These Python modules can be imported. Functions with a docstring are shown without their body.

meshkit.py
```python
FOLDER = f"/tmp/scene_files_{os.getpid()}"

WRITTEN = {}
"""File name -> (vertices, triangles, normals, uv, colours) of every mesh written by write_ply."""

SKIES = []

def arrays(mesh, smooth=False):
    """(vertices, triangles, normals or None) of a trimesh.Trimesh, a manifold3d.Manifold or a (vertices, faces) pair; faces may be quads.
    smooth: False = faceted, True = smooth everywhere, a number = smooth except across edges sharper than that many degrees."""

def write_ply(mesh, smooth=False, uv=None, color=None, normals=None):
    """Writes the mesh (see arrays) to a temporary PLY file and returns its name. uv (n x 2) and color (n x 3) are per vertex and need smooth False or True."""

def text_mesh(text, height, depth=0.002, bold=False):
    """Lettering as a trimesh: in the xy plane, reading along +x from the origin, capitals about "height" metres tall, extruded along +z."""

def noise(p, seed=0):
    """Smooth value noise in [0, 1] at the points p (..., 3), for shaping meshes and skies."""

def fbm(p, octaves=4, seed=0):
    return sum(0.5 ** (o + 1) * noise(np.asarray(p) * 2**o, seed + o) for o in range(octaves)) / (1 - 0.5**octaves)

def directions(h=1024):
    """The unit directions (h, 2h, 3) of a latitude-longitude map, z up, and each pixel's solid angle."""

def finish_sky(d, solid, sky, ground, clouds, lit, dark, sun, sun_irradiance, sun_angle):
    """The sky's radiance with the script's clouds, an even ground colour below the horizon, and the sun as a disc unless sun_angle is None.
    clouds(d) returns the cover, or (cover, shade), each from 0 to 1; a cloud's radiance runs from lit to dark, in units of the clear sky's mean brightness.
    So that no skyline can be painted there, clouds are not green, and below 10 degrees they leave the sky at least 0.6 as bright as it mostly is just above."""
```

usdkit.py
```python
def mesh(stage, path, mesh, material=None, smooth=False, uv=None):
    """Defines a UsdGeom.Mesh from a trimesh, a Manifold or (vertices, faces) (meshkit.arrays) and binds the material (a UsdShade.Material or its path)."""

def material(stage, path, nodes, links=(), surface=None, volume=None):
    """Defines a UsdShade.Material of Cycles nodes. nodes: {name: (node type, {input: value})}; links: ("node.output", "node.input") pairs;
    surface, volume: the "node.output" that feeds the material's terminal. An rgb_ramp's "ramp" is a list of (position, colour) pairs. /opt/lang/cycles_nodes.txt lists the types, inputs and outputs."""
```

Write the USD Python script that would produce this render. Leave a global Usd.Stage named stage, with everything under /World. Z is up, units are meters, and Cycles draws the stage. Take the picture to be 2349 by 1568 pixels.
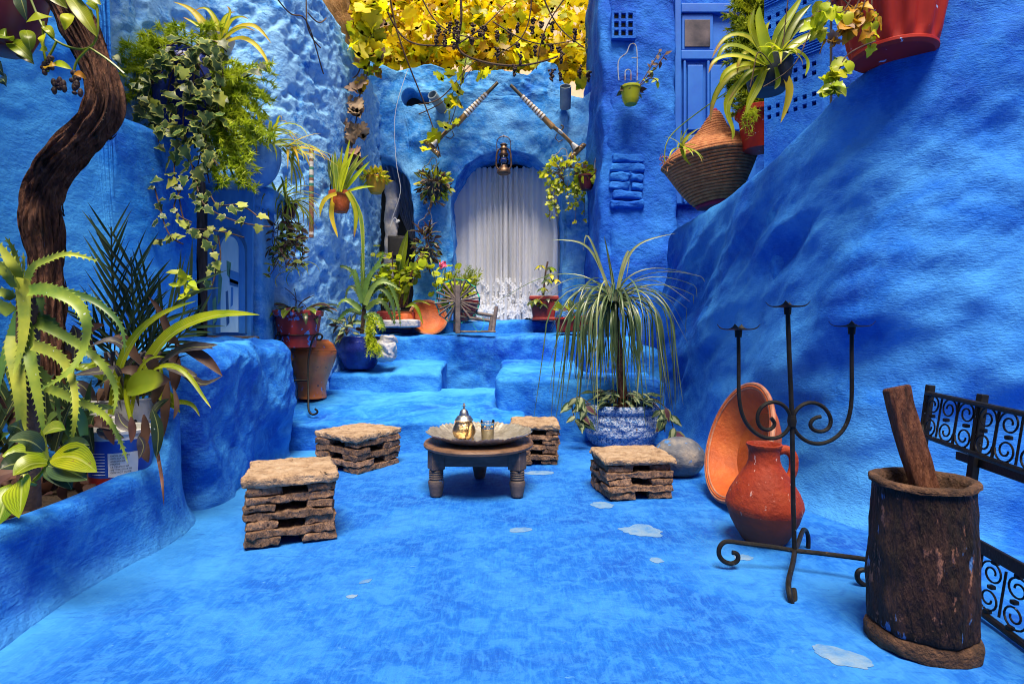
import math, random
import numpy as np, trimesh
import usdkit, meshkit
from meshkit import noise, fbm
from pxr import Usd, UsdGeom, UsdLux, UsdShade, Gf, Sdf

stage = Usd.Stage.CreateInMemory()
UsdGeom.SetStageUpAxis(stage, UsdGeom.Tokens.z)
UsdGeom.SetStageMetersPerUnit(stage, 1.0)
stage.SetDefaultPrim(UsdGeom.Xform.Define(stage, '/World').GetPrim())
UsdGeom.Scope.Define(stage, '/World/Looks')
PI = math.pi

# ------------------------------------------------------------------ camera, sky, sun, exposure
U0, V0, FOC, EYE = 1174.0, 760.0, 1300.0, 0.9          # optical axis and focal length on a 2348 wide frame, eye height
cam = UsdGeom.Camera.Define(stage, '/World/camera')
cam.CreateHorizontalApertureAttr(36.0)
cam.CreateVerticalApertureAttr(36.0 * 683 / 1024)
cam.CreateFocalLengthAttr(36.0 * FOC / 2348.0)
cam.CreateVerticalApertureOffsetAttr(-36.0 * 24.0 / 2348.0)
cam.CreateClippingRangeAttr(Gf.Vec2f(0.05, 500))
cam.AddTranslateOp().Set(Gf.Vec3d(0, 0, EYE))
cam.AddRotateXOp().Set(90.0)
cam.CreateExposureAttr(2.42)

SUN = np.array([0.03, -0.40, 0.90]); SUN /= np.linalg.norm(SUN)
sun_el, sun_rot = math.asin(SUN[2]), math.atan2(SUN[0], SUN[1])
usdkit.material(stage, '/World/Looks/sky', {
    'sky': ('sky_texture', {'sky_type': 'single_scattering', 'sun_disc': False, 'sun_elevation': sun_el, 'sun_rotation': sun_rot}),
    'tc': ('texture_coordinate', {}),
    'n': ('noise_texture', {'scale': 2.2, 'detail': 6.0, 'roughness': 0.55}),
    'r': ('rgb_ramp', {'ramp': [(0.30, (0.45,) * 3), (0.55, (0.95,) * 3)]}),
    'm': ('mix', {'color2': (2.6, 2.25, 1.8)}),
    'b': ('background_shader', {'strength': 0.05}),
}, [('tc.generated', 'n.vector'), ('n.fac', 'r.fac'), ('r.color', 'm.fac'), ('sky.color', 'm.color1'), ('m.color', 'b.color')], surface='b.background')
dome = UsdLux.DomeLight.Define(stage, '/World/sky')
UsdShade.MaterialBindingAPI.Apply(dome.GetPrim()).Bind(UsdShade.Material.Get(stage, '/World/Looks/sky'))
dome.GetPrim().SetCustomDataByKey('kind', 'structure')
sun = UsdLux.DistantLight.Define(stage, '/World/sun')
sun.CreateNormalizeAttr(True); sun.CreateIntensityAttr(0.4); sun.CreateAngleAttr(26.0); sun.CreateColorAttr(Gf.Vec3f(1, 0.88, 0.70))
sun.AddRotateXYZOp().Set(Gf.Vec3f(0, math.degrees(math.acos(SUN[2])), math.degrees(math.atan2(SUN[1], SUN[0]))))

# ------------------------------------------------------------------ helpers
def P(u, v, y):
    return np.array([(u - U0) * y / FOC, y, EYE - (v - V0) * y / FOC])
def FLR(u, v):
    return P(u, v, EYE * FOC / (v - V0))
def unit(a):
    a = np.asarray(a, float); return a / max(np.linalg.norm(a), 1e-12)
def spline(pts, n):
    """a smooth path of n points through pts"""
    pts = np.asarray(pts, float)
    if len(pts) == 2:
        return pts[0] + (pts[1] - pts[0]) * np.linspace(0, 1, n)[:, None]
    from scipy.interpolate import CubicSpline, PchipInterpolator
    d = np.r_[0, np.cumsum(np.linalg.norm(np.diff(pts, axis=0), axis=1) ** 0.5 + 1e-9)]
    return CubicSpline(d, pts, bc_type='natural')(np.linspace(0, d[-1], n))
def PP(lst, y=None, n=None):
    """a path through (u, v) or (u, v, y) marks of the picture plane at their distances"""
    pts = [P(a[0], a[1], a[2] if len(a) > 2 else y) for a in lst]
    return spline(pts, n or max(6, 4 * len(pts)))

class MB:
    def __init__(s): s.v, s.f, s.n = [], [], 0
    def add(s, vf):
        v, f = np.asarray(vf[0], float), np.asarray(vf[1], int)
        if f.shape[1] == 4: f = np.vstack([f[:, [0, 1, 2]], f[:, [0, 2, 3]]])
        s.v.append(v); s.f.append(f + s.n); s.n += len(v); return s
    def mesh(s): return np.vstack(s.v), np.vstack(s.f)
def join(*parts):
    b = MB()
    for p in parts: b.add(p)
    return b.mesh()

def tube(pts, r, n=8, flat=1.0, twist=0.0):
    pts = np.asarray(pts, float); m = len(pts)
    r = np.broadcast_to(np.asarray(r, float), (m,)) if np.ndim(r) <= 1 else r
    t = np.gradient(pts, axis=0); t /= np.maximum(np.linalg.norm(t, axis=1, keepdims=True), 1e-12)
    a = np.cross(t[0], [0, 0, 1.0]); a = np.cross(t[0], [1.0, 0, 0]) if np.linalg.norm(a) < 0.1 else a
    a = unit(a); v = []
    for i in range(m):
        a = unit(a - t[i] * (a @ t[i])); b = np.cross(t[i], a)
        th = np.arange(n) / n * 2 * PI + twist * i
        v.append(pts[i] + r[i] * (np.cos(th)[:, None] * a + flat * np.sin(th)[:, None] * b))
    v = np.vstack(v + [pts[:1], pts[-1:]]); f = []
    i, j = np.meshgrid(np.arange(m - 1), np.arange(n), indexing='ij'); j2 = (j + 1) % n
    q = np.stack([i * n + j, i * n + j2, (i + 1) * n + j2, (i + 1) * n + j], -1).reshape(-1, 4)
    k = np.arange(n); k2 = (k + 1) % n
    f = np.vstack([q[:, [0, 1, 2]], q[:, [0, 2, 3]], np.stack([np.full(n, m * n), k2, k], 1), np.stack([np.full(n, m * n + 1), (m - 1) * n + k, (m - 1) * n + k2], 1)])
    return v, f

def lathe(profile, n=40, c=(0, 0, 0), wob=None):
    """profile: (r, z) pairs from the outside bottom up and back in; wob(theta, r, z) scales the radius"""
    pr = np.asarray(profile, float); m = len(pr); th = np.arange(n) / n * 2 * PI
    R = np.repeat(pr[:, :1], n, 1); Z = np.repeat(pr[:, 1:], n, 1)
    if wob is not None:
        out = wob(th[None, :], R, Z)
        R, Z = (R * out, Z) if not isinstance(out, tuple) else (R * out[0], Z + out[1])
    v = np.stack([R * np.cos(th), R * np.sin(th), Z], -1).reshape(-1, 3) + np.asarray(c, float)
    i, j = np.meshgrid(np.arange(m - 1), np.arange(n), indexing='ij'); j2 = (j + 1) % n
    return v, np.stack([i * n + j, i * n + j2, (i + 1) * n + j2, (i + 1) * n + j], -1).reshape(-1, 4)

def rbox(size, r=0.01, seg=(4, 4, 4), amp=0.0, freq=6.0, seed=0, rs=3):
    """a box with rounded edges and an uneven surface, centred on the origin"""
    size = np.asarray(size, float); h = size / 2; r = min(r, h.min() * 0.98)
    def ax(k):
        e = -h[k] + r * np.arange(rs) / rs
        return np.r_[e, np.linspace(-h[k] + r, h[k] - r, seg[k] + 1), -e[::-1]]
    g = [ax(0), ax(1), ax(2)]
    V, F, n0 = [], [], 0
    for k in range(3):
        a, b = [(1, 2), (2, 0), (0, 1)][k]
        A, B = np.meshgrid(g[a], g[b], indexing='ij'); na, nb = len(g[a]), len(g[b])
        i, j = np.meshgrid(np.arange(na - 1), np.arange(nb - 1), indexing='ij')
        q = np.stack([i * nb + j, (i + 1) * nb + j, (i + 1) * nb + j + 1, i * nb + j + 1], -1).reshape(-1, 4)
        for s in (-1, 1):
            pts = np.zeros((na * nb, 3)); pts[:, a] = A.ravel(); pts[:, b] = B.ravel(); pts[:, k] = s * h[k]
            V.append(pts); F.append((q if s > 0 else q[:, ::-1]) + n0); n0 += len(pts)
    v = np.vstack(V); f = np.vstack(F); f = np.vstack([f[:, [0, 1, 2]], f[:, [0, 2, 3]]])
    inner = np.clip(v, -h + r, h - r); d = v - inner; L = np.linalg.norm(d, axis=1, keepdims=True)
    v = inner + d / np.maximum(L, 1e-9) * np.where(L > 1e-9, r, 0)
    key = np.round(v, 6); _, idx, inv = np.unique(key, axis=0, return_index=True, return_inverse=True)
    v, f = v[idx], inv.reshape(-1)[f]; f = f[(f[:, 0] != f[:, 1]) & (f[:, 1] != f[:, 2]) & (f[:, 0] != f[:, 2])]
    if amp: v = v + rough(v, amp, freq, seed)
    return v, f
def rough(v, amp, freq, seed=0, octaves=3):
    v = np.asarray(v, float)
    return amp * 2 * np.stack([fbm(v * freq + 17.3 * k + seed * 3.7, octaves, seed + k) - 0.5 for k in range(3)], -1)

def rotz(a):
    c, s = math.cos(a), math.sin(a); return np.array([[c, -s, 0], [s, c, 0], [0, 0, 1.0]])
def rotx(a):
    c, s = math.cos(a), math.sin(a); return np.array([[1, 0, 0], [0, c, -s], [0, s, c]])
def roty(a):
    c, s = math.cos(a), math.sin(a); return np.array([[c, 0, s], [0, 1, 0], [-s, 0, c]])
def xf(vf, R=None, t=(0, 0, 0), s=1.0):
    v = np.asarray(vf[0], float) * s
    if R is not None: v = v @ np.asarray(R).T
    return v + np.asarray(t, float), vf[1]
def frame(z, x=None):
    """rotation whose third column is z and first column is near x"""
    z = unit(z); x = np.array([1.0, 0, 0]) if x is None else np.asarray(x, float)
    if abs(unit(x) @ z) > 0.98: x = np.array([0, 1.0, 0.0]) if abs(z[1]) < 0.9 else np.array([0, 0, 1.0])
    x = unit(x - z * (x @ z)); return np.stack([x, np.cross(z, x), z], 1)

# ------------------------------------------------------------------ prims
_used = {}
def numbered(parent, name):
    k = (parent, name); c = _used.get(k, 0); _used[k] = c + 1
    return f'{parent}/{name}' if c == 0 else f'{parent}/{name}_{c:03d}'
_origin = {'/World': np.zeros(3)}
def tag(prim, label=None, cat=None, group=None, kind=None):
    for k, x in (('label', label), ('category', cat), ('group', group), ('kind', kind)):
        if x: prim.SetCustomDataByKey(k, x)
    return prim
def thing(name, label, cat, loc=(0, 0, 0), group=None):
    path = numbered('/World', name); x = UsdGeom.Xform.Define(stage, path)
    x.AddTranslateOp().Set(Gf.Vec3d(*map(float, loc))); _origin[path] = np.asarray(loc, float)
    return tag(x.GetPrim(), label, cat, group)
def obj(name, mesh, m, parent=None, smooth=40, uv=None, label=None, kind=None):
    pp = '/World' if parent is None else str(parent.GetPath()); path = numbered(pp, name)
    o = _origin[pp]; _origin[path] = o
    v, f = mesh; v = np.asarray(v, float) - o
    p = usdkit.mesh(stage, path, (v, f), '/World/Looks/' + m, smooth=(True if uv is not None and smooth else smooth), uv=uv).GetPrim()
    return tag(p, label=label, kind=kind)
def one(name, mesh, m, label, cat, group=None, smooth=40):
    """a thing that is one mesh"""
    return tag(obj(name, mesh, m, None, smooth), label, cat, group)

# ------------------------------------------------------------------ materials
def mat(name, ramp, scale=6.0, detail=5.0, rough_=0.6, bump=0.3, bscale=None, bdist=0.01, stretch=(1, 1, 1), rot=(0, 0, 0), spots=None, metallic=0.0, spec=0.4,
        vary=0.0, distortion=0.0, coat=0.0, second=None, roughness=0.6):
    """ramp over a noise; spots: (colour, scale, threshold, stretch); second: (colour, scale, lo, hi) a broad overlay"""
    nd = {'g': ('geometry', {}), 'mp': ('mapping', {'scale': stretch, 'rotation': rot}),
          'n': ('noise_texture', {'scale': scale, 'detail': detail, 'roughness': roughness, 'distortion': distortion}),
          'r': ('rgb_ramp', {'ramp': ramp}), 'p': ('principled_bsdf', {'roughness': rough_, 'metallic': metallic, 'specular_ior_level': spec, 'coat_weight': coat})}
    ln = [('g.position', 'mp.vector'), ('mp.vector', 'n.vector'), ('n.fac', 'r.fac')]; cur = 'r.color'
    if second:
        col, sc, lo, hi = second
        nd['sn'] = ('noise_texture', {'scale': sc, 'detail': 4.0}); nd['sr'] = ('rgb_ramp', {'ramp': [(lo, (0, 0, 0)), (hi, (1, 1, 1))]}); nd['sm'] = ('mix', {'color2': col})
        ln += [('g.position', 'sn.vector'), ('sn.fac', 'sr.fac'), ('sr.color', 'sm.fac'), (cur, 'sm.color1')]; cur = 'sm.color'
    for k, sp in enumerate(spots or []):
        col, sc, th = sp[:3]; st = sp[3] if len(sp) > 3 else (1, 1, 1)
        nd[f'km{k}'] = ('mapping', {'scale': st, 'location': (3.1 * k, 1.7, 0)}); nd[f'kn{k}'] = ('noise_texture', {'scale': sc, 'detail': 5.0, 'roughness': 0.6})
        nd[f'kr{k}'] = ('rgb_ramp', {'ramp': [(th, (0, 0, 0)), (min(th + 0.03, 1), (1, 1, 1))]}); nd[f'kx{k}'] = ('mix', {'color2': col})
        ln += [('g.position', f'km{k}.vector'), (f'km{k}.vector', f'kn{k}.vector'), (f'kn{k}.fac', f'kr{k}.fac'), (f'kr{k}.color', f'kx{k}.fac'), (cur, f'kx{k}.color1')]; cur = f'kx{k}.color'
    if vary:
        nd['oi'] = ('object_info', {}); nd['mr'] = ('map_range', {'to_min': 1 - vary, 'to_max': 1 + vary}); nd['hs'] = ('hsv', {})
        ln += [('oi.random', 'mr.value'), ('mr.result', 'hs.value'), (cur, 'hs.color')]; cur = 'hs.color'
    ln.append((cur, 'p.base_color'))
    if bump:
        nd['bn'] = ('noise_texture', {'scale': bscale or scale * 4, 'detail': 6.0, 'roughness': 0.6}); nd['b'] = ('bump', {'strength': bump, 'distance': bdist})
        ln += [('mp.vector', 'bn.vector'), ('bn.fac', 'b.height'), ('b.normal', 'p.normal')]
    usdkit.material(stage, '/World/Looks/' + name, nd, ln, surface='p.BSDF')
    return name

def leafmat(name, c1, c2, edge=None, tip=None, veins=0.0, trans=0.35, rough_=0.45, vary=0.25, scale=9.0, hue=0.015, spots=None, edge_at=(0.55, 0.8)):
    """leaf with veins of tone, light shining through, each leaf a little different; edge: margin colour across the blade, tip: colour of its end"""
    nd = {'g': ('geometry', {}), 'n': ('noise_texture', {'scale': scale, 'detail': 4.0}), 'r': ('rgb_ramp', {'ramp': [(0.3, c1), (0.7, c2)]}),
          'oi': ('object_info', {}), 'mr': ('map_range', {'to_min': 1 - vary, 'to_max': 1 + vary}), 'wn': ('white_noise_texture', {'dimensions': '1D'}),
          'mh': ('map_range', {'to_min': 0.5 - hue, 'to_max': 0.5 + hue}), 'hs': ('hsv', {}),
          'p': ('principled_bsdf', {'roughness': rough_, 'specular_ior_level': 0.4}), 't': ('translucent_bsdf', {}), 'mx': ('mix_closure', {'fac': trans})}
    ln = [('g.position', 'n.vector'), ('n.fac', 'r.fac'), ('oi.random', 'mr.value'), ('oi.random', 'wn.w'), ('wn.value', 'mh.value'), ('mr.result', 'hs.value'), ('mh.result', 'hs.hue')]
    cur = 'r.color'
    if edge or tip or veins:
        nd['tc'] = ('texture_coordinate', {}); nd['sx'] = ('separate_xyz', {}); ln += [('tc.UV', 'sx.vector')]
    if edge:
        nd['ea'] = ('math', {'math_type': 'subtract', 'value2': 0.5}); nd['eb'] = ('math', {'math_type': 'absolute'}); nd['ec'] = ('math', {'math_type': 'multiply', 'value2': 2.0})
        nd['en'] = ('noise_texture', {'scale': 60.0}); nd['ed'] = ('math', {'math_type': 'multiply_add', 'value2': 0.35, 'value3': -0.17}); nd['ee'] = ('math', {'math_type': 'add'})
        nd['er'] = ('rgb_ramp', {'ramp': [(edge_at[0], (0, 0, 0)), (edge_at[1], (1, 1, 1))]}); nd['ex'] = ('mix', {'color2': edge})
        ln += [('sx.y', 'ea.value1'), ('ea.value', 'eb.value1'), ('eb.value', 'ec.value1'), ('g.position', 'en.vector'), ('en.fac', 'ed.value1'), ('ec.value', 'ee.value1'), ('ed.value', 'ee.value2'),
               ('ee.value', 'er.fac'), ('er.color', 'ex.fac'), (cur, 'ex.color1')]; cur = 'ex.color'
    if tip:
        nd['tr'] = ('rgb_ramp', {'ramp': [(0.72, (0, 0, 0)), (0.86, (1, 1, 1))]}); nd['tx'] = ('mix', {'color2': tip})
        ln += [('sx.x', 'tr.fac'), ('tr.color', 'tx.fac'), (cur, 'tx.color1')]; cur = 'tx.color'
    if veins:                                                       # fine ribs along the blade and a pale midrib
        nd['va'] = ('math', {'math_type': 'multiply', 'value2': 75.0}); nd['vs'] = ('math', {'math_type': 'sine'}); nd['vm'] = ('map_range', {'from_min': -1.0, 'from_max': 1.0, 'to_min': 1 - veins, 'to_max': 1.0}); nd['vx'] = ('hsv', {})
        nd['vc'] = ('math', {'math_type': 'compare', 'value2': 0.5, 'value3': 0.035}); nd['vd'] = ('math', {'math_type': 'multiply', 'value2': 0.45}); nd['ve'] = ('mix', {'color2': (0.55, 0.58, 0.16)})
        ln += [('sx.y', 'va.value1'), ('va.value', 'vs.value1'), ('vs.value', 'vm.value'), ('vm.result', 'vx.value'), (cur, 'vx.color'), ('sx.y', 'vc.value1'), ('vc.value', 'vd.value1'), ('vd.value', 've.fac'), ('vx.color', 've.color1')]; cur = 've.color'
    ln += [(cur, 'hs.color')]; cur = 'hs.color'
    if spots:
        nd['kn'] = ('noise_texture', {'scale': spots[1], 'detail': 3.0}); nd['kr'] = ('rgb_ramp', {'ramp': [(spots[2], (0, 0, 0)), (spots[2] + 0.04, (1, 1, 1))]}); nd['kx'] = ('mix', {'color2': spots[0]})
        ln += [('g.position', 'kn.vector'), ('kn.fac', 'kr.fac'), ('kr.color', 'kx.fac'), (cur, 'kx.color1')]; cur = 'kx.color'
    ln += [(cur, 'p.base_color'), (cur, 't.color'), ('p.BSDF', 'mx.closure1'), ('t.BSDF', 'mx.closure2')]
    usdkit.material(stage, '/World/Looks/' + name, nd, ln, surface='mx.closure')
    return name

# ------------------------------------------------------------------ painted plaster and other wall materials
def plaster(name, deep, mid, pale, patch=1.3, mids=(0.36, 0.5, 0.68), mott=(6.0, 0.50, 0.70, 0.5), brush=(8, 8, 36), rot=(0, 0, 0), brush_amt=0.35, dark_amt=0.4, bump=0.5, bdist=0.010, lump=(14.0, 0.4, 0.03), grain=70.0, extra=None, rough_=0.8, band=None):
    """coats of lime paint: broad patches of tone, mottling of the paler coat, fine hair lines of the brush, lumps and grain of the plaster"""
    nd = {'g': ('geometry', {}), 'n': ('noise_texture', {'scale': patch, 'detail': 8.0, 'roughness': 0.62, 'distortion': 0.5}), 'r': ('rgb_ramp', {'ramp': [(mids[0], deep), (mids[1], mid), (mids[2], pale)]}),
          'on': ('noise_texture', {'scale': mott[0], 'detail': 10.0, 'roughness': 0.72, 'distortion': 0.6}), 'or': ('rgb_ramp', {'ramp': [(mott[1], (0, 0, 0)), (mott[2], (mott[3],) * 3)]}), 'ox': ('mix', {'color2': pale}),
          'dr': ('rgb_ramp', {'ramp': [(0.28, (dark_amt,) * 3), (0.46, (0, 0, 0))]}), 'dx': ('mix', {'color2': deep}),
          'm': ('mapping', {'scale': brush, 'rotation': rot}), 'bn': ('noise_texture', {'scale': 4.0, 'detail': 6.0, 'roughness': 0.65, 'distortion': 0.35}),
          'br': ('rgb_ramp', {'ramp': [(0.48, (0, 0, 0)), (0.72, (brush_amt,) * 3)]}), 'bx': ('mix', {'color2': pale}),
          'fn': ('noise_texture', {'scale': grain, 'detail': 5.0, 'roughness': 0.7}), 'hs': ('math', {'math_type': 'multiply_add', 'value2': 0.6}),
          'ln': ('noise_texture', {'scale': lump[0], 'detail': 6.0, 'roughness': 0.6}), 'lb': ('bump', {'strength': lump[1], 'distance': lump[2]}),
          'b': ('bump', {'strength': bump, 'distance': bdist}), 'p': ('principled_bsdf', {'roughness': rough_, 'specular_ior_level': 0.2})}
    ln = [('g.position', 'n.vector'), ('n.fac', 'r.fac'), ('g.position', 'on.vector'), ('on.fac', 'or.fac'), ('or.color', 'ox.fac'), ('r.color', 'ox.color1'), ('on.fac', 'dr.fac'), ('dr.color', 'dx.fac'), ('ox.color', 'dx.color1'),
          ('g.position', 'm.vector'), ('m.vector', 'bn.vector'), ('bn.fac', 'br.fac'), ('br.color', 'bx.fac'), ('dx.color', 'bx.color1'),
          ('g.position', 'fn.vector'), ('fn.fac', 'hs.value1'), ('bn.fac', 'hs.value3'), ('g.position', 'ln.vector'), ('ln.fac', 'lb.height'), ('lb.normal', 'b.normal'), ('hs.value', 'b.height'), ('b.normal', 'p.normal')]
    cur = 'bx.color'
    if band:                                                        # the strip along a joint where only the pale first coat is left: (axis, from, to, strength)
        nd['cx'] = ('separate_xyz', {}); nd['cw'] = ('math', {'math_type': 'multiply_add', 'value2': 0.22}); nd['cm'] = ('map_range', {'from_min': band[1], 'from_max': band[2], 'to_min': 0.0, 'to_max': band[3], 'clamp': True}); nd['cc'] = ('mix', {'color2': band[4]})
        ln += [('g.position', 'cx.vector'), ('on.fac', 'cw.value1'), ('cx.' + band[0], 'cw.value3'), ('cw.value', 'cm.value'), ('cm.result', 'cc.fac'), (cur, 'cc.color1')]; cur = 'cc.color'
    for k, (col, sc, th, st, w, ro) in enumerate(extra or []):        # worn or stained places with a shape of their own
        nd[f'em{k}'] = ('mapping', {'scale': st, 'location': (5.7 * k + 0.3, 2.2, 1.1), 'rotation': ro}); nd[f'en{k}'] = ('noise_texture', {'scale': sc, 'detail': 8.0, 'roughness': 0.66, 'distortion': 0.4})
        nd[f'er{k}'] = ('rgb_ramp', {'ramp': [(th, (0, 0, 0)), (th + w, (1, 1, 1))]}); nd[f'ex{k}'] = ('mix', {'color2': col})
        ln += [('g.position', f'em{k}.vector'), (f'em{k}.vector', f'en{k}.vector'), (f'en{k}.fac', f'er{k}.fac'), (f'er{k}.color', f'ex{k}.fac'), (cur, f'ex{k}.color1')]; cur = f'ex{k}.color'
    ln.append((cur, 'p.base_color'))
    usdkit.material(stage, '/World/Looks/' + name, nd, ln, surface='p.BSDF')
    return name

DEEP, MID, PALE, CHALK = (0.005, 0.085, 0.47), (0.012, 0.185, 0.62), (0.08, 0.36, 0.76), (0.30, 0.55, 0.85)
plaster('floor_paint', (0.003, 0.054, 0.36), (0.007, 0.106, 0.47), (0.042, 0.230, 0.61), patch=1.5, mids=(0.32, 0.5, 0.72), mott=(15.0, 0.48, 0.57, 0.42), brush=(30, 4, 5), rot=(0, 0, 0.5), brush_amt=0.34, dark_amt=0.55, bump=0.5, bdist=0.006, lump=(9.0, 0.3, 0.02), rough_=0.62, band=('x', -1.10, -1.42, 0.6, (0.06, 0.33, 0.70)),
        extra=[((0.026, 0.205, 0.58), 3.0, 0.52, (24.0, 4.0, 1.0), 0.30, (0, 0, -0.6)), ((0.003, 0.056, 0.34), 3.0, 0.56, (5.0, 20.0, 1.0), 0.30, (0, 0, 0.2)), ((0.09, 0.28, 0.60), 26.0, 0.655, (1.0, 1.6, 1.0), 0.10, (0, 0, 0.6)), ((0.005, 0.05, 0.22), 60.0, 0.68, (1, 1, 1), 0.04, (0, 0, 0))])
plaster('step_paint', (0.003, 0.068, 0.46), (0.007, 0.145, 0.58), (0.055, 0.33, 0.74), patch=1.2, mott=(5.0, 0.46, 0.64, 0.6), brush=(6, 6, 24), rot=(0.5, 0.2, 0.3), brush_amt=0.4)
plaster('planter_paint', (0.003, 0.060, 0.44), (0.006, 0.130, 0.57), (0.065, 0.34, 0.75), patch=1.5, mott=(4.5, 0.47, 0.64, 0.6), brush=(6, 6, 30), rot=(0.25, 0.15, 0), band=('z', 0.20, 0.08, 0.6, (0.08, 0.36, 0.74)), brush_amt=0.4, lump=(12.0, 0.6, 0.04), bump=0.6)
plaster('stair_wall_paint', (0.003, 0.058, 0.45), (0.006, 0.125, 0.58), (0.055, 0.29, 0.74), patch=1.1, mids=(0.32, 0.47, 0.64), mott=(3.6, 0.47, 0.68, 0.6), brush=(9, 9, 40), rot=(0.55, 0.0, 0.0), brush_amt=0.30, dark_amt=0.4, bump=0.7, bdist=0.010, lump=(7.0, 0.5, 0.05))
plaster('rough_wall_paint', (0.004, 0.085, 0.50), (0.030, 0.260, 0.73), (0.27, 0.55, 0.89), patch=3.0, mids=(0.26, 0.42, 0.60), mott=(12.0, 0.40, 0.56, 0.9), brush=(6, 6, 7), brush_amt=0.4, bump=0.5, bdist=0.012, lump=(22.0, 0.7, 0.03))
plaster('smooth_wall_paint', (0.007, 0.110, 0.50), (0.014, 0.205, 0.62), (0.045, 0.33, 0.76), patch=0.9, mott=(2.6, 0.50, 0.72, 0.5), brush=(6, 6, 9), brush_amt=0.3, bump=0.35, bdist=0.006, lump=(30.0, 0.35, 0.012))
plaster('back_wall_paint', (0.005, 0.100, 0.53), (0.025, 0.240, 0.70), (0.17, 0.46, 0.85), patch=1.6, mids=(0.32, 0.47, 0.64), mott=(7.0, 0.46, 0.62, 0.7), brush=(6, 6, 12), rot=(0, 0.35, 0), brush_amt=0.35, bump=0.6, bdist=0.012, lump=(16.0, 0.5, 0.03),
        extra=[((0.24, 0.38, 0.50), 0.9, 0.72, (1.2, 1, 0.5), 0.16, (0, 0, 0))])
plaster('pillar_paint', (0.003, 0.045, 0.38), (0.007, 0.098, 0.53), (0.030, 0.21, 0.68), patch=1.3, mott=(4.0, 0.5, 0.7, 0.5), brush=(5, 5, 14), brush_amt=0.3, bump=0.6, bdist=0.012, lump=(12.0, 0.6, 0.04), extra=[((0.04, 0.09, 0.15), 1.6, 0.67, (1, 1, 0.8), 0.06, (0, 0, 0))])
mat('door_paint', [(0.3, (0.010, 0.10, 0.52)), (0.7, (0.02, 0.17, 0.62))], 2.5, bump=0.15, rough_=0.5)
mat('ochre_plaster', [(0.25, (0.16, 0.07, 0.03)), (0.5, (0.38, 0.20, 0.09)), (0.75, (0.58, 0.36, 0.19))], 5.0, 8, 0.9, 0.9, 22, 0.03, stretch=(1, 1, 1.3))
mat('cream_plaster', [(0.3, (0.55, 0.38, 0.26)), (0.55, (0.74, 0.58, 0.44)), (0.8, (0.82, 0.72, 0.60))], 1.3, 7, 0.9, 0.4, 12)
mat('dark_interior', [(0.3, (0.012, 0.010, 0.010)), (0.7, (0.03, 0.027, 0.025))], 3.0, bump=0)  # near black that stands in for shade behind openings
mat('soil', [(0.3, (0.018, 0.012, 0.008)), (0.7, (0.07, 0.045, 0.028))], 30, 6, 0.95, 0.9, 80, 0.02)

# ------------------------------------------------------------------ the setting
from shapely.geometry import Polygon, Point, box as sbox
from shapely.ops import unary_union
def grid_faces(na, nb):
    i, j = np.meshgrid(np.arange(na - 1), np.arange(nb - 1), indexing='ij')
    return np.stack([i * nb + j, (i + 1) * nb + j, (i + 1) * nb + j + 1, i * nb + j + 1], -1).reshape(-1, 4)

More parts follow.
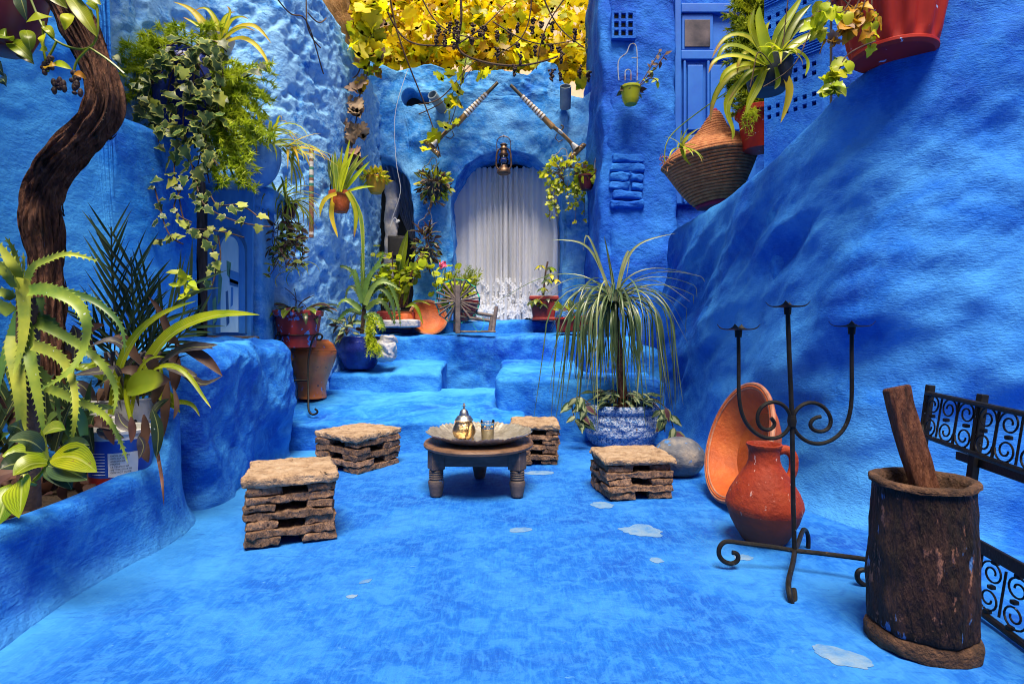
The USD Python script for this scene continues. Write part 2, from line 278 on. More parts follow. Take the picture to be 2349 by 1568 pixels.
def sweep_wall(plan, tops, thick, step=0.03, z0=-0.05, front=1, flare=0.05, rnd=0.06, disp=None, lean=0.0, smooth_n=True):
    """a wall along the plan polyline; its front looks to the left of the walking direction when front is 1. tops: height at each plan point. disp(p, s, z) moves the face along its normal"""
    plan = np.asarray(plan, float); L = np.r_[0, np.cumsum(np.linalg.norm(np.diff(plan, axis=0), axis=1))]
    n = int(L[-1] / step) + 2; s = np.linspace(0, L[-1], n)
    from scipy.interpolate import PchipInterpolator
    xy = np.stack([PchipInterpolator(L, plan[:, 0])(s), PchipInterpolator(L, plan[:, 1])(s)], 1); top = PchipInterpolator(L, np.asarray(tops, float))(s)
    t = np.gradient(xy, axis=0); t /= np.linalg.norm(t, axis=1, keepdims=True); nr = np.stack([-t[:, 1], t[:, 0]], 1) * front
    h = top.max() - z0; nv = int(h / step) + 2; r = min(rnd, thick / 2 * 0.95)
    a = np.linspace(0, PI / 2, 6)[1:]
    q = np.linspace(0, 1, nv)
    cols = []
    for k in range(n):
        zt = top[k]; zf = z0 + q * (zt - r - z0); of = flare * np.exp(-np.maximum(zf, 0) / 0.07) - lean * np.maximum(zf, 0)
        base = of[-1]
        zz = np.r_[zf, zt - r + r * np.sin(a), np.full(4, zt), zt - r + r * np.sin(a[::-1]), np.linspace(zt - r, z0, 8)[1:]]
        oo = np.r_[of, base - r + r * np.cos(a), base + np.linspace(-r, -thick + r, 6)[1:-1], base - thick + r - r * np.cos(a[::-1]), np.full(7, base - thick)]
        cols.append(np.stack([xy[k, 0] + nr[k, 0] * oo, xy[k, 1] + nr[k, 1] * oo, zz], 1))
    m = len(cols[0]); v = np.vstack(cols).reshape(-1, 3)
    if disp is not None:
        S = np.repeat(s, m); N = np.repeat(nr, m, 0); face = np.tile(np.r_[np.ones(nv + 5), np.linspace(1, 0.2, 4), np.full(m - nv - 9, 0.2)], n)
        d = disp(v, S, v[:, 2]) * face; v[:, :2] += N * d[:, None]; up = np.tile(np.r_[np.zeros(nv), np.ones(m - nv - 7), np.zeros(7)], n); v[:, 2] += up * d * 0.3
    f = grid_faces(n, m); f = f if front < 0 else f[:, ::-1]
    f = np.vstack([f[:, [0, 1, 2]], f[:, [0, 2, 3]]])
    for e in (0, n - 1):                                            # close both ends
        c = np.arange(m) + e * m; ctr = len(v); v = np.vstack([v, v[c].mean(0)])
        c2 = np.roll(c, -1); tri = np.stack([np.full(m, ctr), c, c2], 1); f = np.vstack([f, tri])
    return v, f

def smooth_bumps(p, freq, seed, octaves=3): return fbm(p * freq, octaves, seed) - 0.5

# ground
xs = np.r_[np.linspace(-14, -3, 12), np.linspace(-2.9, 3.4, 260), np.linspace(3.6, 14, 12)]; ys = np.r_[np.linspace(-14, -1.2, 12), np.linspace(-1, 7.6, 300), np.linspace(8, 30, 12)]
X, Y = np.meshgrid(xs, ys, indexing='ij'); pts = np.stack([X.ravel(), Y.ravel(), np.zeros(X.size)], 1)
pts[:, 2] = 0.030 * (fbm(pts * 0.9, 3, 3) - 0.5) + 0.006 * (fbm(pts * 9, 2, 5) - 0.5)
floor = tag(obj('floor', (pts, grid_faces(len(xs), len(ys))), 'floor_paint', smooth=True), 'blue painted cement floor of the courtyard with scuffs and bare patches', kind='structure')

# places where the paint has peeled off
mat('bare_cement', [(0.3, (0.03, 0.15, 0.42)), (0.5, (0.11, 0.22, 0.40)), (0.75, (0.20, 0.27, 0.36))], 14, 8, 0.9, 0.7, 60, 0.006)
from scipy.interpolate import RegularGridInterpolator
FZ = RegularGridInterpolator((xs, ys), pts[:, 2].reshape(len(xs), len(ys)))
for k, (u, v, a, b, rot) in enumerate([(1470, 1214, 52, 0.35, -0.25), (1195, 1212, 26, 0.3, 0.0), (1383, 1156, 26, 0.45, -0.3), (1928, 1508, 62, 0.30, -0.75), (1506, 1281, 15, 0.5, 0), (1240, 1082, 36, 0.25, 0), (1705, 1275, 22, 0.35, 0.2), (838, 1330, 16, 0.3, 0.9), (808, 1365, 14, 0.3, 0.4)]):
    c = FLR(u, v); s = a * c[1] / FOC; n = 48; th = np.arange(n) / n * 2 * PI; rr_ = 1 + 1.0 * (fbm(np.stack([np.cos(th) * 1.5 + 9 * k, np.sin(th) * 1.5, th * 0], 1), 5, 77) - 0.5); x = s * rr_ * np.cos(th); y = s * rr_ * np.sin(th) * (b * 2.0); R2 = rotz(rot)
    ring = np.stack([x, y, np.zeros(n)], 1) @ R2.T + c; vv = np.vstack([c, c + (ring - c) * 0.55, ring]); vv[:, 2] = FZ(vv[:, :2]) + np.r_[0.0025, np.full(n, 0.0025), np.full(n, 0.0012)]; j = np.arange(n); j2 = (j + 1) % n
    obj('peeled_patch', (vv, np.vstack([np.stack([np.zeros(n, int), 1 + j, 1 + j2], 1), np.stack([1 + j, 1 + n + j, 1 + n + j2], 1), np.stack([1 + j, 1 + n + j2, 1 + j2], 1)])), 'bare_cement', floor, True)
# tall rough wall on the left
def left_disp(p, s, z):
    q = p * np.array([1.0, 1.0, 1.0]); big = np.clip((4.2 - p[:, 1]) / 2.2, 0, 1)
    f1 = fbm(q * np.array([9.0, 9.0, 8.0]) + 0.6 * (fbm(q * 5, 2, 9)[:, None] - 0.5), 3, 11); f2 = fbm(q * np.array([4.2, 4.2, 3.4]), 3, 12)
    cup = np.abs(f1 - 0.5) * 2
    return (1 - big) * (0.095 * (f1 - 0.5) + 0.065 * (0.3 - cup)) + big * (0.16 * (f2 - 0.5) + 0.07 * (f1 - 0.5)) + 0.08 * (fbm(q * 1.1, 2, 13) - 0.5)
LW = [(-2.85, -1.6), (-2.75, 1.2), (-2.62, 3.2), (-2.50, 4.30), (-2.40, 4.62), (-2.16, 4.72), (-1.96, 4.85), (-1.61, 6.93)]
def left_y(u):                                                      # where a line of sight meets the far stretch of that wall
    k = (u - U0) / FOC; return (-1.96 - 0.168 * 4.85) / (k - 0.168)
one('wall', sweep_wall(LW, [4.5, 4.45, 4.35, 4.3, 4.25, 4.2, 4.15, 3.66], 0.45, 0.022, front=-1, disp=left_disp), 'rough_wall_paint', 'tall rough plaster wall in chalky blue along the left side of the courtyard', 'wall', smooth=True)
one('house_wall', sweep_wall([(-2.22, 4.75), (-2.07, 5.3), (-1.86, 6.6), (-1.80, 7.6)], [6.5] * 4, 0.3, 0.05, z0=3.2, front=-1, flare=0, disp=lambda p, s, z: 0.10 * (fbm(p * 5, 4, 21) - 0.5)), 'ochre_plaster', 'bare ochre plaster house wall rising above the rough blue wall', 'wall', smooth=True)
# wall behind the tree, smooth below, lumpy above, stepping down to a ledge
def near_disp(p, s, z):
    k = np.clip((z - (1.2 + 0.9 * np.clip((p[:, 1] - 2.3) / 0.8, 0, 1))) / 0.7, 0, 1); f2 = fbm(p * np.array([5.0, 5.0, 4.6]), 3, 12); f1 = fbm(p * 11.0, 3, 11)
    return 0.05 * (fbm(p * 1.8, 3, 31) - 0.5) + 0.014 * (fbm(p * 9, 3, 32) - 0.5) + k * (0.17 * (f2 - 0.5) + 0.05 * (f1 - 0.5))
plaster('near_wall_paint', (0.004, 0.090, 0.50), (0.010, 0.190, 0.65), (0.07, 0.38, 0.80), patch=1.2, mids=(0.36, 0.5, 0.68), mott=(3.4, 0.48, 0.68, 0.6), brush=(6, 6, 16), rot=(0.4, 0, 0), brush_amt=0.35, bump=0.5, lump=(18.0, 0.5, 0.025))
def soft(a, f, seed): return lambda p, s, z: a * (fbm(p * f, 3, seed) - 0.5) + 0.012 * (fbm(p * 9, 3, seed + 1) - 0.5)
one('low_wall', sweep_wall([(-2.60, 0.4), (-2.54, 2.2), (-2.47, 2.75), (-2.38, 3.24), (-2.33, 3.34), (-2.29, 4.12)], [4.3, 4.3, 4.3, 4.28, 2.2, 2.36], 0.30, 0.022, front=-1, disp=near_disp), 'near_wall_paint', 'blue plastered wall behind the tree trunk, smooth below and lumpy above', 'wall', smooth=True)
# pilaster behind the painted board
v, f = rbox((0.44, 0.30, 1.36), 0.05, (10, 6, 24), 0.02, 3.0, 4)
pil = thing('pilaster', 'blue plastered pilaster with a sloped lintel holding the painted alley board', 'pilaster', (-2.14, 4.5, 0.8))
obj('shaft', xf((v, f), None, (-2.175, 4.56, 1.48)), 'back_wall_paint', pil, True)
v, f = rbox((0.62, 0.32, 0.17), 0.05, (10, 5, 3), 0.012, 4.0, 5)
obj('lintel', xf((v, f), roty(0.28), (-2.14, 4.50, 2.00)), 'back_wall_paint', pil, True)

# rock like masonry bench and the planter on the left
v, f = rbox((0.95, 1.34, 0.98), 0.10, (40, 54, 40), 0, rs=5)
v = v + rough(v, 0.10, 2.4, 41, 4) + rough(v, 0.030, 7, 42, 4); v[:, 2] += 0.03 * v[:, 1]
v = xf((v, f), rotz(0.05), (-2.06, 3.50, 0.335))
one('bench', v, 'planter_paint', 'lumpy blue masonry block like a boulder between the planter and the back steps', 'masonry block', smooth=True)
pl = sweep_wall([(-1.46, 0.2), (-1.51, 1.2), (-1.53, 2.0), (-1.52, 2.45), (-1.56, 2.68), (-1.68, 2.86), (-1.86, 2.94), (-2.3, 2.98)], [0.34, 0.325, 0.295, 0.33, 0.50, 0.555, 0.56, 0.56], 0.13, 0.022, front=-1, rnd=0.06, flare=0.06,
                disp=soft(0.05, 2.5, 51), lean=0.03)
plant_bed = thing('planter', 'low curved blue masonry planter along the left edge filled with soil', 'planter', (-1.9, 2.0, 0))
obj('planter_wall', pl, 'planter_paint', plant_bed, True)
X, Y = np.meshgrid(np.linspace(-2.5, -1.56, 40), np.linspace(0.2, 2.9, 90), indexing='ij'); g = np.stack([X.ravel() - 0.28 * np.clip((Y.ravel() - 2.35) / 0.55, 0, 1) ** 2 * (X.ravel() + 2.5), Y.ravel(), np.full(X.size, 0.24)], 1); g[:, 2] += 0.06 * (fbm(g * 9, 4, 6) - 0.5)
obj('soil', (g, grid_faces(40, 90)), 'soil', plant_bed, True)

# back steps
steps = thing('steps', 'sculpted blue masonry steps and ledge below the curtained arch', 'steps', (-0.3, 5.0, 0))
def step_block(name, x0, x1, y0, y1, z0, zf, zb, r=0.035, seed=0, amp=0.042, curve=0.0):
    v, f = rbox((x1 - x0, y1 - y0, zf - z0), r, (int((x1 - x0) / 0.028) + 1, int((y1 - y0) / 0.028) + 1, int((zf - z0) / 0.028) + 1), 0, rs=5)
    v = v + np.array([(x0 + x1) / 2, (y0 + y1) / 2, (z0 + zf) / 2]); k = np.clip((v[:, 2] - z0) / (zf - z0), 0, 1); v[:, 2] += k * (zb - zf) * (v[:, 1] - y0) / (y1 - y0)
    v[:, 1] += curve * (v[:, 0] - x0) + 0.03 * (1 - k)
    v = v + rough(v, amp, 2.0, 60 + seed, 3) + rough(v, amp * 0.42, 8.0, 70 + seed, 4)
    obj(name, (v, f), 'step_paint', steps, True)
step_block('platform', -2.1, 0.10, 4.25, 5.55, -0.1, 0.225, 0.345, seed=1)
step_block('left_step', -1.95, -0.70, 5.42, 6.35, 0.0, 0.49, 0.60, seed=2, r=0.04)
step_block('right_step', -0.12, 1.25, 4.62, 6.3, -0.1, 0.51, 0.60, seed=3, r=0.045, curve=-0.05)
step_block('ledge', -1.95, 1.35, 6.10, 6.95, 0.0, 0.86, 0.90, seed=4, r=0.045)
step_block('corner_step', 0.66, 1.50, 5.10, 6.3, 0.0, 0.74, 0.90, seed=5, r=0.09)
step_block('sill', -1.60, 1.05, 6.62, 8.2, 0.5, 1.03, 1.04, seed=6, r=0.05, amp=0.03)

# back wall with its two arches
def arch(cx, r, spring, bottom): return unary_union([Point(cx, spring).buffer(r, 32), sbox(cx - r, bottom, cx + r, spring)])
topline = [(1.02, 3.86), (0.86, 3.74), (0.70, 3.80), (0.55, 4.15), (0.40, 4.22), (0.2, 4.02), (-0.1, 4.1), (-0.6, 4.06), (-1.0, 4.14), (-1.4, 4.05), (-1.72, 4.2)]
outline = Polygon([(-1.95, 0.6), (1.02, 0.6)] + topline + [(-1.95, 4.2)])
outline = outline.difference(arch(-0.062, 0.668, 2.44, 1.0)).difference(arch(-1.79, 0.60, 2.45, 1.0)).difference(Point(-1.225, 3.73).buffer(0.10, 6)).difference(sbox(-1.25, 3.66, -1.0, 3.78))
m = trimesh.creation.extrude_polygon(outline, 0.52, engine='earcut')
v, f = trimesh.remesh.subdivide_to_size(m.vertices, m.faces, 0.065, max_iter=14)
mm = trimesh.Trimesh(v, f); v, f = mm.vertices, mm.faces
v = np.stack([v[:, 0], 6.90 + (0.52 - v[:, 2]), v[:, 1]], 1)
v = v + rough(v, 0.06, 1.7, 81, 3) + rough(v, 0.030, 9.0, 82, 3) * np.array([0.6, 1.0, 0.6])
one('arch_wall', (v, f), 'back_wall_paint', 'weathered pale blue back wall pierced by a curtained arch', 'wall', smooth=True)
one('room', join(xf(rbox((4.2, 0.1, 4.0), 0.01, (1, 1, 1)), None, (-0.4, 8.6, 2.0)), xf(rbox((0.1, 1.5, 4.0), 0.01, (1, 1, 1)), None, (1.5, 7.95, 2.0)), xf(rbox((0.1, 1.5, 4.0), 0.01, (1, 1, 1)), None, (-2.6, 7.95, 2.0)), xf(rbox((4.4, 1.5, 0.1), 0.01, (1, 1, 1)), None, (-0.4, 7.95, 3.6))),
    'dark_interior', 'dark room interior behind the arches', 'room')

# right return wall, pillar with brick courses, door wall
def flat_block(size, c, seed, a1=0.06, a2=0.03, r=0.06, seg=0.06):
    v, f = rbox(size, r, tuple(int(s / seg) + 1 for s in size), 0, rs=4); v = v + np.asarray(c, float)
    return v + rough(v, a1, 1.5, seed, 3) + rough(v, a2, 7, seed + 1, 3), f
one('return_wall', flat_block((0.35, 1.35, 4.9), (1.09, 6.55, 2.5), 91), 'pillar_paint', 'narrow blue side wall between the arch wall and the pillar', 'wall', smooth=True)
pr = thing('pillar', 'deep blue plastered pillar with brick courses showing through', 'pillar', (1.34, 6.1, 0))
obj('shaft', flat_block((0.70, 0.42, 5.2), (1.355, 6.07, 2.6), 93, 0.05, 0.03), 'pillar_paint', pr, True)
random.seed(5)
for k in range(6):
    z = 2.20 + 0.098 * k
    for j in range(2 if k in (2, 3) else 1):
        w = 0.34 - 0.03 * (k % 2) if k not in (2, 3) else (0.19, 0.12)[j]; cx = 1.10 + (0 if k not in (2, 3) else (-0.075, 0.10)[j]) + 0.09
        v, f = rbox((w, 0.12, 0.080), 0.024, (8, 2, 3), 0.030, 9, 100 + k * 3 + j); obj('brick', xf((v, f), roty(random.uniform(-0.03, 0.05)), (cx, 5.883, z + random.uniform(-0.008, 0.008))), 'pillar_paint', pr, True)
v, f = rbox((0.42, 0.36, 0.36), 0.03, (8, 6, 6), 0.02, 5, 130)
hb = sbox(1.02, 3.90, 1.27, 4.18)
for a in range(3):
    for b in range(3): hb = hb.difference(sbox(1.045 + 0.072 * a, 3.925 + 0.086 * b, 1.045 + 0.072 * a + 0.048, 3.925 + 0.086 * b + 0.06))
hm = trimesh.creation.extrude_polygon(hb, 0.06, engine='earcut'); v = hm.vertices
obj('hollow_block', (np.stack([v[:, 0], 5.80 + 0.06 - v[:, 2], v[:, 1]], 1), hm.faces), 'pillar_paint', pr, False, label='hollow brick with nine square holes'); obj('hole_backing', xf(rbox((0.24, 0.02, 0.27), 0.003, (1, 1, 1), rs=1), None, (1.145, 5.845, 4.04)), 'dark_interior', pr)
one('upper_wall', flat_block((2.1, 0.3, 6.0), (2.6, 6.55, 3.0), 95, 0.03, 0.015), 'pillar_paint', 'deep blue house wall around the upper door', 'wall', smooth=True)
one('side_house_wall', flat_block((0.3, 5.2, 6.0), (3.35, 4.2, 3.0), 97, 0.05, 0.02, seg=0.12), 'pillar_paint', 'tall blue house wall above the right stairs', 'wall', smooth=True)
one('recess_wall', flat_block((1.0, 0.22, 2.0), (2.47, 3.95, 2.9), 99, 0.05, 0.03), 'pillar_paint', 'blue recessed wall beside the perforated screen under the red flowerpot', 'wall', smooth=True)

# stair wall on the right
def stair_disp(p, s, z):
    q = p * np.array([1.0, 1.0, 1.0]); tl = q @ rotx(0.6).T
    k = 0.3 + 0.7 * np.clip((np.interp(p[:, 1], [2.2, 2.6, 3.4, 4.5], [2.7, 2.2, 1.92, 1.82]) - z) / 0.5, 0, 1)
    return (0.16 * (fbm(q * 0.95, 3, 110) - 0.5) * np.clip(z / 0.8, 0.3, 1) + 0.25 * (fbm(tl * np.array([2.4, 1.3, 2.9]), 3, 111) - 0.5) * np.clip(z / 0.5, 0.25, 1) + 0.095 * (fbm(tl * np.array([5, 3.6, 6.5]), 4, 112) - 0.5) * np.clip(z - 0.4, 0.2, 1)) * k
SW = [(1.20, 6.1), (1.24, 5.5), (1.29, 5.16), (1.305, 5.02), (1.34, 4.7), (1.39, 4.2), (1.45, 3.5), (1.52, 2.95), (1.66, 2.62), (1.92, 2.40), (2.4, 2.22), (3.4, 2.05)]
SWT = [1.00, 1.16, 1.33, 1.80, 1.83, 1.86, 1.94, 2.09, 2.23, 2.58, 2.85, 3.0]
one('stair_wall', sweep_wall(SW, SWT, 0.24, 0.021, front=-1, disp=stair_disp, rnd=0.10, flare=0.08, lean=0.05), 'stair_wall_paint', 'wavy hand plastered blue stair wall sweeping along the right side', 'wall', smooth=True)
one('stairs', join(flat_block((0.9, 2.4, 1.7), (2.0, 4.5, 0.85), 120, 0.03, 0.01, seg=0.1), flat_block((1.4, 1.4, 1.7), (3.0, 3.4, 0.85), 121, 0.03, 0.01, seg=0.1)), 'step_paint', 'blue steps climbing behind the stair wall up to the door', 'stairs', smooth=True)

# sunlit house beyond the vine and an unseen closing wall behind the viewer, added to cut flat light
one('far_house', flat_block((9, 0.4, 9), (0, 10.5, 4.5), 125, 0.08, 0.03, seg=0.2), 'cream_plaster', 'sunlit cream house wall glimpsed beyond the grape leaves', 'house', smooth=True)
one('front_wall', flat_block((7, 0.35, 4.4), (0.3, -1.9, 2.2), 127, 0.05, 0.02, seg=0.15), 'stair_wall_paint', 'unseen blue wall closing the near end of the courtyard, added to cut flat light', 'wall', smooth=True)

# ------------------------------------------------------------------ materials of the objects
mat('stool_wood', [(0.30, (0.035, 0.018, 0.011)), (0.46, (0.19, 0.105, 0.065)), (0.74, (0.38, 0.235, 0.155))], 22, 9, 0.9, 1.0, 70, 0.022, stretch=(1.6, 1.6, 0.6), vary=0.28, spots=[((0.03, 0.018, 0.012), 30, 0.62)], roughness=0.72)
mat('stool_top_wood', [(0.30, (0.14, 0.080, 0.046)), (0.47, (0.37, 0.245, 0.155)), (0.74, (0.54, 0.41, 0.30))], 16, 9, 0.9, 1.0, 60, 0.022, spots=[((0.05, 0.028, 0.016), 26, 0.66)], vary=0.1, roughness=0.72)
mat('table_wood', [(0.25, (0.075, 0.040, 0.024)), (0.6, (0.19, 0.10, 0.058)), (0.8, (0.30, 0.19, 0.12))], 6, 7, 0.5, 0.35, 40, 0.006, stretch=(1.0, 6, 6))
mat('table_apron_wood', [(0.25, (0.045, 0.035, 0.035)), (0.6, (0.11, 0.080, 0.072)), (0.8, (0.20, 0.15, 0.13))], 8, 7, 0.6, 0.5, 40, 0.006, stretch=(1.0, 4, 4), spots=[((0.05, 0.10, 0.22), 9, 0.64)])
mat('silver', [(0.3, (0.48, 0.44, 0.38)), (0.7, (0.76, 0.72, 0.66))], 18, 6, 0.30, 0.25, 120, 0.003, metallic=1.0)
mat('tray_metal', [(0.3, (0.40, 0.33, 0.24)), (0.55, (0.70, 0.62, 0.50)), (0.75, (0.82, 0.78, 0.70))], 22, 7, 0.38, 0.7, 75, 0.006, metallic=0.85)
mat('teapot_brass', [(0.3, (0.26, 0.16, 0.07)), (0.6, (0.55, 0.38, 0.19)), (0.8, (0.70, 0.58, 0.40))], 30, 6, 0.32, 0.8, 60, 0.006, metallic=1.0)
mat('iron', [(0.3, (0.004, 0.004, 0.004)), (0.7, (0.014, 0.013, 0.013))], 30, 5, 0.5, 0.5, 90, 0.003, spec=0.2, spots=[((0.28, 0.36, 0.50), 55, 0.70), ((0.10, 0.05, 0.03), 30, 0.68)])
mat('rusty_wire', [(0.35, (0.16, 0.20, 0.30)), (0.6, (0.32, 0.36, 0.42))], 12, 5, 0.6, 0.3, spots=[((0.22, 0.10, 0.05), 14, 0.56)])
mat('terracotta', [(0.25, (0.24, 0.040, 0.009)), (0.5, (0.44, 0.085, 0.015)), (0.75, (0.58, 0.155, 0.03))], 6, 8, 0.6, 0.5, 45, 0.010, spots=[((0.60, 0.42, 0.38), 60, 0.72), ((0.09, 0.03, 0.02), 70, 0.72)])
mat('terracotta_rim', [(0.3, (0.22, 0.07, 0.04)), (0.55, (0.36, 0.15, 0.09)), (0.75, (0.46, 0.25, 0.18))], 9, 7, 0.7, 0.5, 50, 0.008)
mat('jug_clay', [(0.25, (0.17, 0.015, 0.006)), (0.5, (0.30, 0.032, 0.009)), (0.75, (0.38, 0.065, 0.018))], 7, 7, 0.65, 0.6, 45, 0.012, spec=0.3, spots=[((0.56, 0.38, 0.34), 50, 0.655, (1, 1, 0.5))])
mat('jug_shaded_clay', [(0.3, (0.11, 0.020, 0.010)), (0.7, (0.20, 0.034, 0.015))], 7, 6, 0.7, 0.4, 40, 0.006)  # darker copy of the jug clay: shade painted onto its lower half
mat('amphora_clay', [(0.25, (0.26, 0.060, 0.016)), (0.5, (0.50, 0.125, 0.026)), (0.75, (0.64, 0.22, 0.05))], 4, 7, 0.42, 0.4, 35, 0.006, coat=0.25, spots=[((0.06, 0.28, 0.70), 15, 0.65, (1, 1, 0.45)), ((0.05, 0.022, 0.015), 30, 0.64)])
mat('red_pot_paint', [(0.3, (0.22, 0.018, 0.020)), (0.7, (0.42, 0.045, 0.035))], 6, 5, 0.5, 0.25, 40, 0.005, spots=[((0.08, 0.28, 0.72), 19, 0.585)])
mat('red_box_paint', [(0.3, (0.20, 0.018, 0.015)), (0.7, (0.34, 0.04, 0.03))], 6, 5, 0.5, 0.25, 40, 0.005, spots=[((0.55, 0.55, 0.66), 30, 0.68)])
mat('red_plastic', [(0.3, (0.26, 0.012, 0.008)), (0.7, (0.42, 0.022, 0.012))], 5, 5, 0.5, 0.15, spec=0.25, spots=[((0.40, 0.50, 0.72), 22, 0.665)])
mat('dark_red_glaze', [(0.3, (0.05, 0.008, 0.010)), (0.7, (0.12, 0.02, 0.02))], 5, 5, 0.3, 0.1)
mat('blue_glaze', [(0.3, (0.006, 0.012, 0.10)), (0.7, (0.012, 0.030, 0.24))], 7, 5, 0.22, 0.5, 22, 0.02)
mat('blue_pot_paint', [(0.3, (0.04, 0.16, 0.42)), (0.55, (0.10, 0.28, 0.56)), (0.8, (0.20, 0.40, 0.64))], 9, 7, 0.7, 0.5, 50, 0.006, spots=[((0.03, 0.08, 0.20), 14, 0.66)])
mat('carved_pot', [(0.34, (0.010, 0.035, 0.13)), (0.46, (0.05, 0.17, 0.46)), (0.54, (0.55, 0.60, 0.70)), (0.62, (0.05, 0.14, 0.36)), (0.75, (0.14, 0.04, 0.035))], 20, 6, 0.6, 1.0, 20, 0.05, distortion=3.0, spots=[((0.06, 0.02, 0.02), 22, 0.66)])
mat('black_plastic', [(0.3, (0.010, 0.014, 0.018)), (0.7, (0.03, 0.045, 0.06))], 6, 5, 0.5, 0.1)
mat('yellow_pot', [(0.3, (0.50, 0.22, 0.01)), (0.7, (0.66, 0.36, 0.02))], 5, 4, 0.5, 0.1)
mat('green_pot', [(0.3, (0.28, 0.32, 0.012)), (0.7, (0.42, 0.44, 0.02))], 5, 4, 0.35, 0.1, spots=[((0.12, 0.10, 0.02), 20, 0.68)])
mat('boulder_stone', [(0.30, (0.035, 0.045, 0.075)), (0.5, (0.12, 0.125, 0.15)), (0.72, (0.34, 0.28, 0.23))], 7, 8, 0.85, 0.8, 45, 0.01, spots=[((0.46, 0.36, 0.26), 10, 0.66), ((0.06, 0.17, 0.42), 12, 0.63)])
mat('pale_stone', [(0.3, (0.16, 0.22, 0.42)), (0.5, (0.40, 0.40, 0.44)), (0.75, (0.62, 0.58, 0.54))], 14, 7, 0.85, 0.8, 40, 0.01)
mat('bark', [(0.30, (0.012, 0.006, 0.004)), (0.48, (0.115, 0.042, 0.023)), (0.70, (0.28, 0.125, 0.068))], 30, 8, 0.9, 1.0, 60, 0.05, stretch=(1, 1, 0.22), spots=[((0.16, 0.30, 0.62), 34, 0.71, (1, 1, 0.3))])
mat('twig', [(0.3, (0.045, 0.025, 0.018)), (0.7, (0.13, 0.075, 0.05))], 25, 5, 0.8, 0.4)
mat('mortar_wood', [(0.34, (0.004, 0.003, 0.003)), (0.52, (0.028, 0.012, 0.010)), (0.74, (0.095, 0.042, 0.033))], 20, 9, 0.7, 1.0, 50, 0.05, stretch=(1, 1, 0.3), spec=0.25, roughness=0.7, spots=[((0.22, 0.10, 0.070), 30, 0.61, (1, 1, 0.45)), ((0.08, 0.20, 0.48), 24, 0.635, (1, 1, 0.35))])
mat('mortar_rim_wood', [(0.28, (0.018, 0.010, 0.008)), (0.5, (0.07, 0.034, 0.020)), (0.74, (0.18, 0.09, 0.05))], 24, 7, 0.9, 1.0, 70, 0.02)
mat('pestle_wood', [(0.28, (0.016, 0.006, 0.004)), (0.5, (0.085, 0.028, 0.015)), (0.75, (0.19, 0.075, 0.04))], 24, 8, 0.6, 0.9, 60, 0.02, stretch=(2, 2, 0.3), spec=0.25, spots=[((0.34, 0.22, 0.18), 24, 0.70, (1, 1, 0.5))])
mat('straw', [(0.25, (0.24, 0.075, 0.028)), (0.5, (0.40, 0.145, 0.055)), (0.75, (0.52, 0.24, 0.10))], 22, 6, 0.8, 0.8, 90, 0.01, vary=0.12)
mat('magenta_cloth', [(0.3, (0.22, 0.01, 0.05)), (0.7, (0.36, 0.02, 0.09))], 8, 4, 0.8, 0.3)
mat('old_wood', [(0.25, (0.045, 0.035, 0.032)), (0.6, (0.15, 0.115, 0.10)), (0.8, (0.26, 0.20, 0.18))], 10, 7, 0.8, 0.6, 50, 0.008, stretch=(3, 3, 0.5))
mat('wheel_wood', [(0.25, (0.06, 0.05, 0.05)), (0.6, (0.17, 0.13, 0.12)), (0.8, (0.30, 0.24, 0.21))], 16, 6, 0.7, 0.4, 60, 0.005, vary=0.2)
mat('green_cord', [(0.3, (0.01, 0.22, 0.19)), (0.7, (0.02, 0.36, 0.30))], 10, 3, 0.8, 0.2)
mat('musket_wood', [(0.3, (0.16, 0.085, 0.03)), (0.7, (0.38, 0.22, 0.085))], 14, 6, 0.4, 0.2)
mat('gun_silver', [(0.32, (0.25, 0.20, 0.16)), (0.45, (0.70, 0.66, 0.62)), (0.7, (0.88, 0.86, 0.84))], 60, 5, 0.5, 0.5, 120, 0.003, metallic=0.15)
mat('gun_metal', [(0.3, (0.06, 0.045, 0.03)), (0.7, (0.20, 0.16, 0.11))], 30, 5, 0.4, 0.2, metallic=0.7)
mat('lantern_metal', [(0.3, (0.06, 0.035, 0.025)), (0.6, (0.20, 0.12, 0.08)), (0.8, (0.34, 0.22, 0.15))], 24, 6, 0.4, 0.3, metallic=0.8)
mat('pipe_plastic', [(0.3, (0.10, 0.16, 0.24)), (0.7, (0.26, 0.32, 0.38))], 6, 4, 0.6, 0.15)
mat('white_enamel', [(0.3, (0.34, 0.35, 0.38)), (0.7, (0.62, 0.62, 0.62))], 6, 6, 0.5, 0.25, spots=[((0.11, 0.05, 0.025), 16, 0.62)])
mat('bucket_white', [(0.3, (0.50, 0.50, 0.50)), (0.7, (0.68, 0.67, 0.64))], 8, 5, 0.4, 0.1, spots=[((0.20, 0.14, 0.09), 30, 0.70)])
mat('bucket_blue', [(0.3, (0.010, 0.05, 0.30)), (0.7, (0.016, 0.08, 0.42))], 8, 5, 0.4, 0.1, spots=[((0.10, 0.10, 0.12), 26, 0.72)])
mat('bucket_red', [(0.3, (0.20, 0.012, 0.012)), (0.7, (0.28, 0.02, 0.02))], 8, 5, 0.4, 0.1)
mat('black_ink', [(0.3, (0.012, 0.012, 0.014)), (0.7, (0.02, 0.02, 0.02))], 8, 2, 0.6, 0)
mat('white_ink', [(0.3, (0.60, 0.62, 0.64)), (0.7, (0.70, 0.70, 0.70))], 8, 2, 0.6, 0)
mat('speaker_plastic', [(0.3, (0.010, 0.010, 0.012)), (0.7, (0.02, 0.02, 0.024))], 20, 4, 0.6, 0.3)
mat('mural_pale', [(0.3, (0.26, 0.56, 0.74)), (0.55, (0.42, 0.70, 0.82)), (0.8, (0.62, 0.82, 0.88))], 3, 7, 0.6, 0.2, stretch=(3, 3, 0.7))
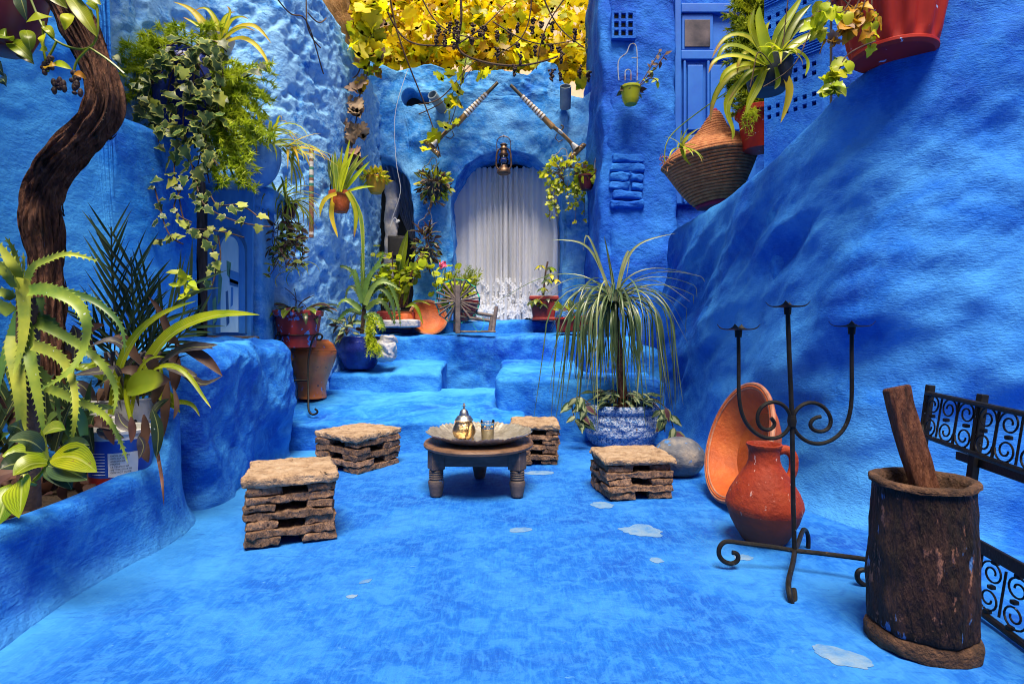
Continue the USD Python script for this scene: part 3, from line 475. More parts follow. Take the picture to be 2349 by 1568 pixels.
mat('mural_blue', [(0.3, (0.02, 0.15, 0.46)), (0.7, (0.07, 0.30, 0.64))], 4, 7, 0.6, 0.2, stretch=(3, 3, 0.7))
mat('mural_dark', [(0.3, (0.02, 0.10, 0.26)), (0.7, (0.05, 0.18, 0.36))], 6, 6, 0.6, 0.2)
mat('mural_green', [(0.3, (0.05, 0.20, 0.16)), (0.7, (0.12, 0.34, 0.22))], 20, 6, 0.6, 0.2)
mat('stick_brown', [(0.3, (0.14, 0.055, 0.03)), (0.7, (0.26, 0.12, 0.07))], 20, 4, 0.6, 0.2)
mat('stick_green', [(0.3, (0.02, 0.14, 0.11)), (0.7, (0.04, 0.22, 0.16))], 20, 4, 0.6, 0.2)
mat('stick_white', [(0.3, (0.45, 0.42, 0.38)), (0.7, (0.62, 0.6, 0.56))], 20, 4, 0.6, 0.2)
mat('grape_dark', [(0.3, (0.012, 0.006, 0.006)), (0.7, (0.06, 0.025, 0.02))], 30, 4, 0.6, 0.3)
mat('pink_flower', [(0.3, (0.60, 0.05, 0.16)), (0.7, (0.76, 0.12, 0.26))], 30, 3, 0.6, 0)
usdkit.material(stage, '/World/Looks/clear_glass', {'t': ('transparent_bsdf', {'color': (0.93, 0.95, 0.96)}), 'g': ('glossy_bsdf', {'roughness': 0.03}), 'f': ('fresnel', {'IOR': 1.5}), 'm': ('mix_closure', {})},
                [('f.fac', 'm.fac'), ('t.BSDF', 'm.closure1'), ('g.BSDF', 'm.closure2')], surface='m.closure')
usdkit.material(stage, '/World/Looks/tea', {'t': ('transparent_bsdf', {'color': (0.72, 0.66, 0.52)}), 'd': ('diffuse_bsdf', {'color': (0.55, 0.50, 0.40)}), 'm': ('mix_closure', {'fac': 0.55})}, [('t.BSDF', 'm.closure1'), ('d.BSDF', 'm.closure2')], surface='m.closure')
usdkit.material(stage, '/World/Looks/frosted_pane', {'v': ('voronoi_texture', {'scale': 90.0}), 'n': ('noise_texture', {'scale': 7.0, 'detail': 6.0}), 'r': ('rgb_ramp', {'ramp': [(0.3, (0.035, 0.035, 0.05)), (0.7, (0.16, 0.13, 0.14))]}), 'g': ('geometry', {}),
                 'b': ('bump', {'strength': 0.25, 'distance': 0.003}), 'p': ('principled_bsdf', {'roughness': 0.3})}, [('g.position', 'v.vector'), ('g.position', 'n.vector'), ('n.fac', 'r.fac'), ('r.color', 'p.base_color'), ('v.distance', 'b.height'), ('b.normal', 'p.normal')], surface='p.BSDF')
# sheer net: threads let part of the light through, more where the cloth is seen edge on less passes
def net(name, col, opaque, pattern=False):
    nd = {'g': ('geometry', {}), 'm': ('mapping', {'scale': (70.0, 1.0, 3.0)}), 'n': ('noise_texture', {'scale': 6.0, 'detail': 4.0}), 'r': ('map_range', {'from_min': 0.3, 'from_max': 0.7, 'to_min': opaque - 0.12, 'to_max': opaque + 0.12}),
          't': ('transparent_bsdf', {}), 'd': ('diffuse_bsdf', {'color': col}), 'l': ('translucent_bsdf', {'color': col}), 'dl': ('mix_closure', {'fac': 0.3}), 'x': ('mix_closure', {}), 'lw': ('layer_weight', {'blend': 0.35}), 'ma': ('math', {'math_type': 'multiply_add', 'value2': 0.55, 'use_clamp': True})}
    ln = [('g.position', 'm.vector'), ('m.vector', 'n.vector'), ('n.fac', 'r.value'), ('d.BSDF', 'dl.closure1'), ('l.BSDF', 'dl.closure2'), ('t.BSDF', 'x.closure1'), ('dl.closure', 'x.closure2'), ('lw.facing', 'ma.value1'), ('r.result', 'ma.value3'), ('ma.value', 'x.fac')]
    usdkit.material(stage, '/World/Looks/' + name, nd, ln, surface='x.closure')
net('net_curtain', (0.96, 0.96, 0.985), 0.80); net('lace_thread', (0.93, 0.93, 0.95), 1.0); net('side_curtain_cloth', (0.30, 0.36, 0.50), 0.8)

leafmat('aloe_skin', (0.10, 0.18, 0.028), (0.36, 0.42, 0.045), trans=0.05, rough_=0.4, vary=0.25, scale=14, spots=((0.55, 0.60, 0.62), 60, 0.72), hue=0.02)
leafmat('aloe_dark_skin', (0.05, 0.11, 0.03), (0.13, 0.22, 0.04), trans=0.05, rough_=0.4, vary=0.25, hue=0.02)
leafmat('bright_leaf', (0.24, 0.34, 0.012), (0.52, 0.55, 0.015), veins=0.45, spots=((0.20, 0.13, 0.04), 34, 0.70), trans=0.4, rough_=0.35)
leafmat('browntip_leaf', (0.26, 0.34, 0.015), (0.40, 0.44, 0.025), tip=(0.05, 0.03, 0.03), trans=0.25, rough_=0.35)
leafmat('palm_leaf', (0.012, 0.032, 0.016), (0.05, 0.085, 0.028), trans=0.15, rough_=0.35, vary=0.4)
leafmat('purple_leaf', (0.035, 0.030, 0.036), (0.14, 0.12, 0.13), veins=0.35, trans=0.15, rough_=0.45, vary=0.35)
leafmat('brown_leaf', (0.05, 0.025, 0.02), (0.14, 0.07, 0.045), trans=0.2, rough_=0.6, vary=0.3)
leafmat('spider_leaf', (0.38, 0.42, 0.02), (0.64, 0.60, 0.03), tip=(0.42, 0.26, 0.06), edge=(0.16, 0.28, 0.015), trans=0.45, rough_=0.4, edge_at=(0.6, 0.85))
leafmat('yellow_blade', (0.62, 0.42, 0.02), (0.70, 0.52, 0.04), trans=0.4)
leafmat('green_spider', (0.10, 0.19, 0.02), (0.28, 0.34, 0.03), edge=(0.46, 0.48, 0.10), trans=0.35, edge_at=(0.6, 0.85))
leafmat('ivy_leaf', (0.022, 0.055, 0.018), (0.085, 0.145, 0.035), edge=(0.44, 0.46, 0.10), trans=0.25, rough_=0.4, vary=0.35, edge_at=(0.72, 1.0))
leafmat('pale_ivy_leaf', (0.30, 0.36, 0.03), (0.50, 0.52, 0.14), trans=0.4, rough_=0.4, vary=0.3)
leafmat('fern_leaf', (0.20, 0.30, 0.010), (0.50, 0.56, 0.020), trans=0.4, rough_=0.5, vary=0.3, scale=5)
leafmat('cypress_leaf', (0.16, 0.24, 0.012), (0.46, 0.48, 0.02), trans=0.3, rough_=0.6, scale=6)
leafmat('lime_leaf', (0.36, 0.46, 0.012), (0.60, 0.64, 0.02), trans=0.45, vary=0.3)
leafmat('yellow_small_leaf', (0.58, 0.50, 0.01), (0.74, 0.64, 0.03), trans=0.4, vary=0.2)
leafmat('dark_purple_leaf', (0.05, 0.016, 0.025), (0.14, 0.045, 0.06), edge=(0.20, 0.22, 0.08), trans=0.3, vary=0.35, edge_at=(0.5, 0.75))
leafmat('variegated_leaf', (0.28, 0.33, 0.15), (0.42, 0.45, 0.24), edge=(0.030, 0.07, 0.025), trans=0.25, vary=0.3, edge_at=(0.45, 0.62))
leafmat('ponytail_leaf', (0.025, 0.055, 0.022), (0.10, 0.15, 0.06), trans=0.15, rough_=0.3, vary=0.4)
leafmat('pale_ponytail_leaf', (0.20, 0.26, 0.10), (0.34, 0.38, 0.18), trans=0.2, rough_=0.3, vary=0.2)
leafmat('trad_leaf', (0.10, 0.19, 0.010), (0.36, 0.42, 0.015), veins=0.4, spots=((0.18, 0.12, 0.04), 36, 0.70), trans=0.3, rough_=0.3, vary=0.3)
leafmat('dark_trad_leaf', (0.018, 0.04, 0.022), (0.07, 0.115, 0.045), veins=0.4, spots=((0.30, 0.34, 0.30), 60, 0.72), trans=0.15, rough_=0.3, vary=0.3)
leafmat('grape_leaf_yellow', (0.80, 0.64, 0.004), (0.93, 0.87, 0.012), trans=0.55, vary=0.15, hue=0.02)
leafmat('grape_leaf_green', (0.34, 0.42, 0.008), (0.62, 0.60, 0.015), trans=0.45, vary=0.3)
leafmat('grape_leaf_orange', (0.36, 0.16, 0.010), (0.62, 0.36, 0.015), trans=0.4, vary=0.35)
leafmat('dry_leaf', (0.16, 0.09, 0.05), (0.36, 0.25, 0.17), trans=0.25, rough_=0.7, vary=0.3)
leafmat('aloe_blue', (0.05, 0.12, 0.03), (0.16, 0.28, 0.045), trans=0.1, rough_=0.4, vary=0.25)

# ------------------------------------------------------------------ leaf shapes
def blade(path, w, side=None, fold=0.22, uv=True):
    """a strap leaf of two facets along its midrib; returns mesh and uv (along, across)"""
    path = np.asarray(path, float); n = len(path); w = np.broadcast_to(np.asarray(w, float), (n,))
    t = np.gradient(path, axis=0); t /= np.maximum(np.linalg.norm(t, axis=1, keepdims=True), 1e-12)
    if side is None: side = np.array([0.0, -1.0, 0.25])             # the direction the upper face looks to
    side = np.broadcast_to(np.asarray(side, float), (n, 3)); s = np.cross(t, side); L = np.linalg.norm(s, axis=1, keepdims=True)
    s = np.where(L > 0.05, s / np.maximum(L, 1e-9), np.array([1.0, 0, 0]))
    for i in range(1, n):
        if s[i] @ s[i - 1] < 0: s[i] = -s[i]
    nr = np.cross(s, t); h = w[:, None] / 2
    v = np.stack([path - s * h + nr * fold * h, path - nr * fold * h * 0.3, path + s * h + nr * fold * h], 1).reshape(-1, 3)
    q = np.arange(n - 1)[:, None] * 3
    f = np.vstack([np.hstack([q, q + 1, q + 4, q + 3]), np.hstack([q + 1, q + 2, q + 5, q + 4])])
    u = np.stack([np.repeat(np.linspace(0, 1, n), 3), np.tile([0.0, 0.5, 1.0], n)], 1)
    return (v, np.vstack([f[:, [0, 1, 2]], f[:, [0, 2, 3]]])), u
def taper(n, w, base=0.6, p=0.8, peak=0.3):
    x = np.linspace(0, 1, n); a = base + (1 - base) * np.clip(x / peak, 0, 1); return w * np.maximum(a * np.clip((1 - x) / (1 - peak), 0, 1) ** p, 0.03)
def oval(n, w): x = np.linspace(0, 1, n); return w * np.maximum(np.sin(PI * np.clip(x * 0.97 + 0.03, 0, 1)) ** 0.75, 0.04)
def arc(c, az, el, L, droop, n=8):
    """a blade's path: leaves c towards azimuth az at elevation el and bends down"""
    d = np.array([math.cos(az), math.sin(az), 0.0]); t = np.linspace(0, 1, n); pts = [np.asarray(c, float)]
    for i in range(1, n):
        e = el - droop * (i / n) ** 1.3; pts.append(pts[-1] + L / (n - 1) * (d * math.cos(e) + np.array([0, 0, math.sin(e)])))
    return np.array(pts)
def put_blade(parent, path, w, m, side=None, fold=0.22, name='leaf'):
    b, u = blade(path, w, side, fold); return obj(name, b, m, parent, True, uv=u)
IVY = [(0, 0), (-0.10, 0.22), (0.02, 0.46), (0.24, 0.36), (0.42, 0.56), (0.60, 0.28), (0.78, 0.22), (1.0, 0.0)]
GRAPE = [(0.06, 0), (-0.16, 0.20), (-0.06, 0.40), (0.05, 0.40), (0.12, 0.58), (0.28, 0.50), (0.30, 0.34), (0.50, 0.62), (0.62, 0.50), (0.74, 0.48), (0.68, 0.24), (0.86, 0.22), (1.0, 0.0)]
OVATE = [(0, 0), (0.12, 0.16), (0.35, 0.26), (0.62, 0.22), (0.84, 0.10), (1.0, 0.0)]
ROUND = [(0.08, 0), (-0.10, 0.22), (0.02, 0.42), (0.28, 0.52), (0.58, 0.50), (0.82, 0.32), (0.92, 0.0)]
LANCE = [(0, 0), (0.2, 0.075), (0.5, 0.105), (0.8, 0.06), (1.0, 0.0)]
TREF = [(0, 0), (0.18, 0.34), (0.40, 0.42), (0.46, 0.16), (0.72, 0.24), (1.0, 0.0)]
def leaf(shape, s=1.0, cup=0.12, bend=0.25, rng=random):
    """flat leaf: midrib along +x, upper face +z, folded along the midrib and drooping at the tip"""
    o = np.asarray(shape, float); mid = np.linspace(0.06, 1.0, 5); n = len(o)
    top = np.c_[o, np.zeros(n)]; bot = np.c_[o[1:-1] * [1, -1], np.zeros(n - 2)]; rib = np.c_[np.linspace(max(o[0, 0], 0.05), 0.85, 4), np.zeros((4, 2))]
    v = np.vstack([top, bot, rib]); f = []
    def near(x): return n + n - 2 + int(np.argmin(np.abs(rib[:, 0] - x)))
    up = list(range(n)); dn = [0] + list(range(n, 2 * n - 2)) + [n - 1]
    for a, b in zip(up[:-1], up[1:]):
        ra, rb = near(v[a, 0]), near(v[b, 0]); f.append((a, ra, b));
        if ra != rb: f.append((ra, rb, b))
    for a, b in zip(dn[:-1], dn[1:]):
        ra, rb = near(v[a, 0]), near(v[b, 0]); f.append((a, b, ra))
        if ra != rb: f.append((ra, b, rb))
    f = np.array([t for t in f if len(set(t)) == 3]); y = np.abs(v[:, 1])
    u = np.stack([np.clip(v[:, 0], 0, 1), 0.5 + 0.5 * np.sign(v[:, 1]) * np.clip(y / 0.42, 0, 1)], 1); u[:n - 1, 1] = np.where(y[:n - 1] > 0, 1.0, 0.5); u[n:2 * n - 2, 1] = 0.0
    v[:, 2] = cup * y - bend * v[:, 0] ** 2 + rng.uniform(-0.06, 0.06) * y * 2 + 0.05 * np.sin(9 * v[:, 0] + rng.uniform(0, 6)) * y * 2
    return v * s, f, u
def put_leaf(parent, shape, s, at, direction, up, m, rng=random, cup=0.12, bend=0.25, name='leaf', only=False):
    v, f, u = leaf(shape, s, cup, bend, rng); x = unit(direction); z = np.asarray(up, float); z = z - x * (z @ x)
    z = unit(z) if np.linalg.norm(z) > 0.05 else unit(np.cross(x, [0.3, 0.5, 0.8])); R = np.stack([x, np.cross(z, x), z], 1)
    vf = (v @ R.T + np.asarray(at, float), f)
    return (vf, u) if only else obj(name, vf, m, parent, True, uv=u)
def rdir(rng, up=0.0):
    while True:
        d = np.array([rng.uniform(-1, 1), rng.uniform(-1, 1), rng.uniform(-1, 1)])
        if 0.1 < np.linalg.norm(d) < 1: return unit(unit(d) + np.array([0, 0, up]))
def bush(parent, c, rad, n, shapes, mats, size, rng, up=0.2, stems=True, shell=0.55, facing=(0, -0.6, 0.5), stem_mat='twig'):
    """single leaves through an ellipsoid, on thin stems from its heart"""
    b = MB(); c = np.asarray(c, float); rad = np.asarray(rad, float)
    for i in range(n):
        d = rdir(rng, up); r = rng.uniform(shell, 1.0); at = c + d * rad * r
        put_leaf(parent, rng.choice(shapes), size * rng.uniform(0.7, 1.25), at, d + np.array([0, 0, rng.uniform(-0.7, 0.3)]) + 0.5 * rdir(rng), np.asarray(facing) + 0.9 * rdir(rng), rng.choice(mats), rng)
        if stems and i % 3 == 0: b.add(tube(spline([c - np.array([0, 0, rad[2] * 0.6]), c + d * rad * r * 0.5 + np.array([0, 0, 0.1 * rad[2]]), at], 5), 0.0035, 4))
    if stems and b.n: obj('stems', b.mesh(), stem_mat, parent, kind='stuff')
def needles(rng, stems, per, L, w, up=0.5):
    """feathery shoots: short narrow leaves all round each stem, one mesh"""
    V = []; 
    for path in stems:
        path = np.asarray(path); m = len(path)
        for k in range(per):
            x = rng.uniform(0.08, 1.0) * (m - 1); i = min(int(x), m - 2); p = path[i] + (path[i + 1] - path[i]) * (x - i); t = unit(path[i + 1] - path[i])
            d = unit(rdir(rng) + up * t); s = unit(np.cross(d, rdir(rng))) * w / 2; l = L * rng.uniform(0.6, 1.2)
            V += [p - s, p + s, p + d * l]
    V = np.array(V); return V, np.arange(len(V)).reshape(-1, 3)
def pot(parent, c, prof, m, n=40, rim=True, soil_at=0.88, name='pot', wob=None, soil='soil'):
    """prof: outside (r, z) from the foot up; a wall and a soil level are added"""
    pr = list(prof); rt, zt = pr[-1]; t = min(0.016, rt * 0.12); inner = [(rt - t * 0.4, zt + t * 0.35), (rt - t, zt), (max(rt - 1.6 * t, 0.01), zt * soil_at)]
    obj(name, lathe([(0.001, pr[0][1])] + pr + inner + [(0.001, zt * soil_at * 0.98)], n, c, wob), m, parent, 35)
    if soil:
        s = lathe([(rt - 1.5 * t, zt * soil_at + 0.003), ((rt - t) * 0.5, zt * soil_at + 0.012), (0.001, zt * soil_at + 0.016)], 20, c); obj('soil', (s[0] + rough(s[0], 0.006, 20), s[1]), soil, parent)
def hanger(parent, c, w, h, y0=0):
    """house shaped wire hanger on the wall above a pot"""
    c = np.asarray(c, float); pts = [(-w, 0), (-w, h * 0.55), (-w * 0.55, h * 0.68), (-w * 0.1, h * 0.78), (w * 0.25, h * 0.98), (w * 0.7, h), (w * 0.95, h * 0.86), (w, 0)]
    b = MB(); b.add(tube(spline([c + (x, 0, z) for x, z in pts], 40), 0.006, 5)); b.add(tube(np.array([c + (w * 0.4, 0, h * 0.62), c + (w * 0.98, 0, h * 0.62)]), 0.005, 5))
    a = np.linspace(0, PI, 10); b.add(tube(np.array([c + (-0.32 * w, 0, 0)] + [c + (-0.32 * w * math.cos(t), 0, h * 0.22 + 0.32 * w * math.sin(t)) for t in a] + [c + (0.32 * w, 0, 0)]), 0.006, 5))
    obj('hanger', b.mesh(), 'rusty_wire', parent)

# ------------------------------------------------------------------ stools of stacked wood
def make_stool(label, x, y, yaw, w, d, layers, h, slab, seed, flare=0.0):
    rng = random.Random(seed); R = rotz(yaw)
    t = thing('stool', label, 'stool', (x, y, 0), 'stacked wooden stools round the table')
    lh = (h - slab) / len(layers); z = 0.003
    for k, L in enumerate(layers):
        sc = 1.0 + flare * (0.5 - k / len(layers)) + rng.uniform(-0.02, 0.02); W, D = w * 0.94 * sc, d * 0.94 * sc
        def put(cx, cy, sx, sy, j):
            v, f = rbox((sx, sy, lh * 0.95), 0.0055, (max(3, int(sx / 0.017)), max(3, int(sy / 0.03)), 3), 0, rs=2)
            q = v + np.array([cx * 7 + k, cy * 7 + j, seed]); v = v + rough(q, 0.011, 5.0, seed + k, 2) * np.array([0.9, 0.9, 0.5]) + rough(q, 0.010, 34, seed + j, 2)
            obj('plank', xf(xf((v, f), rotz(rng.uniform(-0.05, 0.05)), (cx, cy, z + lh / 2)), R, (x, y, 0)), 'stool_wood', t, 50)
        if L == 'A':
            a, b = W * rng.uniform(0.34, 0.42), W * rng.uniform(0.30, 0.38)
            put(-W / 2 + a / 2, 0, a, D, 0); put(W / 2 - b / 2, 0, b, D * rng.uniform(0.96, 1.0), 1)
        else:
            a, b = D * rng.uniform(0.30, 0.4), D * rng.uniform(0.30, 0.4)
            put(0, -D / 2 + a / 2, W, a, 0); put(0, D / 2 - b / 2, W, b, 1)
        z += lh
    v, f = rbox((w, d, slab), 0.014, (22, 22, 3), 0, rs=3); v = v + rough(v, 0.020, 3.2, seed + 40, 2) * np.array([1, 1, 0.4]) + rough(v, 0.011, 34, seed + 41, 3)
    obj('seat', xf((v, f), R, (x, y, z + slab / 2)), 'stool_top_wood', t, 50)
make_stool('tallest stacked wooden stool standing nearest on the left before the planter', -0.995, 2.555, 0.36, 0.375, 0.35, 'ABABABA', 0.292, 0.046, 11, 0.04)
make_stool('square stacked wooden stool in front of the lowest back step left of the table', -1.03, 3.80, -0.52, 0.40, 0.42, 'ABABA', 0.245, 0.042, 12)
make_stool('stacked wooden stool half hidden behind the right side of the tea table', 0.155, 3.98, 0.03, 0.33, 0.36, 'ABABABA', 0.272, 0.040, 13)
make_stool('low stacked wooden stool beside the round boulder', 0.665, 3.19, 0.13, 0.385, 0.36, 'ABABA', 0.222, 0.036, 14)

# ------------------------------------------------------------------ table, tray, teapot, glass
TC = np.array([-0.190, 3.235, 0.0])
t = thing('tea_table', 'low round wooden tea table on three turned legs holding the metal tray', 'table', TC)
obj('tabletop', lathe([(0.001, 0.248), (0.295, 0.248), (0.308, 0.254), (0.312, 0.266), (0.306, 0.277), (0.285, 0.280), (0.001, 0.280)], 64, TC), 'table_wood', t, 30)
LEGP = [(0.031, 0.0), (0.036, 0.006), (0.046, 0.055), (0.049, 0.075), (0.045, 0.086), (0.036, 0.092)]
for k in range(4): LEGP += [(0.040, 0.094 + 0.0125 * k), (0.0445, 0.100 + 0.0125 * k), (0.040, 0.1055 + 0.0125 * k)]
LEGP = [(r * 0.92, z) for r, z in LEGP] + [(0.034, 0.146), (0.001, 0.146)]
legs = [TC + np.array([0.258 * math.cos(a), 0.258 * math.sin(a), 0]) for a in np.radians([-151, -32, 92])]
for p in legs:
    obj('leg', join(lathe([(0.001, 0.0)] + LEGP, 24, p), xf(rbox((0.076, 0.076, 0.102), 0.006, (3, 3, 3), 0.002, 20), rotz(math.atan2(p[1] - TC[1], p[0] - TC[0])), p + (0, 0, 0.197))), 'table_apron_wood', t, 35)
for a, b in ((0, 1), (1, 2), (2, 0)):
    d = legs[b] - legs[a]; L = np.linalg.norm(d)
    obj('apron', xf(rbox((L - 0.04, 0.022, 0.085), 0.004, (12, 1, 3), 0.003, 8), rotz(math.atan2(d[1], d[0])), (legs[a] + legs[b]) / 2 + (0, 0, 0.204)), 'table_apron_wood', t)
TR = TC + np.array([0.005, -0.005, 0.283])
def tray_wob(th, r, z):
    k = np.clip((r - 0.19) / 0.105, 0, 1); l = np.abs(np.sin(th * 6)) ** 0.7; return 1 + k * (0.045 * (l - 0.5) + 0.012 * np.sign(np.sin(th * 62))), k * (0.010 * (l - 0.5) + 0.003 * np.sin(th * 62))
t = thing('tray', 'scalloped engraved metal tray on the round tea table', 'tray', TR)
obj('dish', lathe([(0.001, 0.004), (0.17, 0.0), (0.20, 0.006), (0.235, 0.018), (0.27, 0.036), (0.293, 0.050), (0.295, 0.053), (0.291, 0.052), (0.267, 0.040), (0.233, 0.022), (0.198, 0.010), (0.17, 0.005), (0.001, 0.007)], 248, TR, tray_wob), 'tray_metal', t, 30)
PT = P(1064, 990, 3.20); PT[2] = TR[2] + 0.006
t = thing('teapot', 'ornate engraved metal teapot with a domed lid standing on the tray', 'teapot', PT)
S = 1.0
obj('body', lathe([(0.001, 0.010), (0.040, 0.010), (0.056, 0.022), (0.0655, 0.044), (0.066, 0.055), (0.060, 0.074), (0.050, 0.092), (0.046, 0.104), (0.047, 0.110), (0.001, 0.110)], 48, PT), 'teapot_brass', t, 40)
lid = obj('lid', lathe([(0.001, 0.106), (0.050, 0.110), (0.053, 0.114), (0.050, 0.118), (0.044, 0.124), (0.040, 0.133), (0.028, 0.139), (0.0265, 0.148), (0.022, 0.162), (0.013, 0.172), (0.006, 0.175), (0.005, 0.183), (0.005, 0.187), (0.014, 0.1885), (0.014, 0.190), (0.005, 0.192), (0.005, 0.196), (0.0075, 0.201), (0.006, 0.206), (0.001, 0.208)], 40, PT), 'silver', t, 40)
sp = spline([PT + np.array(q) for q in ((0.025, -0.050, 0.030), (0.036, -0.066, 0.045), (0.040, -0.074, 0.070), (0.042, -0.080, 0.092), (0.047, -0.088, 0.104))], 16)
obj('spout', tube(sp, np.linspace(0.020, 0.0085, 16), 12), 'teapot_brass', t)
obj('handle', tube(spline([PT + np.array(q) for q in ((-0.030, 0.045, 0.102), (-0.050, 0.072, 0.105), (-0.058, 0.086, 0.070), (-0.046, 0.070, 0.035), (-0.036, 0.052, 0.030))], 20), 0.0055, 8), 'teapot_brass', t)
for a in (-2.2, -1.0, 0.3, 1.8):
    q = PT + np.array([0.045 * math.cos(a), 0.045 * math.sin(a), 0]); obj('foot', tube(np.array([q + (0, 0, 0.022), q * 1 + (0.006 * math.cos(a), 0.006 * math.sin(a), 0.008), q + (0.010 * math.cos(a), 0.010 * math.sin(a), -0.004)]), [0.007, 0.004, 0.006], 8), 'teapot_brass', t)
GP = P(1118, 990, 3.19); GP[2] = TR[2] + 0.006
t = thing('tea_glass', 'small tea glass with a blue and gold painted band beside the teapot', 'glass', GP)
obj('glass', lathe([(0.001, 0.0), (0.034, 0.0), (0.0402, 0.112)], 32, GP), 'clear_glass', t, 40)
obj('tea', lathe([(0.001, 0.004), (0.0325, 0.004), (0.0362, 0.062), (0.001, 0.062)], 32, GP), 'tea', t, 40)
obj('painted_band', lathe([(0.0375, 0.066), (0.0395, 0.098)], 32, GP), 'mural_blue', t)
for z, r in ((0.064, 0.0376), (0.1, 0.0398)): obj('gold_ring', lathe([(r, z - 0.0014), (r + 0.0006, z), (r + 0.0001, z + 0.0014)], 32, GP), 'teapot_brass', t)
for k in range(6):
    a = k * PI / 3 - 1.9; q = GP + np.array([0.0393 * math.cos(a), 0.0393 * math.sin(a), 0.082]); v, f = trimesh.creation.icosphere(1, 0.006).vertices, trimesh.creation.icosphere(1, 0.006).faces
    obj('gold_flower', xf((v * np.array([1, 1, 1.2]), f), None, q), 'teapot_brass', t)

# ------------------------------------------------------------------ candle stand
CS = np.array([1.055, 2.13, 0.0])
t = thing('candelabra', 'tall black wrought iron candle stand with three cups and scrolled arms', 'candle stand', CS)
def cpath(l, n=None): return PP([(a[0], a[1], a[2] if len(a) > 2 else 2.13) for a in l], n=n or 5 * len(l))
obj('pole', tube(cpath([(1822, 1268), (1818, 1100), (1816, 965), (1810, 820), (1806, 706)]), 0.0085, 10), 'iron', t)
obj('collar', lathe([(0.001, -0.02), (0.014, -0.02), (0.017, 0), (0.014, 0.02), (0.001, 0.02)], 12, P(1816, 965, 2.13)), 'iron', t)
obj('arm', tube(cpath([(1693, 758), (1694, 850), (1697, 930), (1715, 975), (1750, 1002), (1790, 1000), (1812, 972), (1806, 940), (1780, 922), (1750, 930), (1737, 955), (1745, 980), (1765, 984), (1776, 972), (1768, 958)], 70), 0.0075, 8), 'iron', t)
obj('arm', tube(cpath([(1953, 752), (1953, 860), (1949, 945), (1925, 995), (1880, 1017), (1840, 1005), (1818, 972), (1828, 938), (1858, 923), (1890, 935), (1905, 965), (1895, 985), (1872, 988), (1858, 975), (1866, 960), (1882, 955)], 70), 0.0075, 8), 'iron', t)
def cup(u, v):
    c = P(u, v, 2.13); s = 0.054; n = 9; a, b = np.meshgrid(np.linspace(-1, 1, n), np.linspace(-1, 1, n), indexing='ij'); z = 0.017 * (np.abs(a * b)) ** 3.5 + 0.006 * (np.abs(a) ** 4 + np.abs(b) ** 4) * 0.3
    top = np.stack([a * s, b * s, z], -1).reshape(-1, 3); fl = grid_faces(n, n); bot = top - (0, 0, 0.003)
    vv = np.vstack([top, bot]); ff = np.vstack([fl, fl[:, ::-1] + n * n]); rim = np.r_[np.arange(n), np.arange(1, n) * n + n - 1, n * n - 2 - np.arange(n - 1), (n - 2 - np.arange(n - 2)) * n]
    r2 = np.roll(rim, -1); ff = np.vstack([ff, np.stack([rim, rim + n * n, r2 + n * n, r2], 1)])
    k = obj('candle_cup', xf((vv, ff), rotz(0.25), c), 'iron', t, 30); obj('stub', lathe([(0.001, -0.03), (0.012, -0.03), (0.014, 0.0), (0.001, 0.001)], 12, c), 'iron', k)
cup(1693, 755); cup(1806, 703); cup(1953, 748)
def foot(pts): obj('foot', tube(spline(pts, 60), 0.009, 8), 'iron', t)
z0 = 0.012; O = P(1822, 1262, 2.13)
def scroll(c, r0, turns, start, ax, n=24):
    a = np.linspace(start, start - turns * 2 * PI * np.sign(1), n); r = np.linspace(r0, r0 * 0.45, n); return [np.asarray(c) + ax[0] * math.cos(x) * q + ax[1] * math.sin(x) * q for x, q in zip(a, r)]
foot([O, P(1760, 1252, 2.14), P(1690, 1243, 2.15), P(1660, 1243, 2.15), P(1648, 1262, 2.15), P(1656, 1283, 2.15), P(1678, 1291, 2.15), P(1692, 1282, 2.15), P(1690, 1270, 2.15), P(1679, 1266, 2.15)])
foot([O, P(1880, 1268, 2.10), P(1960, 1278, 2.05), P(2000, 1288, 2.02), P(2014, 1310, 2.01), P(2004, 1338, 2.01), P(1982, 1340, 2.01), P(1966, 1324, 2.01), P(1970, 1308, 2.01), P(1985, 1306, 2.01)])
foot([O, P(1818, 1290, 2.04), P(1810, 1322, 1.96), P(1808, 1345, 1.91), P(1812, 1372, 1.885), P(1818, 1384, 1.89), P(1822, 1372, 1.91), P(1820, 1350, 1.94)])
foot([O, P(1830, 1245, 2.19), P(1838, 1222, 2.27), P(1846, 1214, 2.33), P(1853, 1230, 2.36), P(1853, 1256, 2.37)])

# ------------------------------------------------------------------ leaning dish, jug, boulder
def bowl(name, label, cat, c, normal, R, depth, m, thick=0.018, up=None):
    t = thing(name, label, cat, c); Rm = frame(normal)
    prof = [(0.001, -depth), (R * 0.58, -depth), (R * 0.72, -depth * 0.72), (R * 0.92, -depth * 0.2), (R * 0.955, -0.022), (R * 0.995, -0.018), (R, -0.006), (R * 0.985, 0.004), (R * 0.95, 0.006), (R * 0.93, 0.0), (R * 0.91, -0.004), (R * 0.88, -0.012), (R * 0.70, -depth * 0.66 + thick * 0.6), (R * 0.60, -depth + thick), (R * 0.3, -depth + thick * 0.9), (0.001, -depth + thick)]
    obj('dish', xf(lathe(prof, 64), Rm, c), m, t, 35)
    for rr_, zz_, ww in ((R * 0.992, -0.004, 0.011), (R * 0.925, -0.003, 0.006)): a = np.linspace(0, 2 * PI, 65); obj('rim', xf(tube(np.stack([rr_ * np.cos(a), rr_ * np.sin(a), np.full(65, zz_)], 1), ww, 8), Rm, c), 'terracotta_rim', t)
    return t
bowl('clay_dish', 'big orange glazed clay dish leaning against the stair wall behind the jug', 'dish', P(1688, 1012, 2.92), (-0.93, -0.06, 0.31), 0.312, 0.135, 'terracotta')
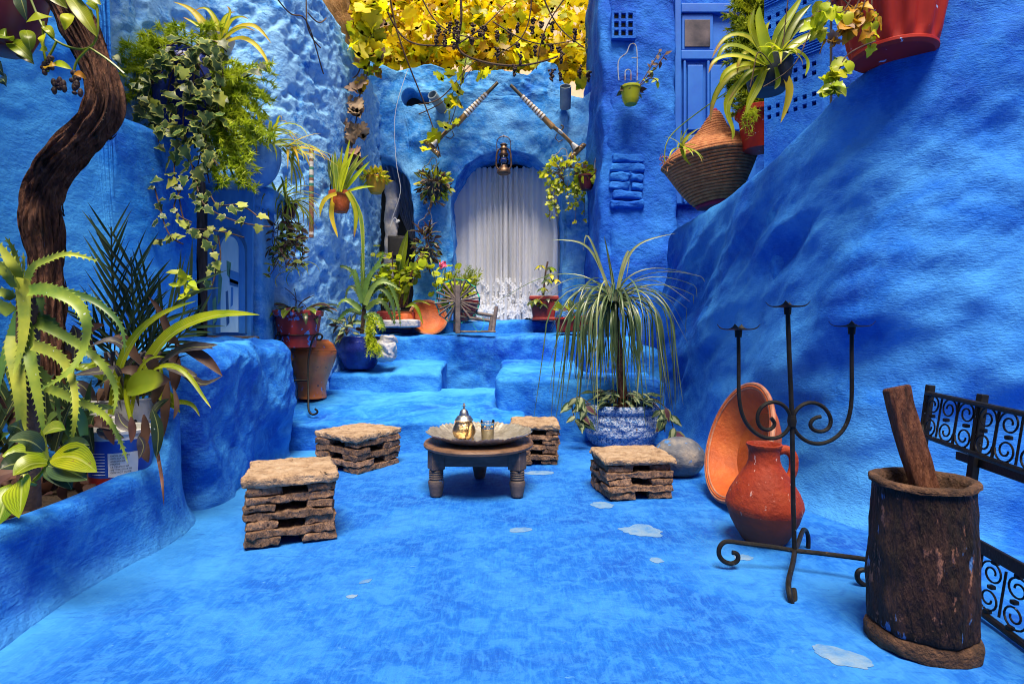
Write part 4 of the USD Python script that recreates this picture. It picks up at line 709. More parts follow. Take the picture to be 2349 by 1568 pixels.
JC = np.array([1.085, 2.44, 0.0]); t = thing('jug', 'red clay jug with one handle and shade painted into its lower half', 'jug', JC)
obj('body', lathe([(0.150, 0.135), (0.157, 0.155), (0.154, 0.178), (0.140, 0.215), (0.112, 0.262), (0.086, 0.302), (0.070, 0.328), (0.063, 0.350), (0.062, 0.385), (0.066, 0.402), (0.072, 0.410), (0.072, 0.418), (0.066, 0.419), (0.060, 0.411), (0.055, 0.39), (0.055, 0.35), (0.001, 0.33)], 56, JC), 'jug_clay', t, 40)
obj('foot', lathe([(0.001, 0.0), (0.078, 0.0), (0.092, 0.012), (0.118, 0.055), (0.138, 0.095), (0.150, 0.135)], 56, JC), 'jug_shaded_clay', t, 40, label='lower half with shade painted into the clay colour')
obj('handle', tube(spline([JC + np.array(q) for q in ((0.058, 0.0, 0.385), (0.090, 0.0, 0.392), (0.120, 0.0, 0.372), (0.128, 0.0, 0.330), (0.118, 0.0, 0.285), (0.100, 0, 0.262))], 22), 0.016, 12, flat=1.25), 'jug_clay', t)
m = trimesh.creation.icosphere(4, 1.0); v = m.vertices * np.array([0.158, 0.135, 0.128]); v = v + rough(v, 0.022, 5, 7, 3) + rough(v, 0.003, 40, 8, 2); v = v @ rotz(0.2).T
one('boulder', (v + np.array([1.035, 3.52, 0.122]), m.faces), 'boulder_stone', 'round speckled grey boulder on the floor between the low stool and the clay dish', 'boulder', smooth=True)

# ------------------------------------------------------------------ mortar, pestle, iron panel
MC = np.array([1.188, 1.64, 0.0])
def mw(th, r, z): return 0.90 + 0.035 * np.sin(th * 2 + 0.6) + 0.02 * np.sin(3 * th + 4 * z) + 0.012 * np.sin(7 * th + 9 * z) + 0.006 * np.sin(19 * th)
t = thing('mortar', 'tall weathered wooden mortar hollowed from a log standing at the lower right corner', 'mortar', MC)
v, f = lathe([(0.001, 0.05), (0.140, 0.05)] + [(0.147 + 0.007 * math.sin(z * 9), z) for z in np.linspace(0.06, 0.455, 26)] + [(0.152, 0.468)], 90, MC, mw); v = v + rough(v, 0.006, 14, 3, 3) * np.array([1, 1, 0.3])
obj('trunk', (v, f), 'mortar_wood', t, 60)
v, f = lathe([(0.1515, 0.462), (0.1515, 0.472), (0.147, 0.478), (0.134, 0.479), (0.124, 0.475), (0.115, 0.462), (0.106, 0.40), (0.09, 0.30), (0.001, 0.27)], 90, MC, mw); obj('rim', (v + rough(v, 0.004, 22, 4, 3), f), 'mortar_rim_wood', t, 50)
v, f = lathe([(0.001, 0.0), (0.150, 0.0), (0.163, 0.006), (0.165, 0.035), (0.160, 0.050), (0.146, 0.056), (0.13, 0.056)], 80, MC, lambda th, r, z: 0.862 + 0.03 * np.sin(2 * th + 0.8) + 0.02 * np.sin(5 * th + 1) + 0.008 * np.sin(17 * th)); obj('foot', (v + rough(v, 0.012, 14, 5, 3), f), 'mortar_rim_wood', t, 50)
pa, pb = P(2128, 1140, 1.66), P(2048, 888, 1.72); d = pb - pa; L = np.linalg.norm(d)
v, f = rbox((0.073, 0.040, L + 0.26), 0.010, (4, 3, 30), 0, rs=3); k = v[:, 2] / L; v[:, 0] += 0.012 * k ** 2; v = v + rough(v, 0.010, 5, 9, 3)
one('pestle', xf((v, f), frame(d, (1, 0.1, 0)), pa + d * 0.5 - unit(d) * 0.13), 'pestle_wood', 'flat dark wooden pestle standing slanted in the mortar', 'pestle')

def ornament(parent, A, B, C, n, rad=0.0038):
    """a band of n scroll cells in the parallelogram A + s (B - A) + q (C - A); each cell: a bar and four scrolls"""
    A, B, C = map(np.asarray, (A, B, C))
    def pt(s, q): return A + s * (B - A) + q * (C - A)
    for k in range(n + 1): obj('bar', tube(np.array([pt(k / n, 0), pt(k / n, 1)]), rad * 1.25, 6), 'iron', parent)
    for k in range(n):
        s0, w = k / n, 1 / n
        for m_, q0 in ((0, 0.25), (1, 0.25), (0, 0.75), (1, 0.75)):
            pts = []
            for a in np.linspace(0, 4.1 * PI / 1.35, 26):
                r = 0.46 * (1 - a / (4.1 * PI / 1.35) * 0.72); x = 0.25 + 0.5 * r * math.cos(a + (PI if True else 0)) * 0.98; zz = (0.24 * r / 0.46) * math.sin(a + PI)
                x = x if m_ == 0 else 1 - x; pts.append(pt(s0 + w * (0.5 - (0.5 - x) * (1.0)), q0 + (zz if q0 < 0.5 else -zz)))
            obj('scroll', tube(np.array(pts), rad * 0.85, 6), 'iron', parent)
        obj('bar', tube(np.array([pt(s0 + w / 2, 0.06), pt(s0 + w / 2, 0.94)]), rad, 6), 'iron', parent)
        for q in (0.02, 0.5, 0.98):
            for s in (s0 + w * 0.28, s0 + w * 0.72): obj('clip', xf(rbox((0.017, 0.017, 0.013), 0.003, (1, 1, 1), rs=1), None, pt(s, q)), 'iron', parent)
gt = thing('iron_panel', 'black wrought iron grille with two scrollwork bands leaning behind the mortar', 'grille', (1.5, 1.7, 0))
def gp(y, z): return np.array([1.545 - (2.25 - y) * 0.165 + z * (0.10 + 0.10 * (y - 1.6)), y, z])
yA, yB = 2.26, 1.14
for z in (0.655, 0.49): obj('rail', tube(np.array([gp(yA, z), gp(yB, z)]), 0.0095, 8), 'iron', gt)
for z, h in ((0.462, 0.03), (0.215, 0.04)):
    v, f = rbox((yA - yB if z < 0.3 else yA - yB - 0.2, 0.014, h), 0.003, (8, 1, 1)); d = gp(yB, z) - gp(yA, z); obj('flat_bar', xf((v, f), frame((0.1, 0, 1), d), (gp(yA, z) + gp(yB, z)) / 2 + (0 if z < 0.3 else 0.012, 0 if z < 0.3 else -0.1, 0)), 'iron', gt)
obj('rail', tube(np.array([gp(yA, 0.022), gp(yB, 0.022)]), 0.011, 8), 'iron', gt)
ornament(gt, gp(yA, 0.49), gp(yB, 0.49), gp(yA, 0.655), 5); ornament(gt, gp(yA, 0.035), gp(yB, 0.035), gp(yA, 0.19), 5)
for y in (yA, 1.93, yB): obj('post', xf(rbox((0.026, 0.026, 0.70), 0.004, (1, 1, 6)), roty(0.13), gp(y, 0.34) + (0.02, 0, 0)), 'iron', gt)

# ------------------------------------------------------------------ amphora, flower stand, pots on the steps
AC = P(716, 934, 5.0); AC[2] = 0.318; t = thing('amphora', 'big brown clay jar with a handle behind the flower stand', 'jar', AC); k = 5.0 / 1300
obj('body', lathe([(0.001, 0.0), (32 * k, 0.0), (30.5 * k, 10 * k), (31 * k, 25 * k), (36 * k, 46 * k), (46 * k, 72 * k), (53 * k, 94 * k), (53.5 * k, 106 * k), (47 * k, 122 * k), (40 * k, 128 * k), (36.5 * k, 130 * k), (36 * k, 132.5 * k), (31 * k, 132.5 * k), (29 * k, 128 * k), (0.001, 110 * k)], 56, AC), 'amphora_clay', t, 40)
for z in (108, 114, 120): obj('ridge', lathe([(r * k - 0.004, (z - 1.4) * k) for r in [{108: 53, 114: 50, 120: 47.5}[z]]] + [({108: 53, 114: 50, 120: 47.5}[z] * k + 0.003, z * k)] + [({108: 53, 114: 50, 120: 47.5}[z] * k - 0.006, (z + 1.4) * k)], 56, AC), 'amphora_clay', t)
obj('handle', tube(spline([AC + np.array(q) * k for q in ((-20, -36, 118), (-26, -50, 128), (-30, -60, 122), (-30, -62, 108), (-26, -56, 88))], 18), 0.020, 10), 'amphora_clay', t)
FP = P(684, 796, 4.72); t = thing('flower_stand', 'black wrought iron flower stand with scrolled legs on the lowest step', 'flower stand', FP)
def sp_(l, y): return PP([(a, b, c if c else y) for a, b, c in [(q + (0,))[:3] for q in l]], y, 6 * len(l))
obj('ring', tube(np.array([FP + (0.165 * math.cos(a), 0.165 * math.sin(a), 0.10) for a in np.linspace(0, 2 * PI, 33)]), 0.006, 6), 'iron', t)
for l in ([(634, 768, 4.6), (632, 778, 4.6), (641, 780, 4.6), (643, 770, 4.6), (636, 764, 4.6), (645, 764, 4.6), (648, 800, 4.6), (652, 860, 4.6), (654, 925, 4.55)],
          [(726, 777, 4.62), (734, 779, 4.62), (739, 771, 4.62), (730, 765, 4.62), (719, 775, 4.62), (709, 810, 4.62), (706, 860, 4.58), (707, 915, 4.5), (710, 945, 4.45), (720, 950, 4.45), (728, 944, 4.45), (722, 937, 4.45)],
          [(672, 792, 4.9), (671, 850, 4.9), (664, 900, 4.95), (660, 915, 5.0)], [(705, 790, 4.9), (702, 840, 4.9), (695, 905, 4.95)]):
    obj('leg', tube(PP(l, n=50), 0.0085, 8), 'iron', t)
obj('crossbar', tube(np.array([P(651, 872, 4.58), P(706, 872, 4.58)]), 0.008, 6), 'iron', t); obj('crossbar', tube(np.array([P(651, 872, 4.58), P(668, 868, 4.9)]), 0.007, 6), 'iron', t)
t = thing('potted_plant', 'wide red flowerpot with flaking blue paint and broad drooping leaves on the iron stand', 'potted plant', FP); kk = 4.72 / 1300
pot(t, FP, [(38 * kk, 0), (39 * kk, 4 * kk), (47 * kk, 48 * kk), (50 * kk, 70 * kk), (55 * kk, 72 * kk), (56 * kk, 82 * kk)], 'red_pot_paint', 48)
rng = random.Random(21); c = FP + np.array([0, 0, 80 * kk])
for k in range(34):
    a = rng.uniform(-PI, PI) if k > 16 else rng.choice((rng.uniform(-1.2, 0.4), rng.uniform(2.6, 4.0))); q = c + np.array([math.cos(a), math.sin(a), 0]) * rng.uniform(0.02, 0.15)
    pa = arc(q, a, rng.uniform(0.2, 0.9), rng.uniform(0.10, 0.24), rng.uniform(1.0, 2.2), 7); put_blade(t, pa, oval(7, rng.uniform(0.045, 0.075)), rng.choice(['trad_leaf', 'trad_leaf', 'dark_trad_leaf', 'dark_purple_leaf']), (math.cos(a) * 0.5, math.sin(a) * 0.5 - 0.4, 1))
b = MB()
for k in range(5): q = c + rdir(rng) * 0.05; b.add(tube(spline([q, q + (rng.uniform(-0.05, 0.05), 0, 0.08), q + (rng.uniform(-0.12, 0.12), 0, 0.16)], 6), 0.003, 4))
obj('stems', b.mesh(), 'twig', t, kind='stuff')

def aloe_leaf(parent, path, w, m, side=None, teeth=0.020, thick=0.32, name='leaf'):
    path = np.asarray(path); n = len(path); (bv, bf), u = blade(path, w, side, 0.30); L, M, Rr = bv[0::3], bv[1::3], bv[2::3]; w = np.broadcast_to(w, (n,))
    s = Rr - L; t = np.gradient(path, axis=0); nr = np.cross(s, t); nr /= np.maximum(np.linalg.norm(nr, axis=1, keepdims=True), 1e-9)
    B1 = L * 0.72 + Rr * 0.28 - nr * (w * thick)[:, None]; B2 = L * 0.28 + Rr * 0.72 - nr * (w * thick)[:, None]
    v = np.stack([L, M, Rr, B2, B1], 1).reshape(-1, 3); i, j = np.meshgrid(np.arange(n - 1), np.arange(5), indexing='ij'); q = np.stack([i * 5 + j, i * 5 + (j + 1) % 5, (i + 1) * 5 + (j + 1) % 5, (i + 1) * 5 + j], -1).reshape(-1, 4)
    body = obj(name, (v, q), m, parent, 60); Ls = np.r_[0, np.cumsum(np.linalg.norm(np.diff(path, axis=0), axis=1))]; T = []
    for E, sg in ((L, -1), (Rr, 1)):
        for x in np.arange(teeth, Ls[-1] * 0.96, teeth):
            p = np.array([np.interp(x, Ls, E[:, k]) for k in range(3)]); tt = unit([np.interp(x, Ls, t[:, k]) for k in range(3)]); o = unit([np.interp(x, Ls, s[:, k]) for k in range(3)]) * sg; h = teeth * 0.34
            T += [p - tt * h * 0.8, p + tt * h * 0.6, p + o * h * 1.0 + tt * h * 0.9]
    if T: T = np.array(T); obj('teeth', (T, np.arange(len(T)).reshape(-1, 3)), m, body, kind='stuff')

# ------------------------------------------------------------------ the big aloe in the near left corner
AL = P(60, 700, 1.95); t = thing('aloe_plant', 'big toothed aloe sprawling over the planter at the left edge', 'aloe', (AL[0], AL[1], 0.27))
leaves = [([(64, 640), (78, 612), (110, 596), (151, 583), (190, 588), (225, 600)], 0.026, 0), ([(66, 668), (100, 664), (132, 672), (175, 694), (200, 740), (196, 790), (170, 840), (130, 872), (91, 893)], 0.043, 0),
          ([(70, 664), (110, 664), (160, 672), (215, 690), (255, 720), (280, 755), (286, 812)], 0.030, 1), ([(68, 732), (105, 748), (141, 766), (195, 800), (240, 842), (264, 885), (266, 920), (258, 952)], 0.036, 0),
          ([(54, 632), (58, 690), (57, 760), (46, 815), (30, 862)], 0.050, 0), ([(36, 770), (34, 800), (42, 860), (49, 930), (52, 1010), (57, 1108)], 0.052, 0), ([(60, 740), (66, 790), (76, 850), (88, 910), (97, 963), (101, 1006)], 0.044, 0),
          ([(75, 792), (105, 800), (138, 818), (162, 855), (174, 910), (172, 970), (158, 1038)], 0.036, 0), ([(88, 882), (120, 892), (165, 912), (214, 934), (250, 962), (276, 1010), (293, 1062)], 0.032, 0),
          ([(40, 636), (30, 612), (18, 590), (-8, 552)], 0.046, 0), ([(47, 630), (40, 600), (30, 570), (11, 543)], 0.026, 0), ([(52, 632), (55, 605), (53, 578)], 0.018, 0), ([(38, 660), (20, 630), (-4, 606), (-40, 592)], 0.048, 0),
          ([(34, 684), (10, 672), (-40, 668)], 0.040, 0), ([(28, 716), (0, 700), (-40, 700)], 0.046, 0), ([(94, 682), (96, 700), (97, 724)], 0.030, 1), ([(70, 722), (100, 728), (128, 742), (142, 765)], 0.030, 1),
          ([(60, 690), (20, 800), (-6, 900), (-20, 990)], 0.05, 1), ([(80, 840), (118, 880), (134, 930), (140, 985)], 0.03, 1)]
rng = random.Random(3)
for k, (l, w, dk) in enumerate(leaves):
    y = 1.93 + 0.05 * dk + rng.uniform(-0.04, 0.04); n = 5 * len(l); pts = [(u, v, y - 0.10 * (i / len(l)) * (0 if dk else 1) * rng.uniform(0.3, 1)) for i, (u, v) in enumerate(l)]
    aloe_leaf(t, PP(pts, n=n), taper(n, w * 1.0, 0.9, 0.62, 0.1), 'aloe_dark_skin' if dk else 'aloe_skin', (rng.uniform(-0.3, 0.3), -1, rng.uniform(0.1, 0.5)))
obj('stem', tube(spline([(AL[0] - 0.03, AL[1] + 0.05, 0.28), (AL[0] - 0.02, AL[1] + 0.03, 0.6), (AL[0], AL[1] + 0.01, 1.02)], 14), 0.034, 10), 'twig', t)

# low fleshy leaves at its foot
t = thing('ground_plant', 'broad leaved green plant spilling over the planter rim at the left edge', 'plant', P(95, 1075, 1.85))
rng = random.Random(8)
for u, v, a, L, w, m in [(100, 1040, (-60, 15), 0, 0.07, 'dark_trad_leaf')] * 0 + [(118, 1052, (222, 1082), 0, 0.085, 'bright_leaf'), (112, 1050, (95, 985), 0, 0.06, 'bright_leaf'), (112, 1055, (5, 1045), 0, 0.075, 'trad_leaf'), (108, 1062, (30, 1090), 0, 0.07, 'trad_leaf'),
      (50, 1098, (44, 1187), 0, 0.095, 'bright_leaf'), (110, 1068, (200, 1100), 0, 0.075, 'dark_trad_leaf'), (105, 1075, (165, 1122), 0, 0.07, 'dark_trad_leaf'), (30, 1110, (-6, 1205), 0, 0.08, 'trad_leaf'), (100, 1035, (20, 1010), 0, 0.06, 'dark_trad_leaf'), (130, 1040, (205, 1020), 0, 0.05, 'dark_trad_leaf'),
      (70, 1080, (0, 1075), 0, 0.07, 'dark_trad_leaf'), (60, 1000, (20, 975), 0, 0.05, 'dark_trad_leaf'), (90, 1005, (150, 985), 0, 0.05, 'trad_leaf'), (30, 1130, (-30, 1180), 0, 0.09, 'dark_trad_leaf')]:
    y = 1.76 + rng.uniform(-0.03, 0.06); mu, mv = (u + a[0]) / 2, (v + a[1]) / 2 - rng.uniform(6, 20); put_blade(t, PP([(u, v, y), (mu, mv, y - 0.04), (a[0], a[1], y - 0.07)], n=10), oval(10, w), m, (rng.uniform(-0.4, 0.4), -0.9, 0.7), 0.3)
obj('stems', join(tube(spline([P(118, 1052, 1.78), P(100, 1080, 1.82), P(80, 1100, 1.9)], 6), 0.007, 6), tube(spline([P(50, 1098, 1.76), P(60, 1105, 1.82), P(80, 1110, 1.9)], 6), 0.007, 6)), 'trad_leaf', t)

# containers in the planter
TCN = P(282, 1030, 2.70); TCN[2] = 0.27; t = thing('paint_tin', 'rusty white tin with black lettering half hidden behind the blue bucket', 'tin', TCN)
r, h = 0.165, 0.32
obj('can', lathe([(0.001, 0), (r * 0.93, 0), (r * 0.94, h * 0.1), (r, h * 0.97), (r + 0.006, h * 0.98), (r + 0.006, h), (r - 0.004, h), (r - 0.004, h * 0.85), (0.001, h * 0.85)], 48, TCN), 'white_enamel', t, 35)
def wrap(mesh, c, rad, a0, z, squash=1.0):
    v = np.asarray(mesh.vertices); a = a0 + v[:, 0] * squash / rad; r = rad + 0.0008 + v[:, 2] * 0.5; return np.stack([c[0] + r * np.cos(a), c[1] + r * np.sin(a), c[2] + z + v[:, 1]], 1), mesh.faces
obj('lettering', wrap(meshkit.text_mesh('BRA', 0.046, 0.0015, True), TCN, r * 0.985, -PI / 2 + 0.25, 0.18), 'black_ink', t)
BCN = P(277, 1085, 2.42); BCN[2] = 0.275; t = thing('plastic_bucket', 'blue and white plastic glue bucket with a printed label inside the planter', 'bucket', BCN)
r, h = 0.122, 0.215
def bk(z0, z1): return [(r * (0.90 + 0.10 * z / h), z) for z in np.linspace(z0, z1, 5)]
obj('wall', lathe([(0.001, 0.028)] + bk(0.026, h * 0.83), 48, BCN), 'bucket_blue', t, 35); obj('base', lathe([(0.001, 0)] + bk(0, 0.026), 48, BCN), 'bucket_red', t, 35)
obj('rim', lathe(bk(h * 0.83, h * 0.93) + [(r + 0.004, h * 0.94), (r + 0.006, h), (r, h + 0.003), (r - 0.006, h), (r - 0.006, h * 0.7), (0.001, h * 0.7)], 48, BCN), 'bucket_white', t, 35)
a = np.linspace(-PI / 2 + 0.22, -PI / 2 + 1.15, 12); lv = np.array([[BCN[0] + (r * (0.90 + 0.10 * z / h) + 0.0012) * math.cos(x), BCN[1] + (r * (0.90 + 0.10 * z / h) + 0.0012) * math.sin(x), BCN[2] + z] for x in a for z in (0.030, 0.06, 0.09, 0.128)])
obj('label', (lv, grid_faces(12, 4)), 'bucket_white', t, True)
for k, s in enumerate(['ENCOLLER BIEN', 'APPLICATION', 'ASSEMBLER', 'PROPRE', "LE TEMPS D'AP", 'METTRE SOUS PR', 'CONTACT OU PR']):
    z = 0.115 - 0.0115 * k; obj('lettering', wrap(meshkit.text_mesh(s, 0.0062, 0.0010), BCN, r * (0.90 + 0.10 * z / h) + 0.0010, -PI / 2 + 0.30, z), 'black_ink', t)
for k in range(8): z = 0.040 + 0.0125 * k; aa = np.linspace(-PI / 2 - 0.42, -PI / 2 + 0.12, 8); rr = r * (0.90 + 0.10 * z / h) + 0.0008; obj('tick', tube(np.array([[BCN[0] + rr * math.cos(x), BCN[1] + rr * math.sin(x), BCN[2] + z] for x in aa]), 0.0011, 4), 'white_ink', t)
z = 0.112; aa = np.linspace(-0.16, 0.16, 9); lo = np.array([[BCN[0] + (r * 0.975 + 0.002) * math.cos(-PI / 2 - 0.72 + x), BCN[1] + (r * 0.975 + 0.002) * math.sin(-PI / 2 - 0.72 + x), BCN[2] + z + s * 0.014 * math.sqrt(max(0, 1 - (x / 0.165) ** 2))] for x in aa for s in (-1, 1)])
obj('logo', (lo, grid_faces(9, 2)), 'bucket_red', t); obj('lettering', wrap(meshkit.text_mesh('UE', 0.013, 0.001, True), BCN, r * 0.975 + 0.0024, -PI / 2 - 0.76, z - 0.006), 'white_ink', t)
obj('handle', xf(rbox((0.016, 0.008, 0.10), 0.003, (1, 1, 3)), None, BCN + np.array([0.035, -0.092, h + 0.012])), 'bucket_white', t)

# ------------------------------------------------------------------ palm and broad leaves behind the aloe
t = thing('palm', 'dark stiff leaved young palm rising behind the aloe', 'palm', P(290, 880, 2.8)); rng = random.Random(14)
def frond(base, tip, bend, n_l, L0, y):
    path = PP([(base[0], base[1], y), (base[0] * 0.5 + tip[0] * 0.5 + bend, base[1] * 0.5 + tip[1] * 0.5, y - 0.03), (tip[0], tip[1], y - 0.08)], n=20); obj('stalk', tube(path, np.linspace(0.008, 0.003, 20), 6), 'palm_leaf', t)
    tt = np.gradient(path, axis=0)
    for k in range(n_l):
        x = 0.25 + 0.75 * k / n_l; i = min(int(x * 19), 18); p = path[i] + (path[i + 1] - path[i]) * (x * 19 - i); d = unit(tt[i])
        for s in (-1, 1):
            sd = unit(np.cross(d, (rng.uniform(-0.2, 0.2), -1, 0.2))) * s; dr = unit(d * rng.uniform(0.9, 1.3) + sd * rng.uniform(0.45, 0.75) + np.array([0, rng.uniform(-0.25, 0.1), 0])); L = L0 * (1 - 0.35 * x) * rng.uniform(0.8, 1.1)
            q = np.array([p + dr * L * z + np.array([0, 0, -0.05 * L * z * z]) for z in np.linspace(0, 1, 5)]); put_blade(t, q, taper(5, 0.017, 0.5, 0.7, 0.3), 'palm_leaf', (rng.uniform(-0.6, 0.6), -1, 0.3), 0.35)
for bs, tp, bd, nl, L0 in (((295, 890), (255, 520), -12, 11, 0.30), ((300, 890), (345, 640), -4, 10, 0.30), ((310, 880), (450, 640), -22, 11, 0.30), ((305, 885), (300, 590), 4, 10, 0.32), ((310, 890), (460, 740), -25, 9, 0.25), ((290, 890), (190, 700), 10, 7, 0.22)): frond(bs, tp, bd, nl, L0 * 1.13, 2.80 + rng.uniform(-0.06, 0.06))
t = thing('broadleaf_plant', 'long broad leaves in lime green and dusky purple growing from the white tin', 'plant', P(300, 900, 2.32)); rng = random.Random(15)
for l, w, m, sd in [([(292, 940), (330, 850), (372, 785), (420, 748), (500, 722), (595, 722)], 0.062, 'bright_leaf', (0.1, -1, 0.7)), ([(255, 950), (275, 840), (320, 760), (380, 715), (450, 690)], 0.032, 'bright_leaf', (0.3, -1, 0.4)),
                    ([(300, 985), (285, 920), (262, 860), (230, 830), (180, 850)], 0.03, 'trad_leaf', (0, -1, 0.6)), ([(318, 870), (372, 840), (420, 850), (460, 900), (484, 935)], 0.022, 'bright_leaf', (0, -1, 0.8)),
                    ([(372, 950), (400, 925), (440, 928), (458, 955)], 0.022, 'bright_leaf', (0, -1, 0.6)), ([(300, 955), (312, 885), (320, 850), (345, 822), (378, 818)], 0.02, 'bright_leaf', (0, -1, 0.5))]:
    y = 2.58 + rng.uniform(-0.05, 0.05); n = 14; put_blade(t, PP([(a, b, y - 0.02 * i) for i, (a, b) in enumerate(l)], n=n), oval(n, w * 1.1) if w > 0.04 else taper(n, w * 1.2, 0.7, 0.6, 0.4), m, sd, 0.3)
put_blade(t, PP([(292, 900, 2.52), (318, 882, 2.48), (350, 875, 2.46), (392, 872, 2.43)], n=12), oval(12, 0.11), 'browntip_leaf', (0.2, -1, 0.35), 0.35)
obj('stalk', tube(PP([(318, 1045, 2.50), (300, 960, 2.52), (290, 905, 2.54), (296, 850, 2.56)], n=18), np.linspace(0.006, 0.014, 18), 8), 'bright_leaf', t)
for l, w in [([(390, 860), (410, 790), (398, 780), (372, 720), (340, 680)], 0.045), ([(330, 870), (400, 868), (470, 850), (545, 820)][:0] or [(350, 850), (420, 800), (470, 795), (500, 790)], 0.05), ([(375, 830), (420, 850), (460, 880), (510, 862)], 0.04), ([(380, 840), (430, 870), (470, 905), (500, 870)][:0] or [(382, 845), (410, 848), (445, 862), (452, 858)], 0.04),
             ([(395, 800), (402, 830), (404, 870), (400, 900)], 0.06), ([(365, 880), (350, 930), (345, 990)], 0.06), ([(385, 870), (382, 930), (376, 1000)], 0.05), ([(340, 850), (280, 790), (250, 780), (205, 795)], 0.042), ([(300, 850), (240, 850), (170, 860)], 0.045), ([(230, 850), (215, 800), (212, 760), (240, 745)], 0.08), ([(180, 850), (170, 810), (175, 770), (168, 745)], 0.07),
             ([(330, 840), (300, 800), (285, 775), (260, 770)], 0.04), ([(405, 790), (450, 810), (480, 830), (510, 862)], 0.05), ([(400, 800), (445, 790), (490, 800)], 0.03), ([(350, 900), (250, 920), (190, 940)], 0.04), ([(232, 1010), (270, 1005), (310, 1022)], 0.05), ([(270, 960), (235, 970), (205, 1000)], 0.035)]:
    y = 2.64 + rng.uniform(-0.1, 0.08); n = 10; put_blade(t, PP([(a, b, y - 0.02 * i) for i, (a, b) in enumerate(l)], n=n), oval(n, w), rng.choice(['purple_leaf', 'purple_leaf', 'brown_leaf']), (rng.uniform(-0.5, 0.5), -1, rng.uniform(0.2, 0.9)), 0.3)
for l, w in [([(340, 980), (352, 1000), (362, 1040), (372, 1100), (376, 1160)], 0.016), ([(325, 990), (330, 1025), (340, 1060)], 0.045), ([(420, 960), (432, 985), (425, 1000)][:0] or [(398, 890), (406, 930), (398, 960)], 0.02)]:
    put_blade(t, PP([(a, b, 2.12 if b > 1060 else 2.36) for a, b in l], n=10), oval(10, w), 'brown_leaf', (0.3, -1, 0.2), 0.4)
b = MB()
for k in range(9):
    q = P(295 + rng.uniform(-40, 50), 905, 2.66 + rng.uniform(-0.05, 0.05)); b.add(tube(spline([q - (0, 0, 0.1), q + (rng.uniform(-0.05, 0.05), 0, 0.08), q + (rng.uniform(-0.15, 0.2), rng.uniform(-0.1, 0.05), 0.2)], 8), 0.008, 6))
obj('stems', b.mesh(), 'purple_leaf', t, kind='stuff')
for k in range(46):
    u0, v0 = rng.uniform(215, 370), rng.uniform(850, 960); a = rng.uniform(0, 2 * PI); L = rng.uniform(40, 95); y = rng.uniform(2.52, 2.78); u1, v1 = u0 + L * math.cos(a), v0 + 0.75 * L * math.sin(a) - 15
    put_blade(t, PP([(u0, v0, y), ((u0 + u1) / 2, (v0 + v1) / 2 - rng.uniform(5, 20), y - 0.05), (u1, v1, y - 0.06)], n=9), oval(9, rng.uniform(0.025, 0.05)), rng.choice(['purple_leaf', 'brown_leaf', 'dark_trad_leaf', 'purple_leaf', 'trad_leaf']), (rng.uniform(-0.6, 0.6), -1, rng.uniform(0.1, 0.9)), 0.3)
for l, w in [([(214, 955), (205, 990), (215, 1040)], 0.05), ([(330, 950), (338, 990), (326, 1035)], 0.05), ([(238, 960), (250, 985), (262, 1020)], 0.04), ([(300, 955), (306, 985), (300, 1015)], 0.035), ([(200, 1000), (196, 1030), (206, 1075)], 0.05), ([(222, 985), (245, 992), (285, 1004)], 0.05), ([(350, 940), (362, 985), (358, 1050)], 0.045), ([(270, 945), (280, 970), (312, 990)], 0.04), ([(190, 975), (230, 968), (268, 985)], 0.05), ([(318, 1000), (328, 1022), (318, 1052)], 0.045)]:
    y = 2.27 + rng.uniform(-0.02, 0.04); put_blade(t, PP([(a, b, y) for a, b in l], n=10), oval(10, w), rng.choice(['purple_leaf', 'brown_leaf', 'dark_trad_leaf']), (rng.uniform(-0.5, 0.5), -1, rng.uniform(0.1, 0.6)), 0.35)
t_l = thing('leaf_litter', 'dead brown leaves lying round the plants in the planter', 'dead leaves', P(120, 1100, 2.2)); t_l.SetCustomDataByKey('kind', 'stuff'); bl = MB()
for k in range(420):
    x, yy = rng.uniform(-2.4, -1.72), rng.uniform(1.0, 2.75); bl.add(put_leaf(None, OVATE, rng.uniform(0.05, 0.13), (x, yy, 0.27 + rng.uniform(0, 0.10)), rdir(rng), (0, -0.3, 1), None, rng, 0.3, 0.6, only=True)[0])
obj('leaves', bl.mesh(), 'brown_leaf', t_l, True)
t_d = thing('dark_plant', 'dark mass of narrow leaves low behind the aloe at the left edge', 'plant', P(60, 980, 2.3))
for k in range(60):
    u0, v0 = rng.uniform(-30, 200), rng.uniform(930, 1040); a = rng.uniform(0.1, PI - 0.1); L = rng.uniform(60, 150); y = rng.uniform(2.2, 2.5); u1, v1 = u0 + L * math.cos(a) * 0.8, v0 - L * math.sin(a)
    put_blade(t_d, PP([(u0, v0, y), ((u0 + u1) / 2, (v0 + v1) / 2 - 12, y - 0.03), (u1, v1, y - 0.05)], n=8), taper(8, rng.uniform(0.03, 0.055), 0.7, 0.7, 0.4), rng.choice(['dark_trad_leaf', 'dark_trad_leaf', 'aloe_dark_skin', 'brown_leaf', 'palm_leaf']), (rng.uniform(-0.6, 0.6), -1, rng.uniform(0.1, 0.8)), 0.3)
put_blade(t, PP([(405, 650, 2.5), (420, 640, 2.48), (412, 615, 2.46)], n=8), oval(8, 0.05), 'lime_leaf', None); 
t = thing('seedling', 'small lime green leafy shoot standing above the dark palm leaves', 'plant', P(420, 690, 2.6)); rng = random.Random(17)
for k in range(22): a = rng.uniform(0, 2 * PI); q = P(420 + rng.uniform(-16, 16), 620 + rng.uniform(0, 62), 2.6); put_leaf(t, OVATE, rng.uniform(0.035, 0.06), q, (math.cos(a), math.sin(a) * 0.5, rng.uniform(-0.3, 0.5)), (0, -0.8, 0.6), 'lime_leaf', rng)
